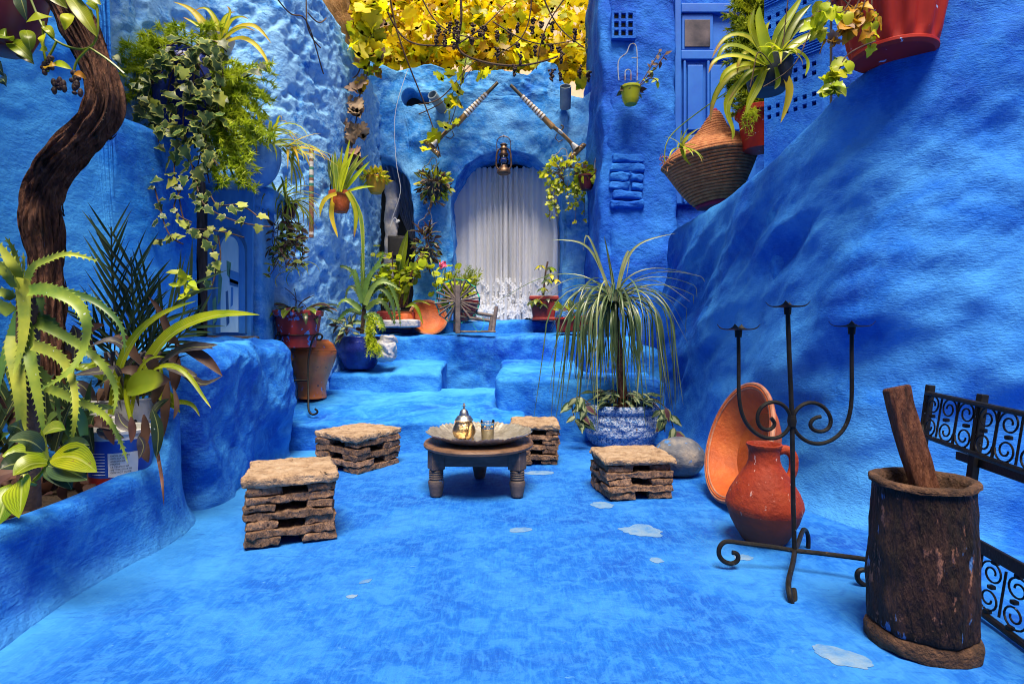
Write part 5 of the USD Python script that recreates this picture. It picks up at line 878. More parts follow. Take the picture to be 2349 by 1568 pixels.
obj('stem', tube(PP([(420, 720, 2.62), (424, 670, 2.6), (418, 620, 2.6)], n=8), 0.004, 5), 'trad_leaf', t)

# ------------------------------------------------------------------ old vine tree
TB = P(105, 800, 2.50); t = thing('vine_tree', 'thick twisted bare trunk with shaggy bark rising past the left wall', 'tree', (TB[0], TB[1], 0.25))
path = PP([(112, 1010, 2.5), (108, 850, 2.5), (105, 740, 2.5), (104, 640, 2.5), (100, 550, 2.48), (92, 478, 2.45), (110, 415, 2.42), (160, 345, 2.38), (215, 285, 2.36), (240, 225, 2.34), (222, 150, 2.32), (188, 75, 2.30), (150, 10, 2.28), (110, -60, 2.25)], n=230)
n = 84; m = len(path); rr = np.interp(np.linspace(0, 1, m), [0, 0.3, 0.42, 0.5, 0.65, 0.8, 1], [0.080, 0.063, 0.075, 0.061, 0.065, 0.061, 0.054])
v, f = tube(path, rr, n); th = np.tile(np.arange(n) / n * 2 * PI, m); zz = np.repeat(np.r_[0, np.cumsum(np.linalg.norm(np.diff(path, axis=0), axis=1))], n)
q = np.stack([np.cos(th) * 3.2 + 0.4 * np.sin(zz * 6), np.sin(th) * 3.2, zz * 1.7], 1); q2 = np.stack([np.cos(th) * 9, np.sin(th) * 9, zz * 3.2], 1)
d = 0.030 * (fbm(q, 3, 201) - 0.5) + 0.052 * (np.abs(fbm(q2, 3, 202) - 0.5) * 2 - 0.25) + 0.008 * (noise(np.stack([np.cos(th) * 22, np.sin(th) * 22, zz * 14], 1), 203) - 0.5)
ctr = np.repeat(path, n, 0); v[:m * n] += (v[:m * n] - ctr) / np.repeat(rr, n)[:, None] * d[:, None]; obj('trunk', (v, f), 'bark', t, 70)
rng = random.Random(31)
for k in range(70):                                                 # strips of bark coming away
    i = rng.randrange(5, m - 8); a = rng.uniform(-0.2, PI + 0.2); L = rng.randrange(5, 14); j = min(i + L, m - 1); pts = []
    for z in range(i, j, 2):
        k0 = (z * n + int((a - PI / 2 + 2 * PI) / (2 * PI) * n)) % (m * n); c = path[z]; o = unit(v[z * n + int(((a + PI) % (2 * PI)) / (2 * PI) * n) % n] - c); pts.append(v[z * n + int(((a + PI) % (2 * PI)) / (2 * PI) * n) % n] + o * (0.002 + 0.006 * rng.random()))
    if len(pts) > 2: b, u = blade(np.array(pts), np.linspace(0.010, 0.003, len(pts)), (0, -1, 0.1), 0.5); obj('bark_strip', b, 'bark', t, 50)

# dark red glazed pot hanging at the upper left with fleshy trailing leaves
HC = P(18, 118, 1.95); t = thing('hanging_pot', 'dark red glazed hanging pot with trailing fleshy leaves in the upper left corner', 'hanging plant', HC); k = 1.95 / 1300
pot(t, HC + (-0.02, 0, 0), [(40 * k, 0), (52 * k, 8 * k), (78 * k, 70 * k), (84 * k, 120 * k), (86 * k, 126 * k)], 'dark_red_glaze', 40)
rng = random.Random(33)
for (a, b), (c, d), w, mt in [((150, -20), (222, 85), 0.05, 'trad_leaf'), ((90, -30), (155, 20), 0.05, 'trad_leaf'), ((178, -10), (232, 12), 0.055, 'trad_leaf'), ((200, 5), (228, 28), 0.03, 'bright_leaf'), ((20, 95), (75, 140), 0.055, 'trad_leaf'), ((60, 70), (70, 118), 0.045, 'trad_leaf'),
                              ((30, 95), (-10, 78), 0.05, 'trad_leaf'), ((40, 125), (78, 148), 0.035, 'dark_trad_leaf'), ((100, 80), (96, 112), 0.03, 'lime_leaf'), ((92, 115), (112, 122), 0.024, 'lime_leaf'), ((100, 62), (125, 88), 0.03, 'trad_leaf'), ((160, 32), (148, 70), 0.04, 'lime_leaf'), ((190, 36), (212, 45), 0.05, 'lime_leaf'),
                              ((120, 148), (165, 160), 0.028, 'lime_leaf'), ((104, 158), (130, 150), 0.028, 'grape_leaf_orange'), ((170, 170), (198, 182), 0.022, 'grape_leaf_orange'), ((-10, 20), (28, 60), 0.05, 'trad_leaf'), ((40, -20), (62, 50), 0.045, 'dark_trad_leaf'), ((0, 180), (16, 200), 0.04, 'dark_trad_leaf'), ((120, 40), (60, 52), 0.045, 'lime_leaf'),
                              ((262, 128), (278, 150), 0.03, 'variegated_leaf'), ((-20, 145), (10, 175), 0.05, 'dark_trad_leaf'), ((180, -30), (120, -6), 0.05, 'trad_leaf')]:
    y = 1.9 + rng.uniform(-0.08, 0.08); put_blade(t, PP([(a, b, y), ((a + c) / 2, (b + d) / 2 - 5, y - 0.03), (c, d, y - 0.02)], n=9), oval(9, w * 0.95), mt, (rng.uniform(-0.6, 0.6), -1, 0.5), 0.3)
b = MB()
for l in ([(60, -30), (90, 45), (130, 95), (205, 110), (225, 60), (222, 20)], [(205, 110), (175, 145), (168, 190)], [(205, 110), (250, 140), (285, 170)], [(100, 50), (100, 110), (110, 165)], [(130, 95), (118, 120), (105, 140)]): b.add(tube(PP(l, 1.9, 24), 0.004, 5))
obj('stems', b.mesh(), 'trad_leaf', t, kind='stuff')
b = MB()
for u0, v0 in ((105, 160), (112, 145), (140, 195), (172, 190), (180, 205), (176, 178), (128, 200)):
    for _ in range(7): m_ = trimesh.creation.icosphere(1, 0.008); b.add((m_.vertices * (1, 1, rng.uniform(0.8, 2)) + P(u0 + rng.uniform(-9, 9), v0 + rng.uniform(-12, 12), 1.9), m_.faces))
obj('dry_flowers', b.mesh(), 'grape_dark', t, kind='stuff')

# ------------------------------------------------------------------ ivy and fern on the ledge
IC = P(440, 290, 3.98); t = thing('ivy_pot', 'deep blue glazed pot overgrown by trailing ivy on the wall ledge', 'potted plant', IC); k = 3.98 / 1300
pot(t, IC, [(58 * k, 0), (74 * k, 30 * k), (80 * k, 80 * k), (78 * k, 120 * k), (70 * k, 140 * k), (73 * k, 150 * k)], 'blue_glaze', 48)
rng = random.Random(41); strands = [
    [(430, 120), (400, 160), (385, 220), (400, 290), (430, 340)], [(440, 125), (470, 180), (480, 260), (470, 340), (480, 420)], [(420, 120), (360, 170), (340, 220), (350, 260)], [(460, 120), (510, 160), (500, 230), (520, 300)], [(430, 130), (430, 200), (420, 280), (440, 380), (455, 440)],
    [(410, 250), (360, 330), (350, 400), (365, 470), (390, 540), (420, 560)], [(430, 300), (400, 380), (410, 450), (430, 520), (480, 545)], [(350, 340), (330, 360), (345, 400), (352, 450)], [(460, 350), (450, 420), (470, 470), (520, 500), (575, 515), (620, 520)], [(480, 440), (500, 470), (545, 470), (600, 505)],
    [(420, 540), (380, 550), (330, 545)], [(430, 525), (500, 530), (560, 545)], [(470, 540), (495, 600), (485, 660)], [(500, 540), (505, 600), (490, 640)], [(440, 110), (400, 100), (370, 130)], [(450, 105), (490, 95), (520, 120)], [(450, 150), (440, 240), (460, 320), (500, 380)], [(400, 130), (330, 240), (360, 300)],
    [(440, 130), (540, 180), (610, 150)], [(470, 200), (470, 280), (440, 300)], [(420, 350), (470, 400), (500, 340)], [(440, 400), (400, 480), (440, 510)]]
b = MB(); nl = 0
for si, l in enumerate(strands):
    y0 = 3.72 + rng.uniform(-0.06, 0.06); path = PP([(a, c, y0 - (0.0 if c < 440 else 0.06)) for a, c in l], n=40); b.add(tube(path, 0.0045, 5)); Lp = np.linalg.norm(np.diff(path, axis=0), axis=1).sum(); cnt = int(Lp / (0.046 if si < 5 or 13 < si else 0.050)) 
    for j in range(cnt):
        for rep in range(2 if si in (0, 1, 2, 3, 4, 14, 15, 16, 17, 19, 20) else 1):
            if nl >= 299 or (rep and rng.random() < 0.25): continue
            i = min(int((j + rng.random()) / cnt * 39), 38); p = path[i] + rdir(rng) * (0.05 if rep or si < 5 else 0.022) + (0, -0.03, 0); a = rng.uniform(0, 2 * PI); pale = (path[i][2] < P(0, 480, y0)[2] and rng.random() < 0.55) or rng.random() < 0.06
            put_leaf(t, IVY, rng.uniform(0.048, 0.086) * (0.85 if path[i][2] < P(0, 430, y0)[2] else 1.1), p, (math.cos(a), rng.uniform(-0.3, 0.2), -0.5 + 0.8 * math.sin(a)), (rng.uniform(-0.5, 0.7), -0.75, 0.75), 'pale_ivy_leaf' if pale else 'ivy_leaf', rng, 0.15, 0.25); nl += 1
obj('vines', b.mesh(), 'twig', t, kind='stuff')
# feathery fern on both sides of it
FC = P(500, 300, 4.12); t = thing('fern', 'bright green feathery fern spreading round the ivy on the ledge', 'fern', FC); stems = []
for reg, nst, y in (((275, 385, 70, 175), 46, 3.85), ((360, 520, 50, 105), 34, 3.95), ((515, 622, 140, 330), 66, 3.86), ((490, 600, 280, 430), 54, 3.84), ((270, 330, 140, 250), 14, 3.9)):
    for _ in range(nst):
        u, v = rng.uniform(reg[0], reg[1]), rng.uniform(reg[2], reg[3]); r0 = (440 + 0.45 * (u - 440), 200 + 0.45 * (v - 200)); yy = y + rng.uniform(-0.12, 0.12); stems.append(PP([(r0[0], r0[1], 4.02), ((u + r0[0]) / 2, (v + r0[1]) / 2 - 12, yy), (u, v, yy - 0.04), (u + rng.uniform(-8, 14), v + rng.uniform(-6, 18), yy - 0.06)], n=9))
obj('fronds', needles(rng, stems, 120, 0.050, 0.0095, 0.7), 'fern_leaf', t, False, kind='stuff')
b = MB(); [b.add(tube(s, 0.0022, 4)) for s in stems]; obj('stems', b.mesh(), 'trad_leaf', t, kind='stuff')
# spider plant above
SC = P(500, 118, 3.95); t = thing('spider_plant', 'yellow striped spider plant in a white pot at the top of the rough left wall', 'spider plant', SC); k = 3.95 / 1300
pot(t, SC, [(26 * k, 0), (34 * k, 22 * k), (36 * k, 28 * k)], 'white_enamel', 32)
for l, w, mt in [([(500, 95), (470, 60), (440, 25), (398, 5)], 0.06, 'yellow_blade'), ([(505, 95), (495, 50), (470, 20), (440, 30)], 0.04, 'spider_leaf'), ([(510, 95), (510, 60), (522, 35), (540, 28)], 0.04, 'spider_leaf'), ([(515, 95), (540, 70), (580, 60), (622, 100)], 0.05, 'yellow_blade'), ([(500, 98), (470, 70), (430, 45), (420, 40)], 0.035, 'spider_leaf'),
                 ([(512, 95), (530, 50), (555, 40), (570, 45)], 0.04, 'spider_leaf'), ([(505, 95), (520, 60), (528, 25), (520, 15)], 0.04, 'spider_leaf'), ([(520, 98), (560, 90), (600, 120), (622, 165)], 0.04, 'yellow_blade'), ([(500, 98), (510, 120), (512, 160)], 0.03, 'spider_leaf'), ([(495, 95), (465, 85), (440, 80)], 0.03, 'spider_leaf'),
                 ([(505, 92), (498, 60), (490, 40), (478, 30)], 0.045, 'yellow_blade'), ([(508, 95), (535, 75), (560, 65), (585, 72)], 0.04, 'spider_leaf')]:
    put_blade(t, PP(l, 3.9 + rng.uniform(-0.05, 0.05), 12), taper(12, w * 1.05, 0.7, 0.7, 0.3), mt, (rng.uniform(-0.3, 0.3), -1, 0.5), 0.4)
a = np.linspace(0, 5.2, 24); obj('bracket', tube(np.array([P(545 + 14 * math.cos(x) * (1 - x / 8), 152 + 12 * math.sin(x) * (1 - x / 8), 3.9) for x in a]), 0.006, 6), 'iron', t)
# half round blue wall pot with its spider plant
BC = P(590, 430, 4.25); t = thing('wall_pot', 'half round pale blue wall pot with a yellow green spider plant hanging out', 'wall planter', BC); k = 4.25 / 1300
pot(t, BC, [(8 * k, 0)] + [(52 * k * math.sin(x), 78 * k * (1 - math.cos(x))) for x in np.linspace(0.25, 1.5, 12)] + [(51 * k, 90 * k)], 'blue_pot_paint', 48, soil_at=0.92)
def spray(t, c, n, az, el, L, dr, w, mats, rng, spread=0.03, nn=10):
    for i in range(n):
        a = rng.uniform(*az); q = np.asarray(c) + np.array([rng.uniform(-1, 1), rng.uniform(-1, 1), rng.uniform(0, 0.4)]) * spread; p = arc(q, a, rng.uniform(*el), rng.uniform(*L), rng.uniform(*dr), nn)
        put_blade(t, p, taper(nn, w * rng.uniform(0.8, 1.2), 0.7, 0.7, 0.35), rng.choice(mats), (math.cos(a) * 0.3, math.sin(a) * 0.3 - 0.5, 1.0), 0.4)
spray(t, BC + (0.02, 0, 0.30), 46, (-1.5, 0.9), (0.3, 1.3), (0.25, 0.48), (1.2, 2.7), 0.024, ['spider_leaf', 'spider_leaf', 'lime_leaf', 'green_spider'], rng, 0.10)
spray(t, P(655, 345, 4.38), 20, (-1.5, 0.8), (-0.9, 0.5), (0.2, 0.5), (0.5, 1.6), 0.022, ['spider_leaf', 'yellow_blade', 'green_spider'], rng, 0.05)
# spider plant and purple trailing plant below it
t = thing('trailing_plant', 'trailing plant with thin striped leaves and purple leaflets hanging on the rough wall', 'hanging plant', P(650, 500, 4.6)); c0 = P(652, 470, 4.62)
pot(t, P(660, 500, 4.66), [(0.05, 0), (0.075, 0.10), (0.08, 0.11)], 'dark_red_glaze', 24)
spray(t, c0, 62, (-2.8, 0.6), (-0.2, 1.1), (0.24, 0.42), (1.2, 2.7), 0.019, ['spider_leaf', 'green_spider', 'green_spider'], rng, 0.07)
b = MB()
for k_ in range(16):
    l = [(650 + rng.uniform(-20, 20), 480 + rng.uniform(-10, 20)), (650 + rng.uniform(-40, 45), 540), (650 + rng.uniform(-52, 55), 585 + rng.uniform(-10, 50))]; path = PP(l, 4.55 + rng.uniform(-0.08, 0.05), 14); b.add(tube(path, 0.003, 4))
    for j in range(11): p = path[rng.randrange(3, 14)] + rdir(rng) * 0.02; put_leaf(t, LANCE if rng.random() < 0.5 else OVATE, rng.uniform(0.05, 0.085), p, (rng.uniform(-1, 1), -0.3, rng.uniform(-0.8, 0.5)), (0, -0.8, 0.6), rng.choice(['dark_purple_leaf', 'dark_purple_leaf', 'green_spider']), rng)
    if k_ % 2 == 0: spray(t, path[-1], 4, (-3.1, 0.5), (-0.3, 0.8), (0.12, 0.2), (1.2, 2.4), 0.014, ['green_spider'], rng, 0.01)
obj('stems', b.mesh(), 'twig', t, kind='stuff')

# striped stick, twigs on the rough wall
y = left_y(714); t = thing('striped_stick', 'long stick wrapped in brown green and white bands hanging on the rough wall', 'stick', P(714, 545, y - 0.35))
zz = np.linspace(340, 545, 34)
for i in range(33): obj('band', tube(np.array([P(714, zz[i], y - 0.35), P(714, zz[i + 1], y - 0.35)]), 0.0195 + 0.001 * (i % 2), 10), ['stick_brown', 'stick_brown', 'stick_white', 'stick_brown', 'stick_green', 'stick_brown', 'stick_brown', 'stick_white'][(i * 5 + i // 4) % 8], t)
t = thing('dry_twig', 'thin dry twigs hanging down the rough wall from its top', 'twig', P(690, 100, 4.9)); b = MB()
for l in ([(630, -10), (672, 35), (702, 48), (738, 158), (742, 170)], [(702, -10), (703, 50)], [(706, 30), (730, 52), (748, 42)], [(702, 48), (712, 80), (735, 110)]): b.add(tube(PP([(a, c, left_y(a) - 0.42) for a, c in l], n=16), 0.006, 5))
obj('branches', b.mesh(), 'twig', t)

# terracotta hanging pot with sword leaves, small yellow pot
TC2 = P(780, 487, 5.35); k = 5.35 / 1300; t = thing('hanging_pot', 'terracotta pot with long upright sword leaves hanging on the rough wall', 'hanging plant', TC2); rng = random.Random(51)
pot(t, TC2, [(15 * k, 0), (20 * k, 10 * k), (23 * k, 36 * k), (26 * k, 38 * k), (26 * k, 46 * k)], 'terracotta', 36)
for l, w, mt in [([(780, 440), (790, 380), (802, 320)], 0.05, 'lime_leaf'), ([(775, 440), (770, 390), (768, 345)], 0.045, 'green_spider'), ([(780, 440), (795, 385), (815, 340)], 0.045, 'lime_leaf'), ([(785, 440), (810, 390), (845, 355)], 0.05, 'green_spider'), ([(785, 442), (820, 400), (848, 370)], 0.045, 'lime_leaf'), ([(770, 440), (758, 400), (752, 360)], 0.04, 'palm_leaf'),
                 ([(770, 440), (762, 395), (764, 350)], 0.045, 'green_spider'), ([(778, 440), (780, 390), (785, 335)], 0.04, 'bright_leaf'), ([(783, 440), (800, 400), (826, 350)], 0.05, 'green_spider'), ([(772, 445), (745, 460), (728, 520)], 0.05, 'yellow_blade'), ([(768, 445), (760, 490), (768, 525), (775, 545)], 0.045, 'yellow_blade'), ([(795, 440), (815, 480), (815, 520), (812, 545)], 0.05, 'spider_leaf'),
                 ([(800, 440), (825, 490), (832, 560), (834, 640)], 0.04, 'green_spider'), ([(795, 440), (830, 430), (860, 428)], 0.03, 'lime_leaf'), ([(776, 440), (784, 400), (800, 370)], 0.045, 'lime_leaf'), ([(768, 440), (770, 400), (778, 360)], 0.04, 'lime_leaf')]:
    put_blade(t, PP(l, 5.3 + rng.uniform(-0.08, 0.03), 10), taper(10, w, 0.8, 0.6, 0.4), mt, (rng.uniform(-0.4, 0.4), -1, 0.3), 0.35)
obj('bracket', tube(PP([(757, 400), (748, 380), (752, 355), (762, 380), (758, 430), (757, 470)], 5.42, 24), 0.008, 6), 'iron', t)
YC = P(862, 444, 6.15); k = 6.15 / 1300; t = thing('hanging_pot', 'small yellow pot of bright yellow foliage hanging on the rough wall', 'hanging plant', YC)
pot(t, YC, [(12 * k, 0), (20 * k, 14 * k), (22 * k, 34 * k), (21 * k, 38 * k)], 'yellow_pot', 32); bush(t, YC + (0, -0.03, 36 * k), (32 * k, 26 * k, 16 * k), 170, [OVATE], ['yellow_small_leaf', 'yellow_small_leaf', 'lime_leaf'], 0.055, rng, 0.3)

# dry vine sprig between rough wall and back wall
t = thing('vine_sprig', 'withered vine sprig with curled brown leaves hanging beside the back wall', 'vine', P(815, 300, 5.7)); b = MB()
for l in ([(846, 60), (838, 150), (826, 215), (820, 250), (812, 310), (805, 345)], [(862, 40), (850, 130), (835, 200)], [(840, 90), (820, 170), (808, 180)]): b.add(tube(PP(l, 5.75, 16), 0.007, 5))
obj('stems', b.mesh(), 'twig', t)
for u, v in ((815, 205), (808, 232), (822, 240), (816, 255), (805, 285), (818, 292), (810, 305), (810, 348), (816, 355), (835, 180), (850, 165), (862, 150), (840, 140), (826, 150), (855, 120), (868, 105), (845, 100), (838, 70), (860, 60)):
    for _ in range(2): put_leaf(t, GRAPE, rng.uniform(0.10, 0.15), P(u + rng.uniform(-8, 8), v + rng.uniform(-8, 8), 5.72), rdir(rng) + (0, 0, -0.6), (0, -0.8, 0.4), 'dry_leaf' if v > 200 else rng.choice(['grape_leaf_yellow', 'grape_leaf_orange', 'grape_leaf_green', 'dry_leaf']), rng, 0.4, 0.5)

# ------------------------------------------------------------------ painted alley board and its post
t = thing('alley_board', 'arched board painted with a pale blue alley of steps beside the ivy', 'painting', P(535, 770, 4.28)); Y = 4.30
def pane(pts, y, m, name, th=0.012):
    pg = Polygon([(P(a, c, Y)[0], P(a, c, Y)[2]) for a, c in pts]); mm = trimesh.creation.extrude_polygon(pg, th, engine='earcut'); v = mm.vertices; return obj(name, (np.stack([v[:, 0], y - v[:, 2], v[:, 1]], 1), mm.faces[:, ::-1]), m, t)
pane([(484, 440), (588, 440), (582, 772), (484, 768)], Y - 0.02, 'mural_blue', 'board', 0.03)
def archp(x0, x1, top, bot): c = (x0 + x1) / 2; r = (x1 - x0) / 2; return [(x0, bot)] + [(c - r * math.cos(a), top + 1.4 * r * (1 - math.sin(a))) for a in np.linspace(0, PI, 14)] + [(x1, bot)]
pane(archp(496, 574, 525, 764), Y - 0.052, 'mural_dark', 'painted_arch', 0.004); pane(archp(504, 570, 540, 764), Y - 0.057, 'mural_blue', 'painted_arch', 0.004); pane(archp(516, 556, 545, 762), Y - 0.062, 'mural_pale', 'painted_arch', 0.004)
for pts, m in (([(536, 620), (558, 628), (556, 655), (537, 648)], 'mural_blue'), ([(537, 640), (556, 648), (556, 660), (537, 655)], 'mural_dark'), ([(530, 600), (540, 605), (537, 640), (531, 632)], 'mural_green'), ([(512, 620), (520, 640), (516, 690), (510, 700)], 'mural_green'), ([(528, 670), (533, 668), (536, 740), (530, 748)], 'mural_dark'), ([(540, 660), (545, 660), (544, 700), (539, 705)], 'mural_blue'), ([(498, 690), (506, 680), (508, 735), (500, 745)], 'mural_green')): pane(pts, Y - 0.0665, m, 'painted_shape', 0.003)
obj('sill', xf(rbox((0.36, 0.10, 0.035), 0.01, (6, 2, 1), 0.006, 6), None, P(535, 776, 4.26)), 'old_wood', t)
t = thing('door_post', 'weathered wooden door post in a dark gap beside the painted board', 'post', P(468, 760, 4.3))
v, f = rbox((0.085, 0.07, 1.16), 0.008, (3, 3, 24), 0, rs=2); obj('post', xf((v + rough(v, 0.012, 4, 3), f), roty(-0.09), P(468, 590, 4.30)), 'old_wood', t)
obj('dark_gap', xf(rbox((0.20, 0.06, 1.3), 0.01, (1, 1, 1)), roty(-0.06), P(452, 585, 4.40)), 'dark_interior', t)  # near black box painted as the shade in the gap

# ------------------------------------------------------------------ pots on the left step
PC = P(826, 828, 5.62); PC[2] = 0.535; k = 5.62 / 1300; t = thing('aloe_pot', 'dark blue glazed pot with a tall toothed aloe and trailing greenery on the left step', 'potted plant', PC); rng = random.Random(61)
pot(t, PC, [(30 * k, 0), (36 * k, 8 * k), (52 * k, 36 * k), (54 * k, 48 * k), (47 * k, 66 * k), (48 * k, 72 * k)], 'blue_glaze', 48)
for l, w in [([(835, 690), (845, 640), (868, 612), (890, 606)], 0.06), ([(835, 680), (832, 610), (833, 560), (834, 520)], 0.045), ([(832, 690), (820, 650), (805, 620), (776, 612), (770, 625)], 0.05), ([(838, 700), (866, 650), (895, 650), (920, 668)], 0.05), ([(828, 710), (800, 690), (785, 690), (772, 708)], 0.05), ([(840, 710), (870, 690), (890, 710), (905, 745)], 0.05), ([(828, 720), (800, 712), (780, 730), (768, 745)], 0.045),
             ([(842, 690), (870, 660), (898, 690), (905, 745)], 0.05), ([(835, 730), (856, 720), (876, 738), (884, 760)], 0.045), ([(828, 740), (806, 740), (792, 752)], 0.04), ([(840, 670), (856, 620), (876, 590), (878, 575)], 0.04), ([(836, 700), (812, 660), (800, 660), (792, 690)], 0.04), ([(842, 720), (870, 730), (878, 765)], 0.035), ([(838, 730), (858, 740), (858, 775)], 0.03), ([(838, 680), (880, 640), (912, 700), (918, 752)], 0.04), ([(830, 695), (818, 640), (812, 620), (800, 640)], 0.04)]:
    aloe_leaf(t, PP(l, 5.55 + rng.uniform(-0.15, 0.1), 14), taper(14, w * 1.1, 0.9, 0.65, 0.15), rng.choice(['aloe_blue', 'aloe_dark_skin', 'aloe_blue']), (rng.uniform(-0.4, 0.4), -1, 0.5), 0.035)
obj('stem', tube(PP([(830, 765), (833, 730), (836, 690), (836, 660)], 5.6, 10), 0.022, 8), 'twig', t)
bush(t, P(795, 755, 5.45), (0.10, 0.08, 0.10), 26, [OVATE], ['variegated_leaf', 'variegated_leaf', 'dark_purple_leaf'], 0.10, rng, 0.1)
stems = []
for _ in range(40): u, v = rng.uniform(838, 878), rng.uniform(740, 825); stems.append(PP([(845, 750, 5.55), ((845 + u) / 2, v - 22, 5.42), (u, v, 5.38)], n=8))
obj('moss', needles(rng, stems, 60, 0.040, 0.007, 0.5), 'fern_leaf', t, False, kind='stuff')
v, f = rbox((0.19, 0.15, 0.20), 0.05, (8, 8, 8), 0, rs=4); v = v + rough(v, 0.06, 9, 3, 3); v2, f2 = rbox((0.15, 0.13, 0.09), 0.03, (6, 6, 4), 0, rs=3); v2 = v2 + rough(v2, 0.04, 11, 5, 3) + (0.01, 0.02, 0.12)
one('rock', xf(join((v, f), (v2, f2)), None, P(886, 806, 5.5) + (0, 0, -0.005)), 'pale_stone', 'rough white and blue stone beside the blue aloe pot', 'stone', smooth=50)

# ------------------------------------------------------------------ ledge: geranium box, brick, jug, dish, spinning wheel, pots
GB = P(912, 740, 6.5); GB[2] = 0.905; k = 6.4 / 1300; t = thing('geranium_box', 'square red planter with lime green geraniums and sword leaves before the left arch', 'potted plant', GB); rng = random.Random(71)
v, f = rbox((88 * k, 0.26, 40 * k), 0.02, (8, 6, 4), 0.008, 5); obj('box', xf((v, f), None, GB + (0.0, 0, 25 * k)), 'red_box_paint', t); obj('soil', xf(rbox((80 * k, 0.22, 0.02), 0.005, (2, 2, 1)), None, GB + (0, 0, 46 * k)), 'soil', t)
for l, w in [([(905, 700), (915, 620), (925, 570), (935, 528)], 0.10), ([(910, 700), (912, 650), (906, 605)], 0.08), ([(918, 700), (925, 640), (938, 590)], 0.08), ([(925, 700), (935, 660), (930, 620)], 0.07), ([(930, 705), (950, 700), (970, 745)], 0.04), ([(935, 700), (960, 690), (988, 700)], 0.03), ([(900, 700), (895, 650), (885, 620)], 0.07)]:
    put_blade(t, PP(l, 6.42 + rng.uniform(-0.08, 0.05), 12), oval(12, w), rng.choice(['trad_leaf', 'bright_leaf', 'trad_leaf']), (rng.uniform(-0.6, 0.6), -1, 0.3), 0.35)
b = MB()
for k_ in range(16):
    u, v = rng.uniform(858, 975), rng.uniform(575, 680); path = PP([(rng.uniform(890, 940), 705, 6.45), ((u + 912) / 2, (v + 700) / 2, 6.4), (u, v, 6.3 + rng.uniform(-0.1, 0.1))], n=10); b.add(tube(path, 0.006, 5))
    for j in range(10): put_leaf(t, ROUND, rng.uniform(0.05, 0.10), path[-1 - j % 5] + rdir(rng) * 0.085, rdir(rng), (rng.uniform(-0.3, 0.3), -0.45, 1), 'lime_leaf' if rng.random() < 0.8 else 'trad_leaf', rng, 0.1, 0.1)
obj('stems', b.mesh(), 'stick_brown', t, kind='stuff')
JC2 = P(930, 745, 6.30); JC2[2] = 0.93; t = thing('small_jug', 'small terracotta jug with a round handle in front of the red planter', 'jug', JC2)
obj('body', lathe([(0.001, 0), (0.06, 0), (0.085, 0.05), (0.09, 0.09), (0.075, 0.14), (0.062, 0.17), (0.07, 0.19), (0.06, 0.19), (0.05, 0.16), (0.001, 0.15)], 32, JC2), 'terracotta', t); obj('handle', tube(np.array([JC2 + (-0.075 - 0.055 * math.sin(a), -0.02, 0.10 + 0.05 * math.cos(a)) for a in np.linspace(0, PI, 12)]), 0.014, 8), 'terracotta', t)
v, f = rbox((0.50, 0.20, 0.085), 0.02, (10, 4, 2), 0.015, 6, 4); one('stone_slab', xf((v, f), None, P(910, 742, 6.22) + (0, 0, 0.0)), 'pale_stone', 'flat blue and white stone slab at the ledge before the red planter', 'stone slab', smooth=50)
bowl('orange_dish', 'round orange clay dish leaning on the ledge behind the spinning wheel', 'dish', P(982, 727, 6.42), (0.28, -0.86, 0.42), 0.215, 0.06, 'terracotta', 0.012)
WC = P(1049, 690, 6.12); k = 6.12 / 1300; t = thing('spinning_wheel', 'old wooden spinning wheel strung with teal cord on the ledge', 'spinning wheel', P(1060, 764, 6.12)); R = 51 * k
for ring, dy in ((0, -0.05), (1, 0.07)):
    for j in range(6):
        a = j * PI / 6 + 0.13 + ring * 0.26; d = np.array([math.cos(a), 0, math.sin(a)]); obj('spoke', tube(np.array([WC + d * -R + (0, dy, 0), WC + d * -R * 0.3 + (0, dy, 0), WC + d * R * 0.3 + (0, dy, 0), WC + d * R + (0, dy, 0)]), [0.017, 0.013, 0.013, 0.017], 7, 0.7), 'wheel_wood', t)
pts = []
for j in range(25): a = j * PI / 12 + 0.13; pts.append(WC + np.array([math.cos(a), 0, math.sin(a)]) * (R * (1.0 if j % 2 == 0 else 0.97)) + (0, -0.05 if j % 2 == 0 else 0.07, 0))
rngc = random.Random(4)
for s in range(3): obj('cord', tube(np.array(pts) + np.array([[rngc.uniform(-0.008, 0.008) for _ in range(3)] for _ in pts]), 0.0045, 5), 'green_cord', t)
obj('cord', tube(spline([WC + (R * 0.8, -0.05, -R * 0.6), P(1110, 735, 6.05), P(1100, 760, 6.0), P(1085, 745, 6.0)], 14), 0.003, 5), 'green_cord', t)
obj('hub', tube(np.array([WC + (0, -0.13, 0), WC + (0, 0.16, 0)]), 0.028, 12), 'wheel_wood', t)
for u, y, top, bot in ((1049, 5.98, 655, 764), (1044, 6.28, 660, 762)): v, f = rbox((0.052, 0.045, (bot - top) * k), 0.01, (2, 2, 12)); obj('post', xf((v, f), None, P(u + 1, (top + bot) / 2, y)), 'wheel_wood', t)
for u, top, bot, rot in ((1134, 702, 758, 0.10), (1126, 726, 760, 0.05)): obj('post', tube(np.array([P(u + 5 * rot * 10, top, 6.1), P(u, (top + bot) / 2, 6.1), P(u - 3, bot, 6.1)]), [0.020, 0.024, 0.020], 10), 'wheel_wood', t)
for a, c in (((1056, 712), (1130, 724)), ((1056, 726), (1128, 736))): obj('beam', tube(np.array([P(*a, 6.1), P(*c, 6.1)]), 0.018, 8), 'wheel_wood', t)
obj('base', xf(rbox((0.42, 0.05, 0.022), 0.006, (6, 1, 1)), None, P(1092, 760, 6.1)), 'wheel_wood', t)
CY = P(1066, 738, 6.72); CY[2] = 1.035; k = 6.7 / 1300; t = thing('cypress_pot', 'red pot with a feathery bright green conifer behind the spinning wheel', 'potted plant', CY); rng = random.Random(75)
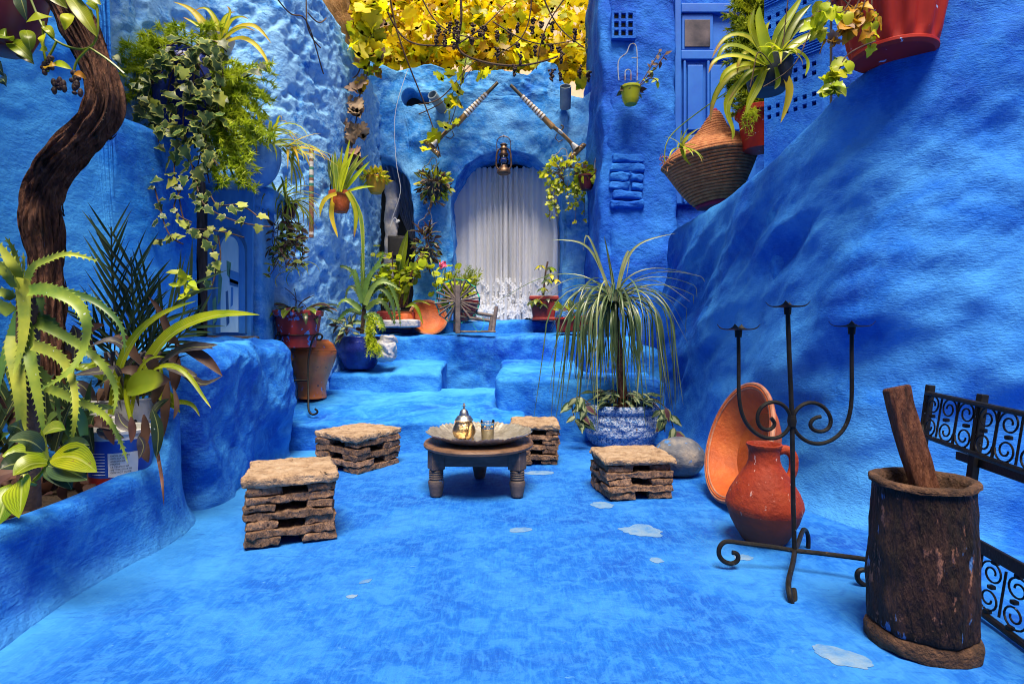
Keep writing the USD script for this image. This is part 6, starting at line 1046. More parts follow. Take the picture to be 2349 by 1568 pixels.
pot(t, CY, [(24 * k, 0), (30 * k, 36 * k), (33 * k, 38 * k), (33 * k, 44 * k)], 'red_box_paint', 36); stems = []
for _ in range(60): a = rng.uniform(-0.75, 0.75); L = rng.uniform(40, 85) * k; stems.append(spline([CY + (0, 0, 44 * k), CY + (L * 0.5 * math.sin(a), rng.uniform(-0.1, 0.06), 44 * k + L * 0.55), CY + (L * math.sin(a) * 0.9, rng.uniform(-0.16, 0.08), 44 * k + L * math.cos(a))], 7))
obj('foliage', needles(rng, stems, 55, 0.05, 0.008, 1.0), 'fern_leaf', t, False, kind='stuff')
t2 = thing('geranium', 'leggy geranium with one pink flower against the left jamb of the arch', 'plant', P(1010, 690, 6.55)); b = MB()
for k_ in range(12):
    u, v = rng.uniform(985, 1095), rng.uniform(615, 680); path = PP([(1012, 735, 6.62), ((u + 1012) / 2, (v + 720) / 2, 6.6), (u, v, 6.45)], n=8); b.add(tube(path, 0.005, 5))
    for j in range(7): put_leaf(t2, ROUND, rng.uniform(0.055, 0.10), path[-1 - j % 4] + rdir(rng) * 0.07, rdir(rng), (0, -0.5, 1), rng.choice(['lime_leaf', 'lime_leaf', 'bright_leaf']), rng, 0.1, 0.1)
obj('stems', b.mesh(), 'trad_leaf', t2, kind='stuff'); b = MB()
for _ in range(24): b.add(put_leaf(None, ROUND, 0.03, P(1016 + rng.uniform(-6, 6), 608 + rng.uniform(-6, 6), 6.45), rdir(rng), (0, -1, 0.3), None, rng, only=True)[0])
obj('flower', b.mesh(), 'pink_flower', t2, kind='stuff')
SP = P(1246, 736, 6.55); SP[2] = 1.03; k = 6.55 / 1300; t = thing('schefflera_pot', 'square red pot with a variegated umbrella plant before the right edge of the curtain', 'potted plant', SP); rng = random.Random(77)
v, f = rbox((54 * k, 0.24, 50 * k), 0.016, (6, 6, 6)); v[:, :2] *= (1 + 0.16 * v[:, 2:] / (25 * k)); obj('pot', xf((v, f), None, SP + (0, 0, 25 * k)), 'red_box_paint', t); v, f = rbox((66 * k, 0.30, 9 * k), 0.012, (6, 6, 1)); obj('rim', xf((v, f), None, SP + (0, 0, 50 * k)), 'red_box_paint', t); v, f = rbox((52 * k, 0.22, 7 * k), 0.01, (5, 5, 1)); obj('foot_band', xf((v, f), None, SP + (0, -0.008, 3 * k)), 'red_box_paint', t)
obj('stem', tube(PP([(1246, 685, 6.52), (1248, 650, 6.52), (1252, 620, 6.52), (1256, 600, 6.52)], n=10), 0.011, 7), 'twig', t)
for u, v, nn in ((1240, 608, 7), (1262, 612, 7), (1255, 640, 8), (1245, 660, 5), (1275, 640, 6), (1262, 628, 7), (1230, 686, 7), (1255, 680, 8), (1275, 690, 6), (1243, 695, 6), (1220, 690, 5)):
    c = P(u, v, 6.45 + rng.uniform(-0.1, 0.05)); o = rng.uniform(0, 6)
    for j in range(nn): a = o + j * 2 * PI / nn; put_leaf(t, OVATE, rng.uniform(0.07, 0.10), c, (math.cos(a), 0.6 * math.sin(a), -0.45), (math.cos(a) * 0.3, -0.5, 0.9), rng.choice(['trad_leaf', 'dark_trad_leaf', 'yellow_small_leaf', 'dark_trad_leaf']), rng)
TRO = P(1318, 728, 6.25); TRO[2] = 0.895; k = 6.2 / 1300; t = thing('trough_planter', 'long terracotta trough with small green plants on the corner step', 'planter box', TRO); rng = random.Random(79)
v, f = rbox((0.42, 0.17, 0.15), 0.02, (6, 4, 3)); v[:, 1] *= 1 + v[:, 2] * 1.6; obj('trough', xf((v, f), rotz(-0.75) @ roty(-0.05), TRO + (0, 0, 0.075)), 'red_plastic', t); v, f = rbox((0.46, 0.23, 0.03), 0.012, (6, 4, 1)); obj('rim', xf((v, f), rotz(-0.75) @ roty(-0.05), TRO + (0, 0, 0.15)), 'red_plastic', t)
bush(t, TRO + (0, -0.05, 0.18), (0.22, 0.17, 0.13), 60, [OVATE, LANCE], ['trad_leaf', 'dark_trad_leaf', 'lime_leaf', 'dark_purple_leaf'], 0.10, rng, 0.5)
t = thing('speaker', 'black loudspeaker box in the left arch above the geraniums', 'loudspeaker', P(910, 590, 6.72)); obj('case', xf(rbox((0.20, 0.16, 0.26), 0.012, (2, 2, 2)), rotz(0.2), P(909, 568, 6.75)), 'speaker_plastic', t); obj('grille', xf(rbox((0.165, 0.012, 0.22), 0.006, (2, 1, 2)), rotz(0.2), P(909, 568, 6.75) + (0.017, -0.082, 0)), 'speaker_plastic', t)

# ------------------------------------------------------------------ ponytail palm in its carved pot
PB = np.array([0.865, 4.50, 0.0]); k = 4.5 / 1300; t = thing('ponytail_palm', 'ponytail palm with long drooping leaves in a carved blue and white pot', 'potted plant', PB); rng = random.Random(81)
pr = [(62 * k, 0), (72 * k, 10 * k), (83 * k, 36 * k), (84 * k, 58 * k), (80 * k, 72 * k), (78 * k, 76 * k), (80 * k, 80 * k), (84 * k, 84 * k), (84 * k, 91 * k), (80 * k, 95 * k)]
zs = np.linspace(0, 95 * k, 60); prd = [(np.interp(z, [p[1] for p in pr], [p[0] for p in pr]), z) for z in zs]
def carve(th, r, z): q = z / k; on = np.clip((q - 8) / 8, 0, 1) * np.clip((74 - q) / 6, 0, 1); a = th * 7; s = np.sin(a + 1.6 * np.sin(q * 0.11)) * np.cos(q * 0.16 + np.sin(a)) ; s2 = np.sin(2 * a + q * 0.2) * np.sin(2 * a - q * 0.2); return 1 + on * (0.020 * np.tanh(3 * s) + 0.010 * s2)
pot(t, PB, prd, 'carved_pot', 160, wob=carve); CT = PB + (0.02, 0, 0); top = P(1408, 690, 4.45)
obj('trunk', tube(spline([PB + (0.02, 0, 0.30), P(1424, 860, 4.47), P(1416, 780, 4.46), top + (0, 0, -0.02)], 24), np.linspace(0.040, 0.026, 24), 12), 'bark', t)
def fountain(c, az, el, L, droop, n=16):
    d = np.array([math.cos(az), math.sin(az), 0.0]); pts = [np.asarray(c, float)]
    for i in range(1, n):
        x = i / n; e = max(el - droop * (1 - (1 - min(x / 0.78, 1)) ** 1.6), -1.50); pts.append(pts[-1] + L / (n - 1) * (d * math.cos(e) + np.array([0, 0, math.sin(e)])))
    return np.array(pts)
for i in range(160):
    a = rng.uniform(0, 2 * PI); kind = rng.random()
    if kind < 0.22: el, L, dr = rng.uniform(1.0, 1.5), rng.uniform(0.7, 1.05), rng.uniform(1.5, 2.6)
    elif kind < 0.72: el, L, dr = rng.uniform(0.7, 1.35), rng.uniform(0.95, 1.55), 3.2
    else: el, L, dr = rng.uniform(-0.3, 0.7), rng.uniform(0.6, 1.0), 2.6
    if math.sin(a) > 0.3: L *= 0.8
    c = top + np.array([math.cos(a), math.sin(a), 0]) * 0.02 + (0, 0, rng.uniform(-0.07, 0.05)); p = fountain(c, a, el, L * (0.86 if kind > 0.22 else 1) * (1.12 if math.cos(a) < -0.3 else 1), dr); sw = rng.uniform(-0.5, 0.5); p[:, 0] += sw * 0.05 * np.linspace(0, 1, 16) ** 2 * 3; p[:, 1] += rng.uniform(-0.5, 0.5) * 0.05 * np.linspace(0, 1, 16) ** 2
    p[:, 0] = np.minimum(p[:, 0], 1.40 + 0.03 * rng.random()); p[:, 2] = np.maximum(p[:, 2], 0.1); put_blade(t, p, taper(16, rng.uniform(0.011, 0.020), 0.9, 0.55, 0.15), rng.choice(['ponytail_leaf'] * 6 + ['pale_ponytail_leaf']), (math.cos(a) * 0.2, -0.6, 0.9), 0.4)
for l in ([(1405, 690), (1405, 640), (1398, 600), (1408, 780), (1410, 810)][0:3], [(1412, 690), (1430, 600), (1442, 575), (1436, 640)], [(1400, 690), (1370, 590), (1345, 540), (1338, 575)], [(1410, 680), (1395, 590), (1385, 540)], [(1412, 685), (1440, 590), (1475, 555), (1550, 535)], [(1405, 690), (1350, 570), (1310, 552), (1265, 550)]):
    put_blade(t, PP([(a, c, 4.3) for a, c in l], n=14), taper(14, 0.024, 0.9, 0.6, 0.2), rng.choice(['ponytail_leaf', 'pale_ponytail_leaf']), (0, -1, 0.4), 0.35)
b = MB()
for i in range(110):
    a = rng.uniform(0, 2 * PI); r = rng.uniform(0.05, 0.27); c = PB + (r * math.cos(a), r * math.sin(a), 0.33 + rng.uniform(0, 0.10)); d = np.array([math.cos(a) + rng.uniform(-0.6, 0.6), math.sin(a) + rng.uniform(-0.6, 0.6), rng.uniform(-0.3, 0.5)]); put_leaf(t, OVATE, rng.uniform(0.07, 0.11), c, d, (0, -0.4, 1), rng.choice(['variegated_leaf', 'variegated_leaf', 'dark_trad_leaf']), rng, 0.15, 0.35)
    if i % 3 == 0: b.add(tube(spline([PB + (r * 0.6 * math.cos(a), r * 0.6 * math.sin(a), 0.30), (c + PB + (0, 0, 0.36)) / 2 + (0, 0, 0.02), c], 5), 0.003, 4))
for l in ([(1350, 925), (1325, 910), (1312, 930), (1330, 985)], [(1355, 925), (1340, 930), (1335, 975)], [(1500, 915), (1530, 940), (1545, 985), (1558, 1010)], [(1495, 920), (1520, 950), (1524, 990)]):
    path = PP(l, 4.25, 14); b.add(tube(path, 0.004, 4))
    for j in range(7): put_leaf(t, OVATE, rng.uniform(0.08, 0.13), path[rng.randrange(3, 14)] + rdir(rng) * 0.01, (rng.uniform(-1, 1), -0.3, -0.5), (0, -0.9, 0.5), rng.choice(['variegated_leaf', 'dark_purple_leaf', 'variegated_leaf', 'dark_trad_leaf']), rng)
obj('stems', b.mesh(), 'twig', t, kind='stuff')

# ------------------------------------------------------------------ curtains in the arches
def sheet(path2, z0, z1, nz, fn, hem=None):
    """hanging cloth along a plan path"""
    n = len(path2); q = np.linspace(0, 1, nz); v = []
    for i, (x, y) in enumerate(path2):
        zb = z0 + (hem(i) if hem else 0)
        for s in q: o = fn(i, s); v.append((x + o[0], y + o[1], zb + s * (z1 - zb)))
    return np.array(v), grid_faces(n, nz)
xs_ = np.linspace(-0.80, 0.70, 300); ph = 14 * xs_ + 3.0 * np.sin(2.3 * xs_) + 2.0 * np.sin(5.1 * xs_ + 1); amp = 0.018 + 0.034 * np.exp(-((xs_ + 0.02) / 0.32) ** 2)
t = thing('lace_curtain', 'sheer white lace curtain with flowered scalloped hem filling the arch', 'curtain', (-0.06, 7.34, 1.05))
hem = lambda i: 0.035 * abs(math.sin(xs_[i] * 15.5)) * -1 + 0.02 * math.sin(xs_[i] * 6)
cur = lambda i, s: (0.015 * math.sin(ph[i] * 2 + 2 * s) * (1 - s), amp[i] * math.sin(ph[i] * 3.2 + 0.8 * s) + 0.5 * amp[i] * math.sin(ph[i] * 7.1))
obj('cloth', sheet(np.c_[xs_, np.full(300, 7.34)], 1.07, 3.02, 24, cur, hem), 'net_curtain', t, True)
def curtain_y(x, z): i = int(np.clip((x + 0.80) / 1.5 * 299, 0, 299)); s = (z - 1.07) / 1.95; return 7.34 + cur(i, s)[1]
b = MB(); rng = random.Random(91)                                    # embroidered flowers and leaves along the hem
for i in range(420):
    x, q = rng.uniform(-0.72, 0.62), rng.random(); z = 1.08 + 0.36 * q ** 1.3 + 0.06 * abs(math.sin(x * 15)); 
    if rng.random() > 1.15 - 1.0 * (z - 1.05) / 0.45: continue
    pet = rng.choice((3, 4, 5)); s = rng.uniform(0.030, 0.058); o = rng.uniform(0, 6); y = curtain_y(x, z) - 0.006
    for j in range(pet): a = o + j * 2 * PI / pet; tip = np.array([math.cos(a), 0, math.sin(a)]); sd = np.array([-tip[2], 0, tip[0]]); c = np.array([x, y, z]); b.add((np.array([c, c + tip * s * 0.5 + sd * s * 0.28, c + tip * s, c + tip * s * 0.5 - sd * s * 0.28]), np.array([[0, 1, 2, 3]])))
for i in range(12):
    x0 = -0.70 + 0.115 * i; z0_ = 1.38; pts = [(x0 + 0.04 * math.sin(5 * s), curtain_y(x0, z0_ + 0.16 * s) - 0.006, z0_ + 0.17 * s) for s in np.linspace(0, 1, 7)]; b.add(tube(np.array(pts), 0.0035, 4))
    for s in range(1, 7): p = np.array(pts[s]); b.add((np.array([p, p + (0.045, 0, 0.025), p + (0.012, 0, 0.045)]), np.array([[0, 1, 2]]))); b.add((np.array([p, p + (-0.045, 0, 0.025), p + (-0.012, 0, 0.045)]), np.array([[0, 1, 2]])))
b.add(tube(np.array([(xs_[i], curtain_y(xs_[i], 1.07) - 0.004, 1.072 + hem(i)) for i in range(0, 300, 2)]), 0.006, 4))
obj('lace', b.mesh(), 'lace_thread', t, False, kind='stuff')
xs2 = np.linspace(-0.80, 0.72, 120); v, f = sheet(np.c_[xs2, np.full(120, 7.52)], 2.16, 3.03, 10, lambda i, s: (0, 0.02 * math.sin(i * 0.5)), lambda i: -0.06 + 0.05 * math.sin(xs2[i] * 5) + 0.25 * max(0, -0.45 - xs2[i])); one('inner_curtain', (v, f), 'lace_thread', 'white inner valance showing through the upper half of the lace curtain', 'curtain', smooth=True)
obj('rod', tube(np.array([(-0.9, 7.40, 3.03), (0.85, 7.40, 3.03)]), 0.012, 8), 'iron', t)
obj('cinched_fold', tube(spline([(0.57, 7.27, 1.15), (0.55, 7.27, 1.6), (0.56, 7.27, 2.1), (0.54, 7.27, 2.5)], 16), np.linspace(0.045, 0.02, 16), 10), 'net_curtain', t)
v, f = sheet(np.c_[np.linspace(-1.72, -1.20, 80), np.full(80, 7.28)], 1.55, 3.02, 16, lambda i, s: ((1 - s) * 0.50 * (1 - i / 79) * 1.0, 0.022 * math.sin(i * 0.62)), lambda i: 0.35 * (1 - i / 79)); one('side_curtain', (v, f), 'side_curtain_cloth', 'grey blue curtain swept to the right in the narrow left arch', 'curtain', smooth=True)
v, f = rbox((0.16, 0.2, 1.8), 0.04, (4, 4, 30), 0, rs=3); one('rubble_jamb', xf((v + rough(v, 0.06, 5, 4, 3), f), None, (-1.53, 7.20, 1.9)), 'pale_stone', 'unpainted grey rubble jamb at the left of the narrow arch', 'jamb', smooth=True)

# ------------------------------------------------------------------ muskets, lantern, pipes, cable
def musket(label, tip, butt, mirror):
    a, c = P(*tip, 6.72), P(*butt, 6.72); d = c - a; L = np.linalg.norm(d); d = d / L; t = thing('musket', label, 'musket', c, 'antique muskets above the arch'); sd = np.array([-d[2], 0, d[0]]) * (1 if mirror else -1)
    obj('barrel', tube(np.array([a, a + d * L * 0.5]), [0.020, 0.024], 10), 'gun_metal', t); n = 9
    for j in range(n):
        p0 = a + d * L * (0.17 + 0.036 * j); obj('band', tube(np.array([p0, p0 + d * L * 0.021]), 0.031 + 0.0014 * j, 12), 'gun_silver', t)
    obj('forestock', tube(np.array([a + d * L * 0.16, a + d * L * 0.5, a + d * L * 0.62]), [0.025, 0.034, 0.038], 12), 'musket_wood', t)
    bow = lambda s: a + d * L * s + sd * 0.022 * math.sin(max(0, (s - 0.58)) / 0.42 * PI) * 1.0
    S_ = np.linspace(0.58, 0.955, 16); obj('stock', tube(np.array([bow(s) for s in S_]), np.interp(S_, [0.58, 0.7, 0.8, 0.87, 0.955], [0.038, 0.044, 0.038, 0.042, 0.090]), 14, 0.5), 'musket_wood', t)
    S2 = np.linspace(0.66, 0.76, 5); obj('side_plate', tube(np.array([bow(s) + (0, -0.012, 0) for s in S2]), [0.012, 0.040, 0.043, 0.036, 0.012], 12, 0.45), 'gun_silver', t)
    S3 = np.linspace(0.86, 0.95, 5); obj('butt_inlay', tube(np.array([bow(s) + (0, -0.010, 0) for s in S3]), [0.018, 0.044, 0.060, 0.075, 0.086], 12, 0.48), 'gun_silver', t)
    e = a + d * L * 0.975; v, f = rbox((0.235, 0.10, 0.05), 0.014, (6, 3, 2)); v[:, 0] *= 1 + v[:, 2] * 3.0; obj('butt_plate', xf((v, f), frame(d, sd), e), 'musket_wood', t)
    for s in (-0.085, -0.05, 0.05, 0.085): ic = trimesh.creation.icosphere(1, 0.010); obj('stud', (ic.vertices + e + sd * s + (0, -0.052, 0), ic.faces), 'silver', t)
    g = bow(0.74) - sd * 0.04; obj('trigger_guard', tube(np.array([g - d * 0.05 - sd * 0.0, g - d * 0.03 - sd * 0.055, g + d * 0.03 - sd * 0.055, g + d * 0.05 - sd * 0.0]), 0.006, 6), 'gun_metal', t)
    obj('hammer', tube(spline([bow(0.70) + sd * 0.03, bow(0.69) + sd * 0.075, bow(0.66) + sd * 0.07], 6), 0.010, 6), 'gun_metal', t)
musket('antique silver banded musket slanting down to the left with vine leaves across it', (1141, 190), (987, 345), False)
musket('antique silver banded musket slanting down to the right', (1171, 196), (1328, 352), True)
LC = P(1155, 400, 6.70); k = 6.70 / 1300; t = thing('lantern', 'old bronze storm lantern hanging at the crown of the arch', 'lantern', LC)
obj('tank', lathe([(0.001, 0), (12 * k, 0), (15.5 * k, 3 * k), (15.5 * k, 8 * k), (13 * k, 12 * k), (9 * k, 15 * k), (8 * k, 20 * k), (0.001, 20 * k)], 32, LC), 'lantern_metal', t); obj('glass_globe', lathe([(8 * k, 20 * k), (11 * k, 28 * k), (11 * k, 34 * k), (7.5 * k, 42 * k)], 28, LC), 'clear_glass', t)
obj('chimney', lathe([(0.001, 41 * k), (10 * k, 42 * k), (11 * k, 46 * k), (8 * k, 48 * k), (7 * k, 56 * k), (10 * k, 58 * k), (7 * k, 62 * k), (7 * k, 66 * k), (9 * k, 67 * k), (6 * k, 70 * k), (0.001, 70 * k)], 28, LC), 'lantern_metal', t)
for s in (-1, 1): obj('side_tube', tube(spline([LC + np.array([s * x * k, 0, z * k]) for x, z in ((9, 10), (16, 16), (17, 30), (15, 50), (10, 58))], 16), 2.0 * k, 8), 'lantern_metal', t)
obj('bail', tube(spline([LC + np.array([x * k, 0, z * k]) for x, z in ((-15, 52), (-15.5, 75), (-10, 84), (0, 87), (10, 84), (15.5, 75), (15, 52))], 26), 1.0 * k, 6), 'lantern_metal', t); obj('hook', tube(np.array([LC + (0, 0.12, 92 * k), LC + (0, 0.0, 90 * k), LC + (0, -0.01, 86 * k)]), 1.0 * k, 6), 'iron', t); obj('wire_guard', tube(np.array([LC + np.array([11.6 * k * math.cos(a), 11.6 * k * math.sin(a), 31 * k]) for a in np.linspace(0, 2 * PI, 24)]), 0.6 * k, 5), 'lantern_metal', t)
def pipe(label, u, v, r, d): c = P(u, v, 6.66); d = unit(d); Rm = frame(-d); one('drain_pipe', xf(lathe([(r, 0.26), (r, 0.0), (r * 0.86, 0.0), (r * 0.86, 0.2), (0.001, 0.2)], 28), frame(d), c), 'pipe_plastic', label, 'pipe', 'drain pipes in the back wall')
pipe('grey drain pipe stub beside a hole in the back wall at the upper left', 991, 217, 0.058, (0.35, 0.85, -0.35)); one('wall_hole', xf(rbox((0.50, 0.05, 0.30), 0.01, (1, 1, 1)), None, (-1.15, 7.16, 3.73)), 'dark_interior', 'dark backing coloured as the shade inside the broken hole beside the grey pipe', 'hole'); pipe('blue drain pipe stub with leaves in it at the upper right of the back wall', 1297, 198, 0.066, (0.05, 0.70, -0.70))  # near black box behind the wall hole, painted as its shade
t = thing('cable', 'thin white cable hanging down the left of the back wall with a plug', 'cable', P(905, 400, 6.75)); obj('wire', tube(PP([(935, 160), (908, 250), (905, 320), (912, 395), (918, 440), (903, 490), (895, 520)], 6.72, 50), 0.0035, 5), 'white_ink', t); obj('plug', xf(rbox((0.05, 0.03, 0.03), 0.006, (1, 1, 1)), roty(-0.6), P(912, 508, 6.7)), 'white_ink', t); obj('wire', tube(PP([(895, 520), (905, 500), (912, 508)], 6.71, 14), 0.005, 5), 'white_ink', t)

# ------------------------------------------------------------------ pots with wire hangers on the walls
def hung(label, u, v, r, y, mpot, hu, hv, hw, hh, plant, hz=0.02):
    c = P(u, v, y); k = y / 1300; t = thing('hanging_pot', label, 'hanging plant', c); pot(t, c, [(r * 0.62 * k, 0), (r * 0.85 * k, r * 0.5 * k), (r * k, r * 1.5 * k), (r * 1.08 * k, r * 1.6 * k), (r * 1.08 * k, r * 1.8 * k)], mpot, 32); hanger(t, P(hu, hv, y + hz), hw * k, hh * k); plant(t, c, k); return t
rng = random.Random(101)
hung('bushy purple and yellow green plant hanging on wire to the left of the arch', 995, 455, 18, 6.72, 'black_plastic', 985, 420, 17, 58, lambda t, c, k: (bush(t, c + (0, 0, 30 * k), (38 * k, 26 * k, 38 * k), 230, [LANCE, OVATE], ['dark_purple_leaf', 'dark_purple_leaf', 'fern_leaf', 'dark_trad_leaf', 'yellow_small_leaf'], 0.085, rng), bush(t, c + (-6 * k, -0.06, -14 * k), (20 * k, 8 * k, 20 * k), 22, [LANCE], ['dark_purple_leaf'], 0.08, rng)))
hung('purple trailing plant hanging on wire low on the left jamb of the arch', 978, 600, 16, 6.70, 'black_plastic', 975, 535, 15, 46, lambda t, c, k: (bush(t, c + (0, 0, 30 * k), (28 * k, 20 * k, 46 * k), 150, [LANCE, OVATE], ['dark_purple_leaf', 'dark_purple_leaf', 'brown_leaf', 'green_spider'], 0.085, rng, 0.1), spray(t, c + (0, 0, 60 * k), 9, (-3, 0), (0.3, 1.2), (0.15, 0.25), (0.2, 1), 0.045, ['dark_purple_leaf', 'brown_leaf'], rng, 0.05)))
def yellowbush(t, c, k):
    bush(t, c + (-10 * k, 0, 24 * k), (58 * k, 26 * k, 38 * k), 210, [TREF, OVATE], ['lime_leaf', 'trad_leaf', 'yellow_small_leaf', 'grape_leaf_green'], 0.075, rng); b = MB()
    for _ in range(9):
        u0 = rng.uniform(-48, 30); l = [c + (u0 * k * 0.5, -0.05, 15 * k), c + (u0 * k, -0.1, -15 * k), c + ((u0 + rng.uniform(-8, 8)) * k, -0.09, -rng.uniform(40, 95) * k)]; path = spline(l, 14); b.add(tube(path, 0.003, 4))
        for j in range(13): put_leaf(t, TREF, rng.uniform(0.045, 0.07), path[rng.randrange(3, 14)] + rdir(rng) * 0.025, rdir(rng), (0, -1, 0.4), rng.choice(['lime_leaf', 'trad_leaf', 'grape_leaf_green']), rng)
    obj('trailing_stems', b.mesh(), 'twig', t, kind='stuff')
hung('yellowish trefoil plant cascading from a wire hanger to the right of the arch', 1308, 425, 18, 6.62, 'blue_pot_paint', 1282, 385, 18, 44, yellowbush)
hung('dusty purple pot with a few small leaves on the narrow side wall', 1344, 436, 18, 6.35, 'dark_red_glaze', 1368, 430, 4, 96, lambda t, c, k: bush(t, c + (0, 0, 34 * k), (24 * k, 20 * k, 16 * k), 34, [ROUND, OVATE], ['lime_leaf', 'brown_leaf', 'trad_leaf'], 0.085, rng))
def sprig(t, c, k):
    bush(t, c + (0, 0, 34 * k), (22 * k, 14 * k, 8 * k), 26, [OVATE], ['trad_leaf', 'dark_trad_leaf', 'brown_leaf'], 0.07, rng)
    for l in ([(1460, 205), (1480, 175), (1500, 140), (1512, 120)], [(1470, 190), (1500, 160), (1530, 118)], [(1465, 200), (1495, 180), (1510, 190)]):
        path = PP(l, 5.6, 12); obj('stem', tube(path, 0.005, 5), 'twig', t)
        for j in range(9): put_leaf(t, OVATE, rng.uniform(0.05, 0.085), path[rng.randrange(2, 12)], rdir(rng), (0, -1, 0.4), 'brown_leaf' if l[-1][1] < 130 and rng.random() < 0.6 else rng.choice(['trad_leaf', 'dark_trad_leaf', 'lime_leaf']), rng)
hung('lime green pot with straggly stems hanging on the deep blue pillar', 1446, 240, 22, 5.66, 'green_pot', 1440, 185, 21, 84, sprig)

# ------------------------------------------------------------------ upper door, perforated screen, basket, upper right pots
DC = P(1632, 400, 6.38); t = thing('upper_door', 'blue panelled door with a small frosted window at the head of the stairs', 'door', DC); k = 6.38 / 1300
def slab(u0, u1, v0, v1, y, th, m, name, r=0.012):
    a, b_ = P(u0, v1, y), P(u1, v0, y); s = b_ - a; return obj(name, xf(rbox((abs(s[0]), th, abs(s[2])), r, (2, 1, 2)), None, (a + b_) / 2), m, t)
slab(1550, 1720, 10, 470, 6.38, 0.05, 'door_paint', 'door_leaf'); slab(1545, 1560, 0, 470, 6.34, 0.09, 'door_paint', 'frame'); slab(1712, 1730, 0, 470, 6.34, 0.09, 'door_paint', 'frame'); slab(1560, 1712, 12, 34, 6.34, 0.09, 'door_paint', 'frame'); slab(1560, 1712, 118, 140, 6.34, 0.07, 'door_paint', 'frame')
w_ = slab(1562, 1634, 36, 118, 6.345, 0.055, 'door_paint', 'window_frame'); slab(1570, 1628, 46, 108, 6.31, 0.012, 'frosted_pane', 'pane', 0.003)
for u in (1576, 1628, 1680): slab(u, u + 36, 150, 300, 6.335, 0.03, 'door_paint', 'panel'); slab(u, u + 36, 312, 460, 6.335, 0.03, 'door_paint', 'panel')
for u in (1566, 1620, 1672): slab(u, u + 6, 142, 465, 6.33, 0.05, 'door_paint', 'moulding', 0.008)

t = thing('perforated_screen', 'screen wall of blue painted hollow blocks with rows of holes above the stair wall', 'wall', P(1805, 300, 3.55)); S0 = P(1752, 310, 3.62); S1 = P(1880, 310, 3.35); W = np.linalg.norm(S1 - S0); ax_ = unit((S1 - S0) * np.array([1, 1, 0])); nz_ = np.array([ax_[1], -ax_[0], 0])
pg = sbox(0, -0.35, W, 1.35); hs = 0.026
for bz in (-0.02, 0.16, 0.55, 0.95):
    for i in range(int(W / 0.055)):
        for j in range(2): pg = pg.difference(sbox(0.02 + i * 0.055, bz + j * 0.056, 0.02 + i * 0.055 + hs, bz + j * 0.056 + hs * 1.1))
mm = trimesh.creation.extrude_polygon(pg, 0.10, engine='earcut'); v = mm.vertices; o = P(1752, 270, 3.62); v3 = o + v[:, :1] * ax_ + v[:, 1:2] * np.array([0, 0, 1.0]) - (0.10 - v[:, 2:3]) * -nz_ * -1
obj('blocks', (v3, mm.faces), 'stair_wall_paint', t, False); obj('backing', xf(rbox((W, 0.03, 1.7), 0.004, (2, 1, 2)), np.stack([ax_, -nz_, [0, 0, 1.0]], 1), o + ax_ * W / 2 - nz_ * 0.125 + (0, 0, 0.5)), 'dark_interior', t)
for j in range(30): zc = 0.27 + 0.0085 * j if j < 28 else 0; 
for zb in (0.30, 0.70):
    for j in range(13): obj('ridge', xf(rbox((W * 0.98, 0.012, 0.007), 0.003, (1, 1, 1), rs=1), np.stack([ax_, -nz_, [0, 0, 1.0]], 1), o + ax_ * W / 2 + nz_ * 0.002 + (0, 0, zb + 0.0165 * j)), 'stair_wall_paint', t)

BK = P(1640, 472, 4.62); k = 4.62 / 1300; t = thing('bread_basket', 'big coiled straw basket with a tall pointed lid on the stair wall', 'basket', BK); Rt = roty(-0.13)
sh = 0.0
def coil(prof, name):
    for (r0, z0_), (r1, z1_) in zip(prof[:-1], prof[1:]):
        rm, zm = (r0 + r1) / 2, (z0_ + z1_) / 2; hh = math.hypot(r1 - r0, z1_ - z0_) * 0.60; n = 64; a = np.linspace(0, 2 * PI, n + 1); pts = np.stack([rm * np.cos(a), rm * np.sin(a), np.full(n + 1, zm) + 0.003 * np.sin(3 * a + zm * 20)], 1); pts[:, 0] += sh * np.maximum(zm - 104 * k, 0); obj(name, xf(tube(pts, hh * (1 + 0.05 * np.sin(a * 31)), 6), Rt, BK), 'straw', t, 60)
zz = np.linspace(0, 100, 17); coil([((42 + 62 * (z / 100) ** 0.8) * k, (8 + z) * k) for z in zz], 'coil')
obj('body', xf(lathe([(0.001, 4 * k)] + [((40 + 61 * (z / 100) ** 0.8) * k, (8 + z) * k) for z in zz] + [(92 * k, 108 * k), (0.001, 60 * k)], 48), Rt, BK), 'straw', t)
lp = [(105, 104), (103, 110), (97, 116), (90, 122), (82, 128), (74, 134), (66, 139), (58, 144), (51, 149), (45, 154), (39, 160), (34, 166), (29, 173), (25, 180), (21, 187), (17, 194), (13, 201), (9, 207), (5, 212)]
Rt = roty(-0.15); sh = 0.30; coil([(r * k, z * k) for r, z in lp], 'lid_coil'); lv, lf = lathe([(0.001, 100 * k)] + [(max(r - 1.5, 0.5) * k, z * k) for r, z in lp] + [(0.001, 214 * k)], 48); lv[:, 0] += sh * np.maximum(lv[:, 2] - 104 * k, 0); obj('lid', xf((lv, lf), Rt, BK), 'straw', t)
ic = trimesh.creation.icosphere(2, 5.5 * k); obj('tip', xf((ic.vertices * (1, 1, 1.5), ic.faces), Rt, BK + Rt @ np.array([sh * 109 * k, 0, 213 * k])), 'magenta_cloth', t); obj('foot', xf(lathe([(0.001, -2 * k), (40 * k, -2 * k), (44 * k, 3 * k), (42 * k, 10 * k), (0.001, 10 * k)], 40, (0, 0, 0)), roty(-0.13), BK), 'magenta_cloth', t)
b = MB(); rng = random.Random(111)
for _ in range(10): q = P(1530 + rng.uniform(-3, 6), 375 + rng.uniform(-10, 10), 4.3); b.add(tube(np.array([q, q + rdir(rng) * 0.05, q + (-0.06, -0.02, rng.uniform(-0.02, 0.06))]), 0.0025, 4))
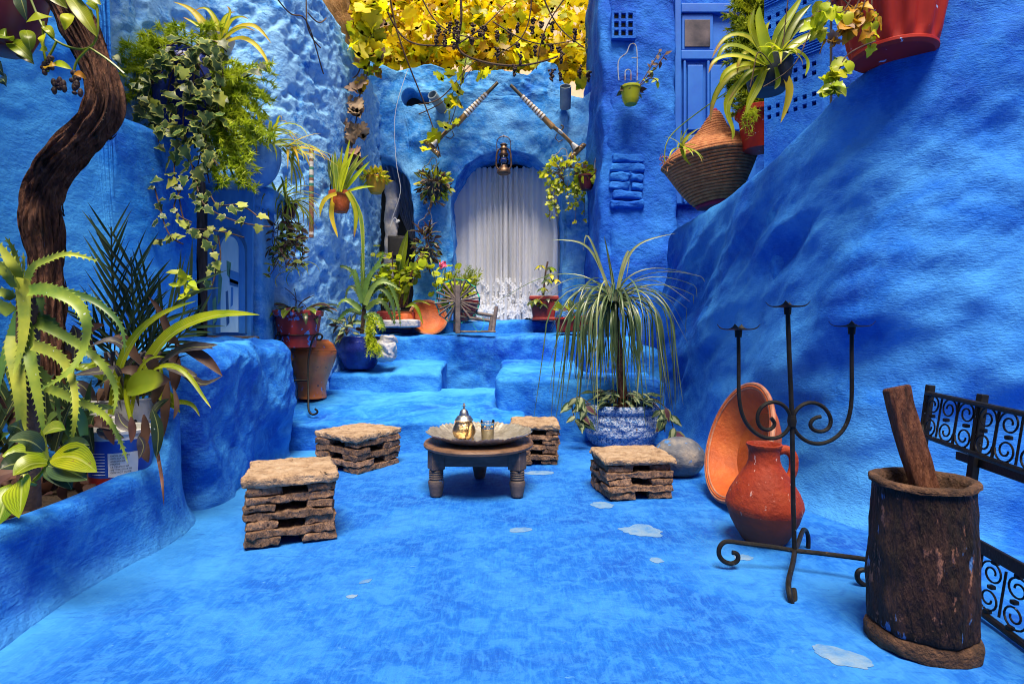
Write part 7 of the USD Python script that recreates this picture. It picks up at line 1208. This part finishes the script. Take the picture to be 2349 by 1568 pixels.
obj('loose_straw', b.mesh(), 'straw', t, kind='stuff')
t = thing('spider_plantlet', 'small spider plantlet dangling on its runner in front of the straw basket', 'plant', P(1568, 345, 4.0)); c = P(1562, 340, 4.02)
spray(t, c, 13, (-PI, 0.2), (-0.6, 1.1), (0.12, 0.22), (0.8, 2.2), 0.020, ['bright_leaf', 'lime_leaf', 'spider_leaf'], rng, 0.01); put_blade(t, PP([(1562, 340), (1575, 315), (1605, 293)], 4.0, 9), taper(9, 0.026, 0.9), 'bright_leaf'); put_blade(t, PP([(1562, 342), (1572, 365), (1585, 380)], 4.0, 8), taper(8, 0.028, 0.9), 'bright_leaf')
obj('runner', tube(PP([(1700, 190, 3.5), (1640, 230, 3.8), (1560, 290, 4.0), (1528, 330, 4.0), (1524, 372, 4.0)], n=40), 0.004, 5), 'trad_leaf', t); obj('runner', tube(PP([(1563, 300, 4.02), (1561, 320, 4.02), (1562, 342, 4.02)], n=8), 0.004, 5), 'trad_leaf', t)

CP = P(1742, 345, 4.25); k = 4.25 / 1300; t = thing('conifer_pot', 'ribbed red pot with a feathery conifer half behind the perforated screen', 'potted plant', CP); rng = random.Random(113)
pot(t, CP, [(36 * k, 0), (45 * k, 70 * k), (50 * k, 76 * k), (54 * k, 80 * k), (54 * k, 90 * k)], 'red_plastic', 48); stems = []
for _ in range(300):
    hgt = rng.uniform(-0.16, 1.0); w = 82 * (1 - 0.30 * max(hgt, 0) ** 2) * rng.uniform(0.3, 1.0); a = rng.uniform(PI * 0.6, 2.2 * PI); base = CP + (-18 * k * hgt, 0, (105 + 240 * hgt) * k); tip = base + np.array([math.cos(a) * w * k, math.sin(a) * w * k * 0.6, rng.uniform(0, 46) * k]); stems.append(spline([base, (base + tip) / 2 + (0, 0, 0.02), tip], 7))
obj('foliage', needles(rng, stems, 110, 0.050, 0.0115, 1.1), 'cypress_leaf', t, False, kind='stuff'); obj('trunk', tube(np.array([CP + (0, 0, 80 * k), CP + (-18 * k, 0, 340 * k)]), [0.03, 0.012], 8), 'twig', t)
stems = [spline([P(1735 + rng.uniform(-10, 10), 255, 4.1), P(1720 + rng.uniform(-14, 16), 262 + rng.uniform(-10, 12), 4.0), P(1716 + rng.uniform(-16, 16), 300 + rng.uniform(-50, 20), 4.0)], 6) for _ in range(12)]; obj('low_sprigs', needles(rng, stems, 30, 0.04, 0.007, 0.8), 'fern_leaf', t, False, kind='stuff')

BP = P(1762, 212, 3.22); k = 3.22 / 1300; t = thing('spider_plant', 'large yellow green spider plant in a black bowl hanging on the perforated screen', 'spider plant', BP)
pot(t, BP, [(34 * k, 0), (44 * k, 12 * k), (50 * k, 44 * k), (52 * k, 62 * k), (53 * k, 66 * k)], 'black_plastic', 48); rng = random.Random(115)
for l, w, mt in [([(1760, 148), (1720, 90), (1670, 85), (1632, 135)], 0.045, 'spider_leaf'), ([(1755, 150), (1690, 130), (1640, 140), (1625, 168)], 0.042, 'spider_leaf'), ([(1755, 152), (1700, 150), (1660, 170), (1650, 195)], 0.04, 'lime_leaf'), ([(1755, 155), (1690, 165), (1640, 220), (1628, 280)], 0.045, 'spider_leaf'), ([(1758, 158), (1700, 190), (1665, 250), (1680, 300), (1678, 322)], 0.05, 'bright_leaf'),
                 ([(1760, 148), (1735, 100), (1720, 60), (1730, 20)], 0.055, 'bright_leaf'), ([(1765, 148), (1750, 90), (1740, 40), (1742, 15)], 0.06, 'lime_leaf'), ([(1775, 148), (1790, 100), (1820, 50), (1860, 10)], 0.07, 'trad_leaf'), ([(1775, 148), (1800, 90), (1850, 50), (1880, 40)], 0.065, 'trad_leaf'), ([(1778, 150), (1830, 100), (1880, 78), (1910, 80)], 0.06, 'trad_leaf'), ([(1770, 150), (1785, 80), (1815, 30), (1840, -10)], 0.06, 'trad_leaf'),
                 ([(1780, 152), (1820, 120), (1850, 140), (1846, 175)], 0.04, 'lime_leaf'), ([(1780, 152), (1800, 180), (1808, 215), (1790, 282)], 0.055, 'yellow_blade'), ([(1765, 155), (1740, 130), (1725, 150), (1728, 190)], 0.035, 'spider_leaf'), ([(1760, 155), (1725, 120), (1700, 130), (1690, 170)], 0.035, 'spider_leaf'), ([(1762, 155), (1745, 175), (1740, 210)], 0.035, 'bright_leaf'),
                 ([(1770, 150), (1768, 110), (1790, 80), (1800, 95)], 0.035, 'spider_leaf'), ([(1755, 158), (1720, 165), (1690, 200), (1672, 230)], 0.03, 'spider_leaf'), ([(1770, 152), (1760, 100), (1755, 70), (1765, 50)], 0.04, 'lime_leaf'), ([(1776, 155), (1782, 190), (1776, 205)], 0.04, 'trad_leaf'), ([(1752, 160), (1735, 200), (1716, 240), (1712, 262)], 0.05, 'bright_leaf'), ([(1758, 150), (1700, 110), (1660, 110), (1640, 150)], 0.04, 'bright_leaf')]:
    y = 3.12 + rng.uniform(-0.08, 0.04); put_blade(t, PP(l, y, 14), taper(14, w, 0.7, 0.6, 0.4), mt, (rng.uniform(-0.4, 0.4), -1, 0.6), 0.4)
spray(t, P(1790, 120, 3.05), 12, (-PI, 0), (-0.5, 0.9), (0.08, 0.15), (0.8, 2.0), 0.02, ['spider_leaf', 'lime_leaf'], rng, 0.01); b = MB(); b.add(tube(PP([(1808, -10), (1800, 60), (1795, 110)], 3.05, 12), 0.003, 4)); b.add(tube(PP([(1770, 150), (1740, 120), (1730, 150), (1720, 200)], 3.02, 14), 0.003, 4)); b.add(tube(PP([(1880, 20), (1850, 90), (1820, 150), (1750, 200)], 3.05, 14), 0.003, 4)); obj('runners', b.mesh(), 'brown_leaf', t, kind='stuff')

RP = P(2048, 125, 2.62); RP[2] = 2.16; k = 2.62 / 1300; t = thing('fluted_flowerpot', 'large fluted red flowerpot flecked with white paint on the stair wall', 'flowerpot', RP); flu = lambda th, r, z: 1 + 0.045 * np.sign(np.sin(th * 13)) * np.abs(np.sin(th * 13)) ** 0.4 * np.clip((z - 0.03) * 40, 0, 1) * (r > 0.05)
pot(t, RP, [(78 * k, 0), (86 * k, 6 * k), (86 * k, 12 * k)] + [((84 + 26 * s) * k, (14 + 150 * s) * k) for s in np.linspace(0, 1, 10)] + [(118 * k, 166 * k), (118 * k, 184 * k)], 'red_plastic', 130, wob=flu)
t = thing('withering_vine', 'trailing vine with lime and withered orange leaves hanging over the red fluted flowerpot', 'vine', P(1920, 100, 2.5)); rng = random.Random(117); b = MB(); k_ = 0
for l, m_ in (([(1960, -20), (1925, 30), (1900, 20), (1860, 40)], ['lime_leaf']), ([(1950, -20), (1890, 10), (1870, 60), (1885, 75)], ['lime_leaf', 'bright_leaf']), ([(1990, -20), (1975, 30), (1960, 60), (1935, 75)], ['grape_leaf_orange']), ([(1980, -20), (1950, 40), (1920, 80), (1905, 95)], ['grape_leaf_orange', 'dry_leaf']), ([(2000, -20), (2000, 40), (2005, 75), (1995, 105)], ['grape_leaf_orange', 'grape_leaf_green']), ([(2008, 95), (1980, 105), (1940, 130), (1925, 160), (1920, 190), (1935, 205)], ['trad_leaf', 'grape_leaf_green']), ([(1935, 150), (1910, 165), (1905, 180)], ['grape_leaf_green']), ([(1925, 180), (1910, 205), (1900, 215)], ['trad_leaf']), ([(1935, 0), (1960, 20), (1980, 15)], ['grape_leaf_orange'])):
    path = PP(l, 2.38 + rng.uniform(-0.04, 0.05), 22); b.add(tube(path, 0.003, 5))
    for j in range(12 if len(l) < 6 else 11): i = rng.randrange(8 if len(l) < 6 else 10, 22); put_leaf(t, rng.choice([IVY, ROUND]), rng.uniform(0.035, 0.06), path[i] + rdir(rng) * 0.018, rdir(rng) + (0, 0, -0.6), (0, -1, 0.5), rng.choice(m_), rng, 0.35, 0.4)
obj('stems', b.mesh(), 'twig', t, kind='stuff')

# ------------------------------------------------------------------ grape vine over the back wall
t = thing('grape_vine', 'autumn grape vine with yellow leaves and dark grapes roofing the back of the courtyard', 'grape vine', (0.0, 6.8, 4.3)); rng = random.Random(121); mats_ = ['grape_leaf_yellow'] * 7 + ['grape_leaf_green'] * 3 + ['grape_leaf_orange'] * 2; rest = {m_: MB() for m_ in set(mats_)}; big = []
for i in range(1350):
    u = rng.uniform(815, 1385); y = rng.uniform(6.9, 9.2); top_, bot_ = -50, 122 + (30 if 1180 < u < 1345 else 0) + (25 if u > 1250 else 0); q = rng.random(); v = top_ + (bot_ - top_) * q
    if 1000 < u < 1180 and v > 150 and rng.random() < 0.6: continue
    if u < 865: y = rng.uniform(5.6, 6.4)
    if 1240 < u < 1300 and v < 70 and rng.random() < 0.5: continue
    big.append((P(u, v, y), rng.uniform(0.11, 0.19), rng.choice(mats_)))
for i in range(420):
    u = rng.uniform(870, 1350); v = rng.uniform(96, 152) if u < 1255 else rng.uniform(110, 180)
    big.append((P(u, v, rng.uniform(7.45, 7.9)), rng.uniform(0.11, 0.18), rng.choice(mats_)))
for u, v, s in ((1050, 165, 0.17), (1070, 150, 0.15), (1035, 160, 0.13), (1100, 165, 0.13), (1122, 160, 0.13), (1043, 190, 0.18), (1052, 203, 0.17), (1036, 228, 0.17), (1044, 240, 0.16), (1028, 258, 0.13), (1014, 280, 0.16), (988, 302, 0.15), (985, 318, 0.17), (980, 340, 0.11), (1052, 280, 0.09), (1000, 165, 0.13), (1040, 222, 0.15)): big.insert(0, (P(u, v, 6.62 + rng.uniform(-0.05, 0.03)), s * 1.05, rng.choice(['grape_leaf_green', 'grape_leaf_green', 'grape_leaf_yellow', 'trad_leaf'])))
rest['trad_leaf'] = MB()
for i, (p, s, m_) in enumerate(sorted(big, key=lambda z: z[0][1])):
    if i < 299: put_leaf(t, GRAPE, s, p, rdir(rng) + (0, 0, -0.5), (rng.uniform(-0.6, 0.6), rng.uniform(-1, 0.2), rng.uniform(0.2, 1)), m_, rng, rng.uniform(-0.1, 0.3), rng.uniform(0.1, 0.5))
    else: rest[m_].add(put_leaf(None, GRAPE, s, p, rdir(rng) + (0, 0, -0.5), (rng.uniform(-0.6, 0.6), rng.uniform(-1, 0.2), rng.uniform(0.2, 1)), None, rng, rng.uniform(-0.1, 0.3), rng.uniform(0.1, 0.5), only=True)[0])
for m_, b in rest.items():
    if b.n: obj('leaves', b.mesh(), m_, t, True, kind='stuff')
for l, r in (([(1052, -40, 6.4), (1056, 60, 6.5), (1050, 110, 6.6), (1100, 140, 6.6), (1200, 150, 6.5), (1280, 130, 6.4)], 0.016), ([(870, -20, 6.4), (930, 90, 6.6), (1000, 105, 6.6), (1052, 108, 6.6)], 0.012), ([(1052, 100, 6.6), (1110, 60, 6.7), (1160, 10, 6.8)], 0.010), ([(890, -30, 6.2), (905, 50, 6.3), (930, 130, 6.4), (970, 230, 6.6), (995, 300, 6.7), (1010, 360, 6.72)], 0.011), ([(960, 240, 6.6), (1010, 225, 6.65), (1060, 170, 6.6), (1090, 140, 6.6)], 0.008), ([(960, 262, 6.68), (1020, 230, 6.66), (1080, 160, 6.6)], 0.007), ([(1070, 130, 6.6), (1055, 200, 6.65), (1030, 290, 6.68), (990, 345, 6.68)], 0.006), ([(1220, -20, 6.5), (1200, 80, 6.6), (1130, 130, 6.6)], 0.009), ([(1240, -20, 6.3), (1280, 60, 6.4), (1340, 110, 6.4)], 0.010), ([(1130, 50, 6.5), (1230, 100, 6.5), (1330, 90, 6.4)], 0.008), ([(960, -20, 6.4), (1010, 60, 6.5), (1100, 90, 6.5)], 0.009), ([(1300, -10, 6.3), (1250, 70, 6.4), (1230, 160, 6.5)], 0.008)):
    obj('branch', tube(PP(l, n=36), np.linspace(r, r * 0.6, 36), 7), 'twig', t)
for j in range(34):
    u, v = (rng.uniform(1000, 1340), rng.uniform(40, 120)) if j > 8 else ((1265, 160), (1330, 150), (1180, 150), (1020, 70), (1000, 80), (1110, 60), (1140, 70), (1285, 165), (1350, 165))[j]; b = MB(); y = rng.uniform(6.25, 6.6); ln_ = rng.uniform(12, 34)
    for _ in range(26): q = rng.random(); m_ = trimesh.creation.icosphere(1, 0.013); b.add((m_.vertices + P(u + rng.gauss(0, 3.4) * (1 - q * 0.7), v + q * ln_, y + rng.uniform(-0.04, 0.04)), m_.faces))
    obj('grape_bunch', b.mesh(), 'grape_dark', t, True)
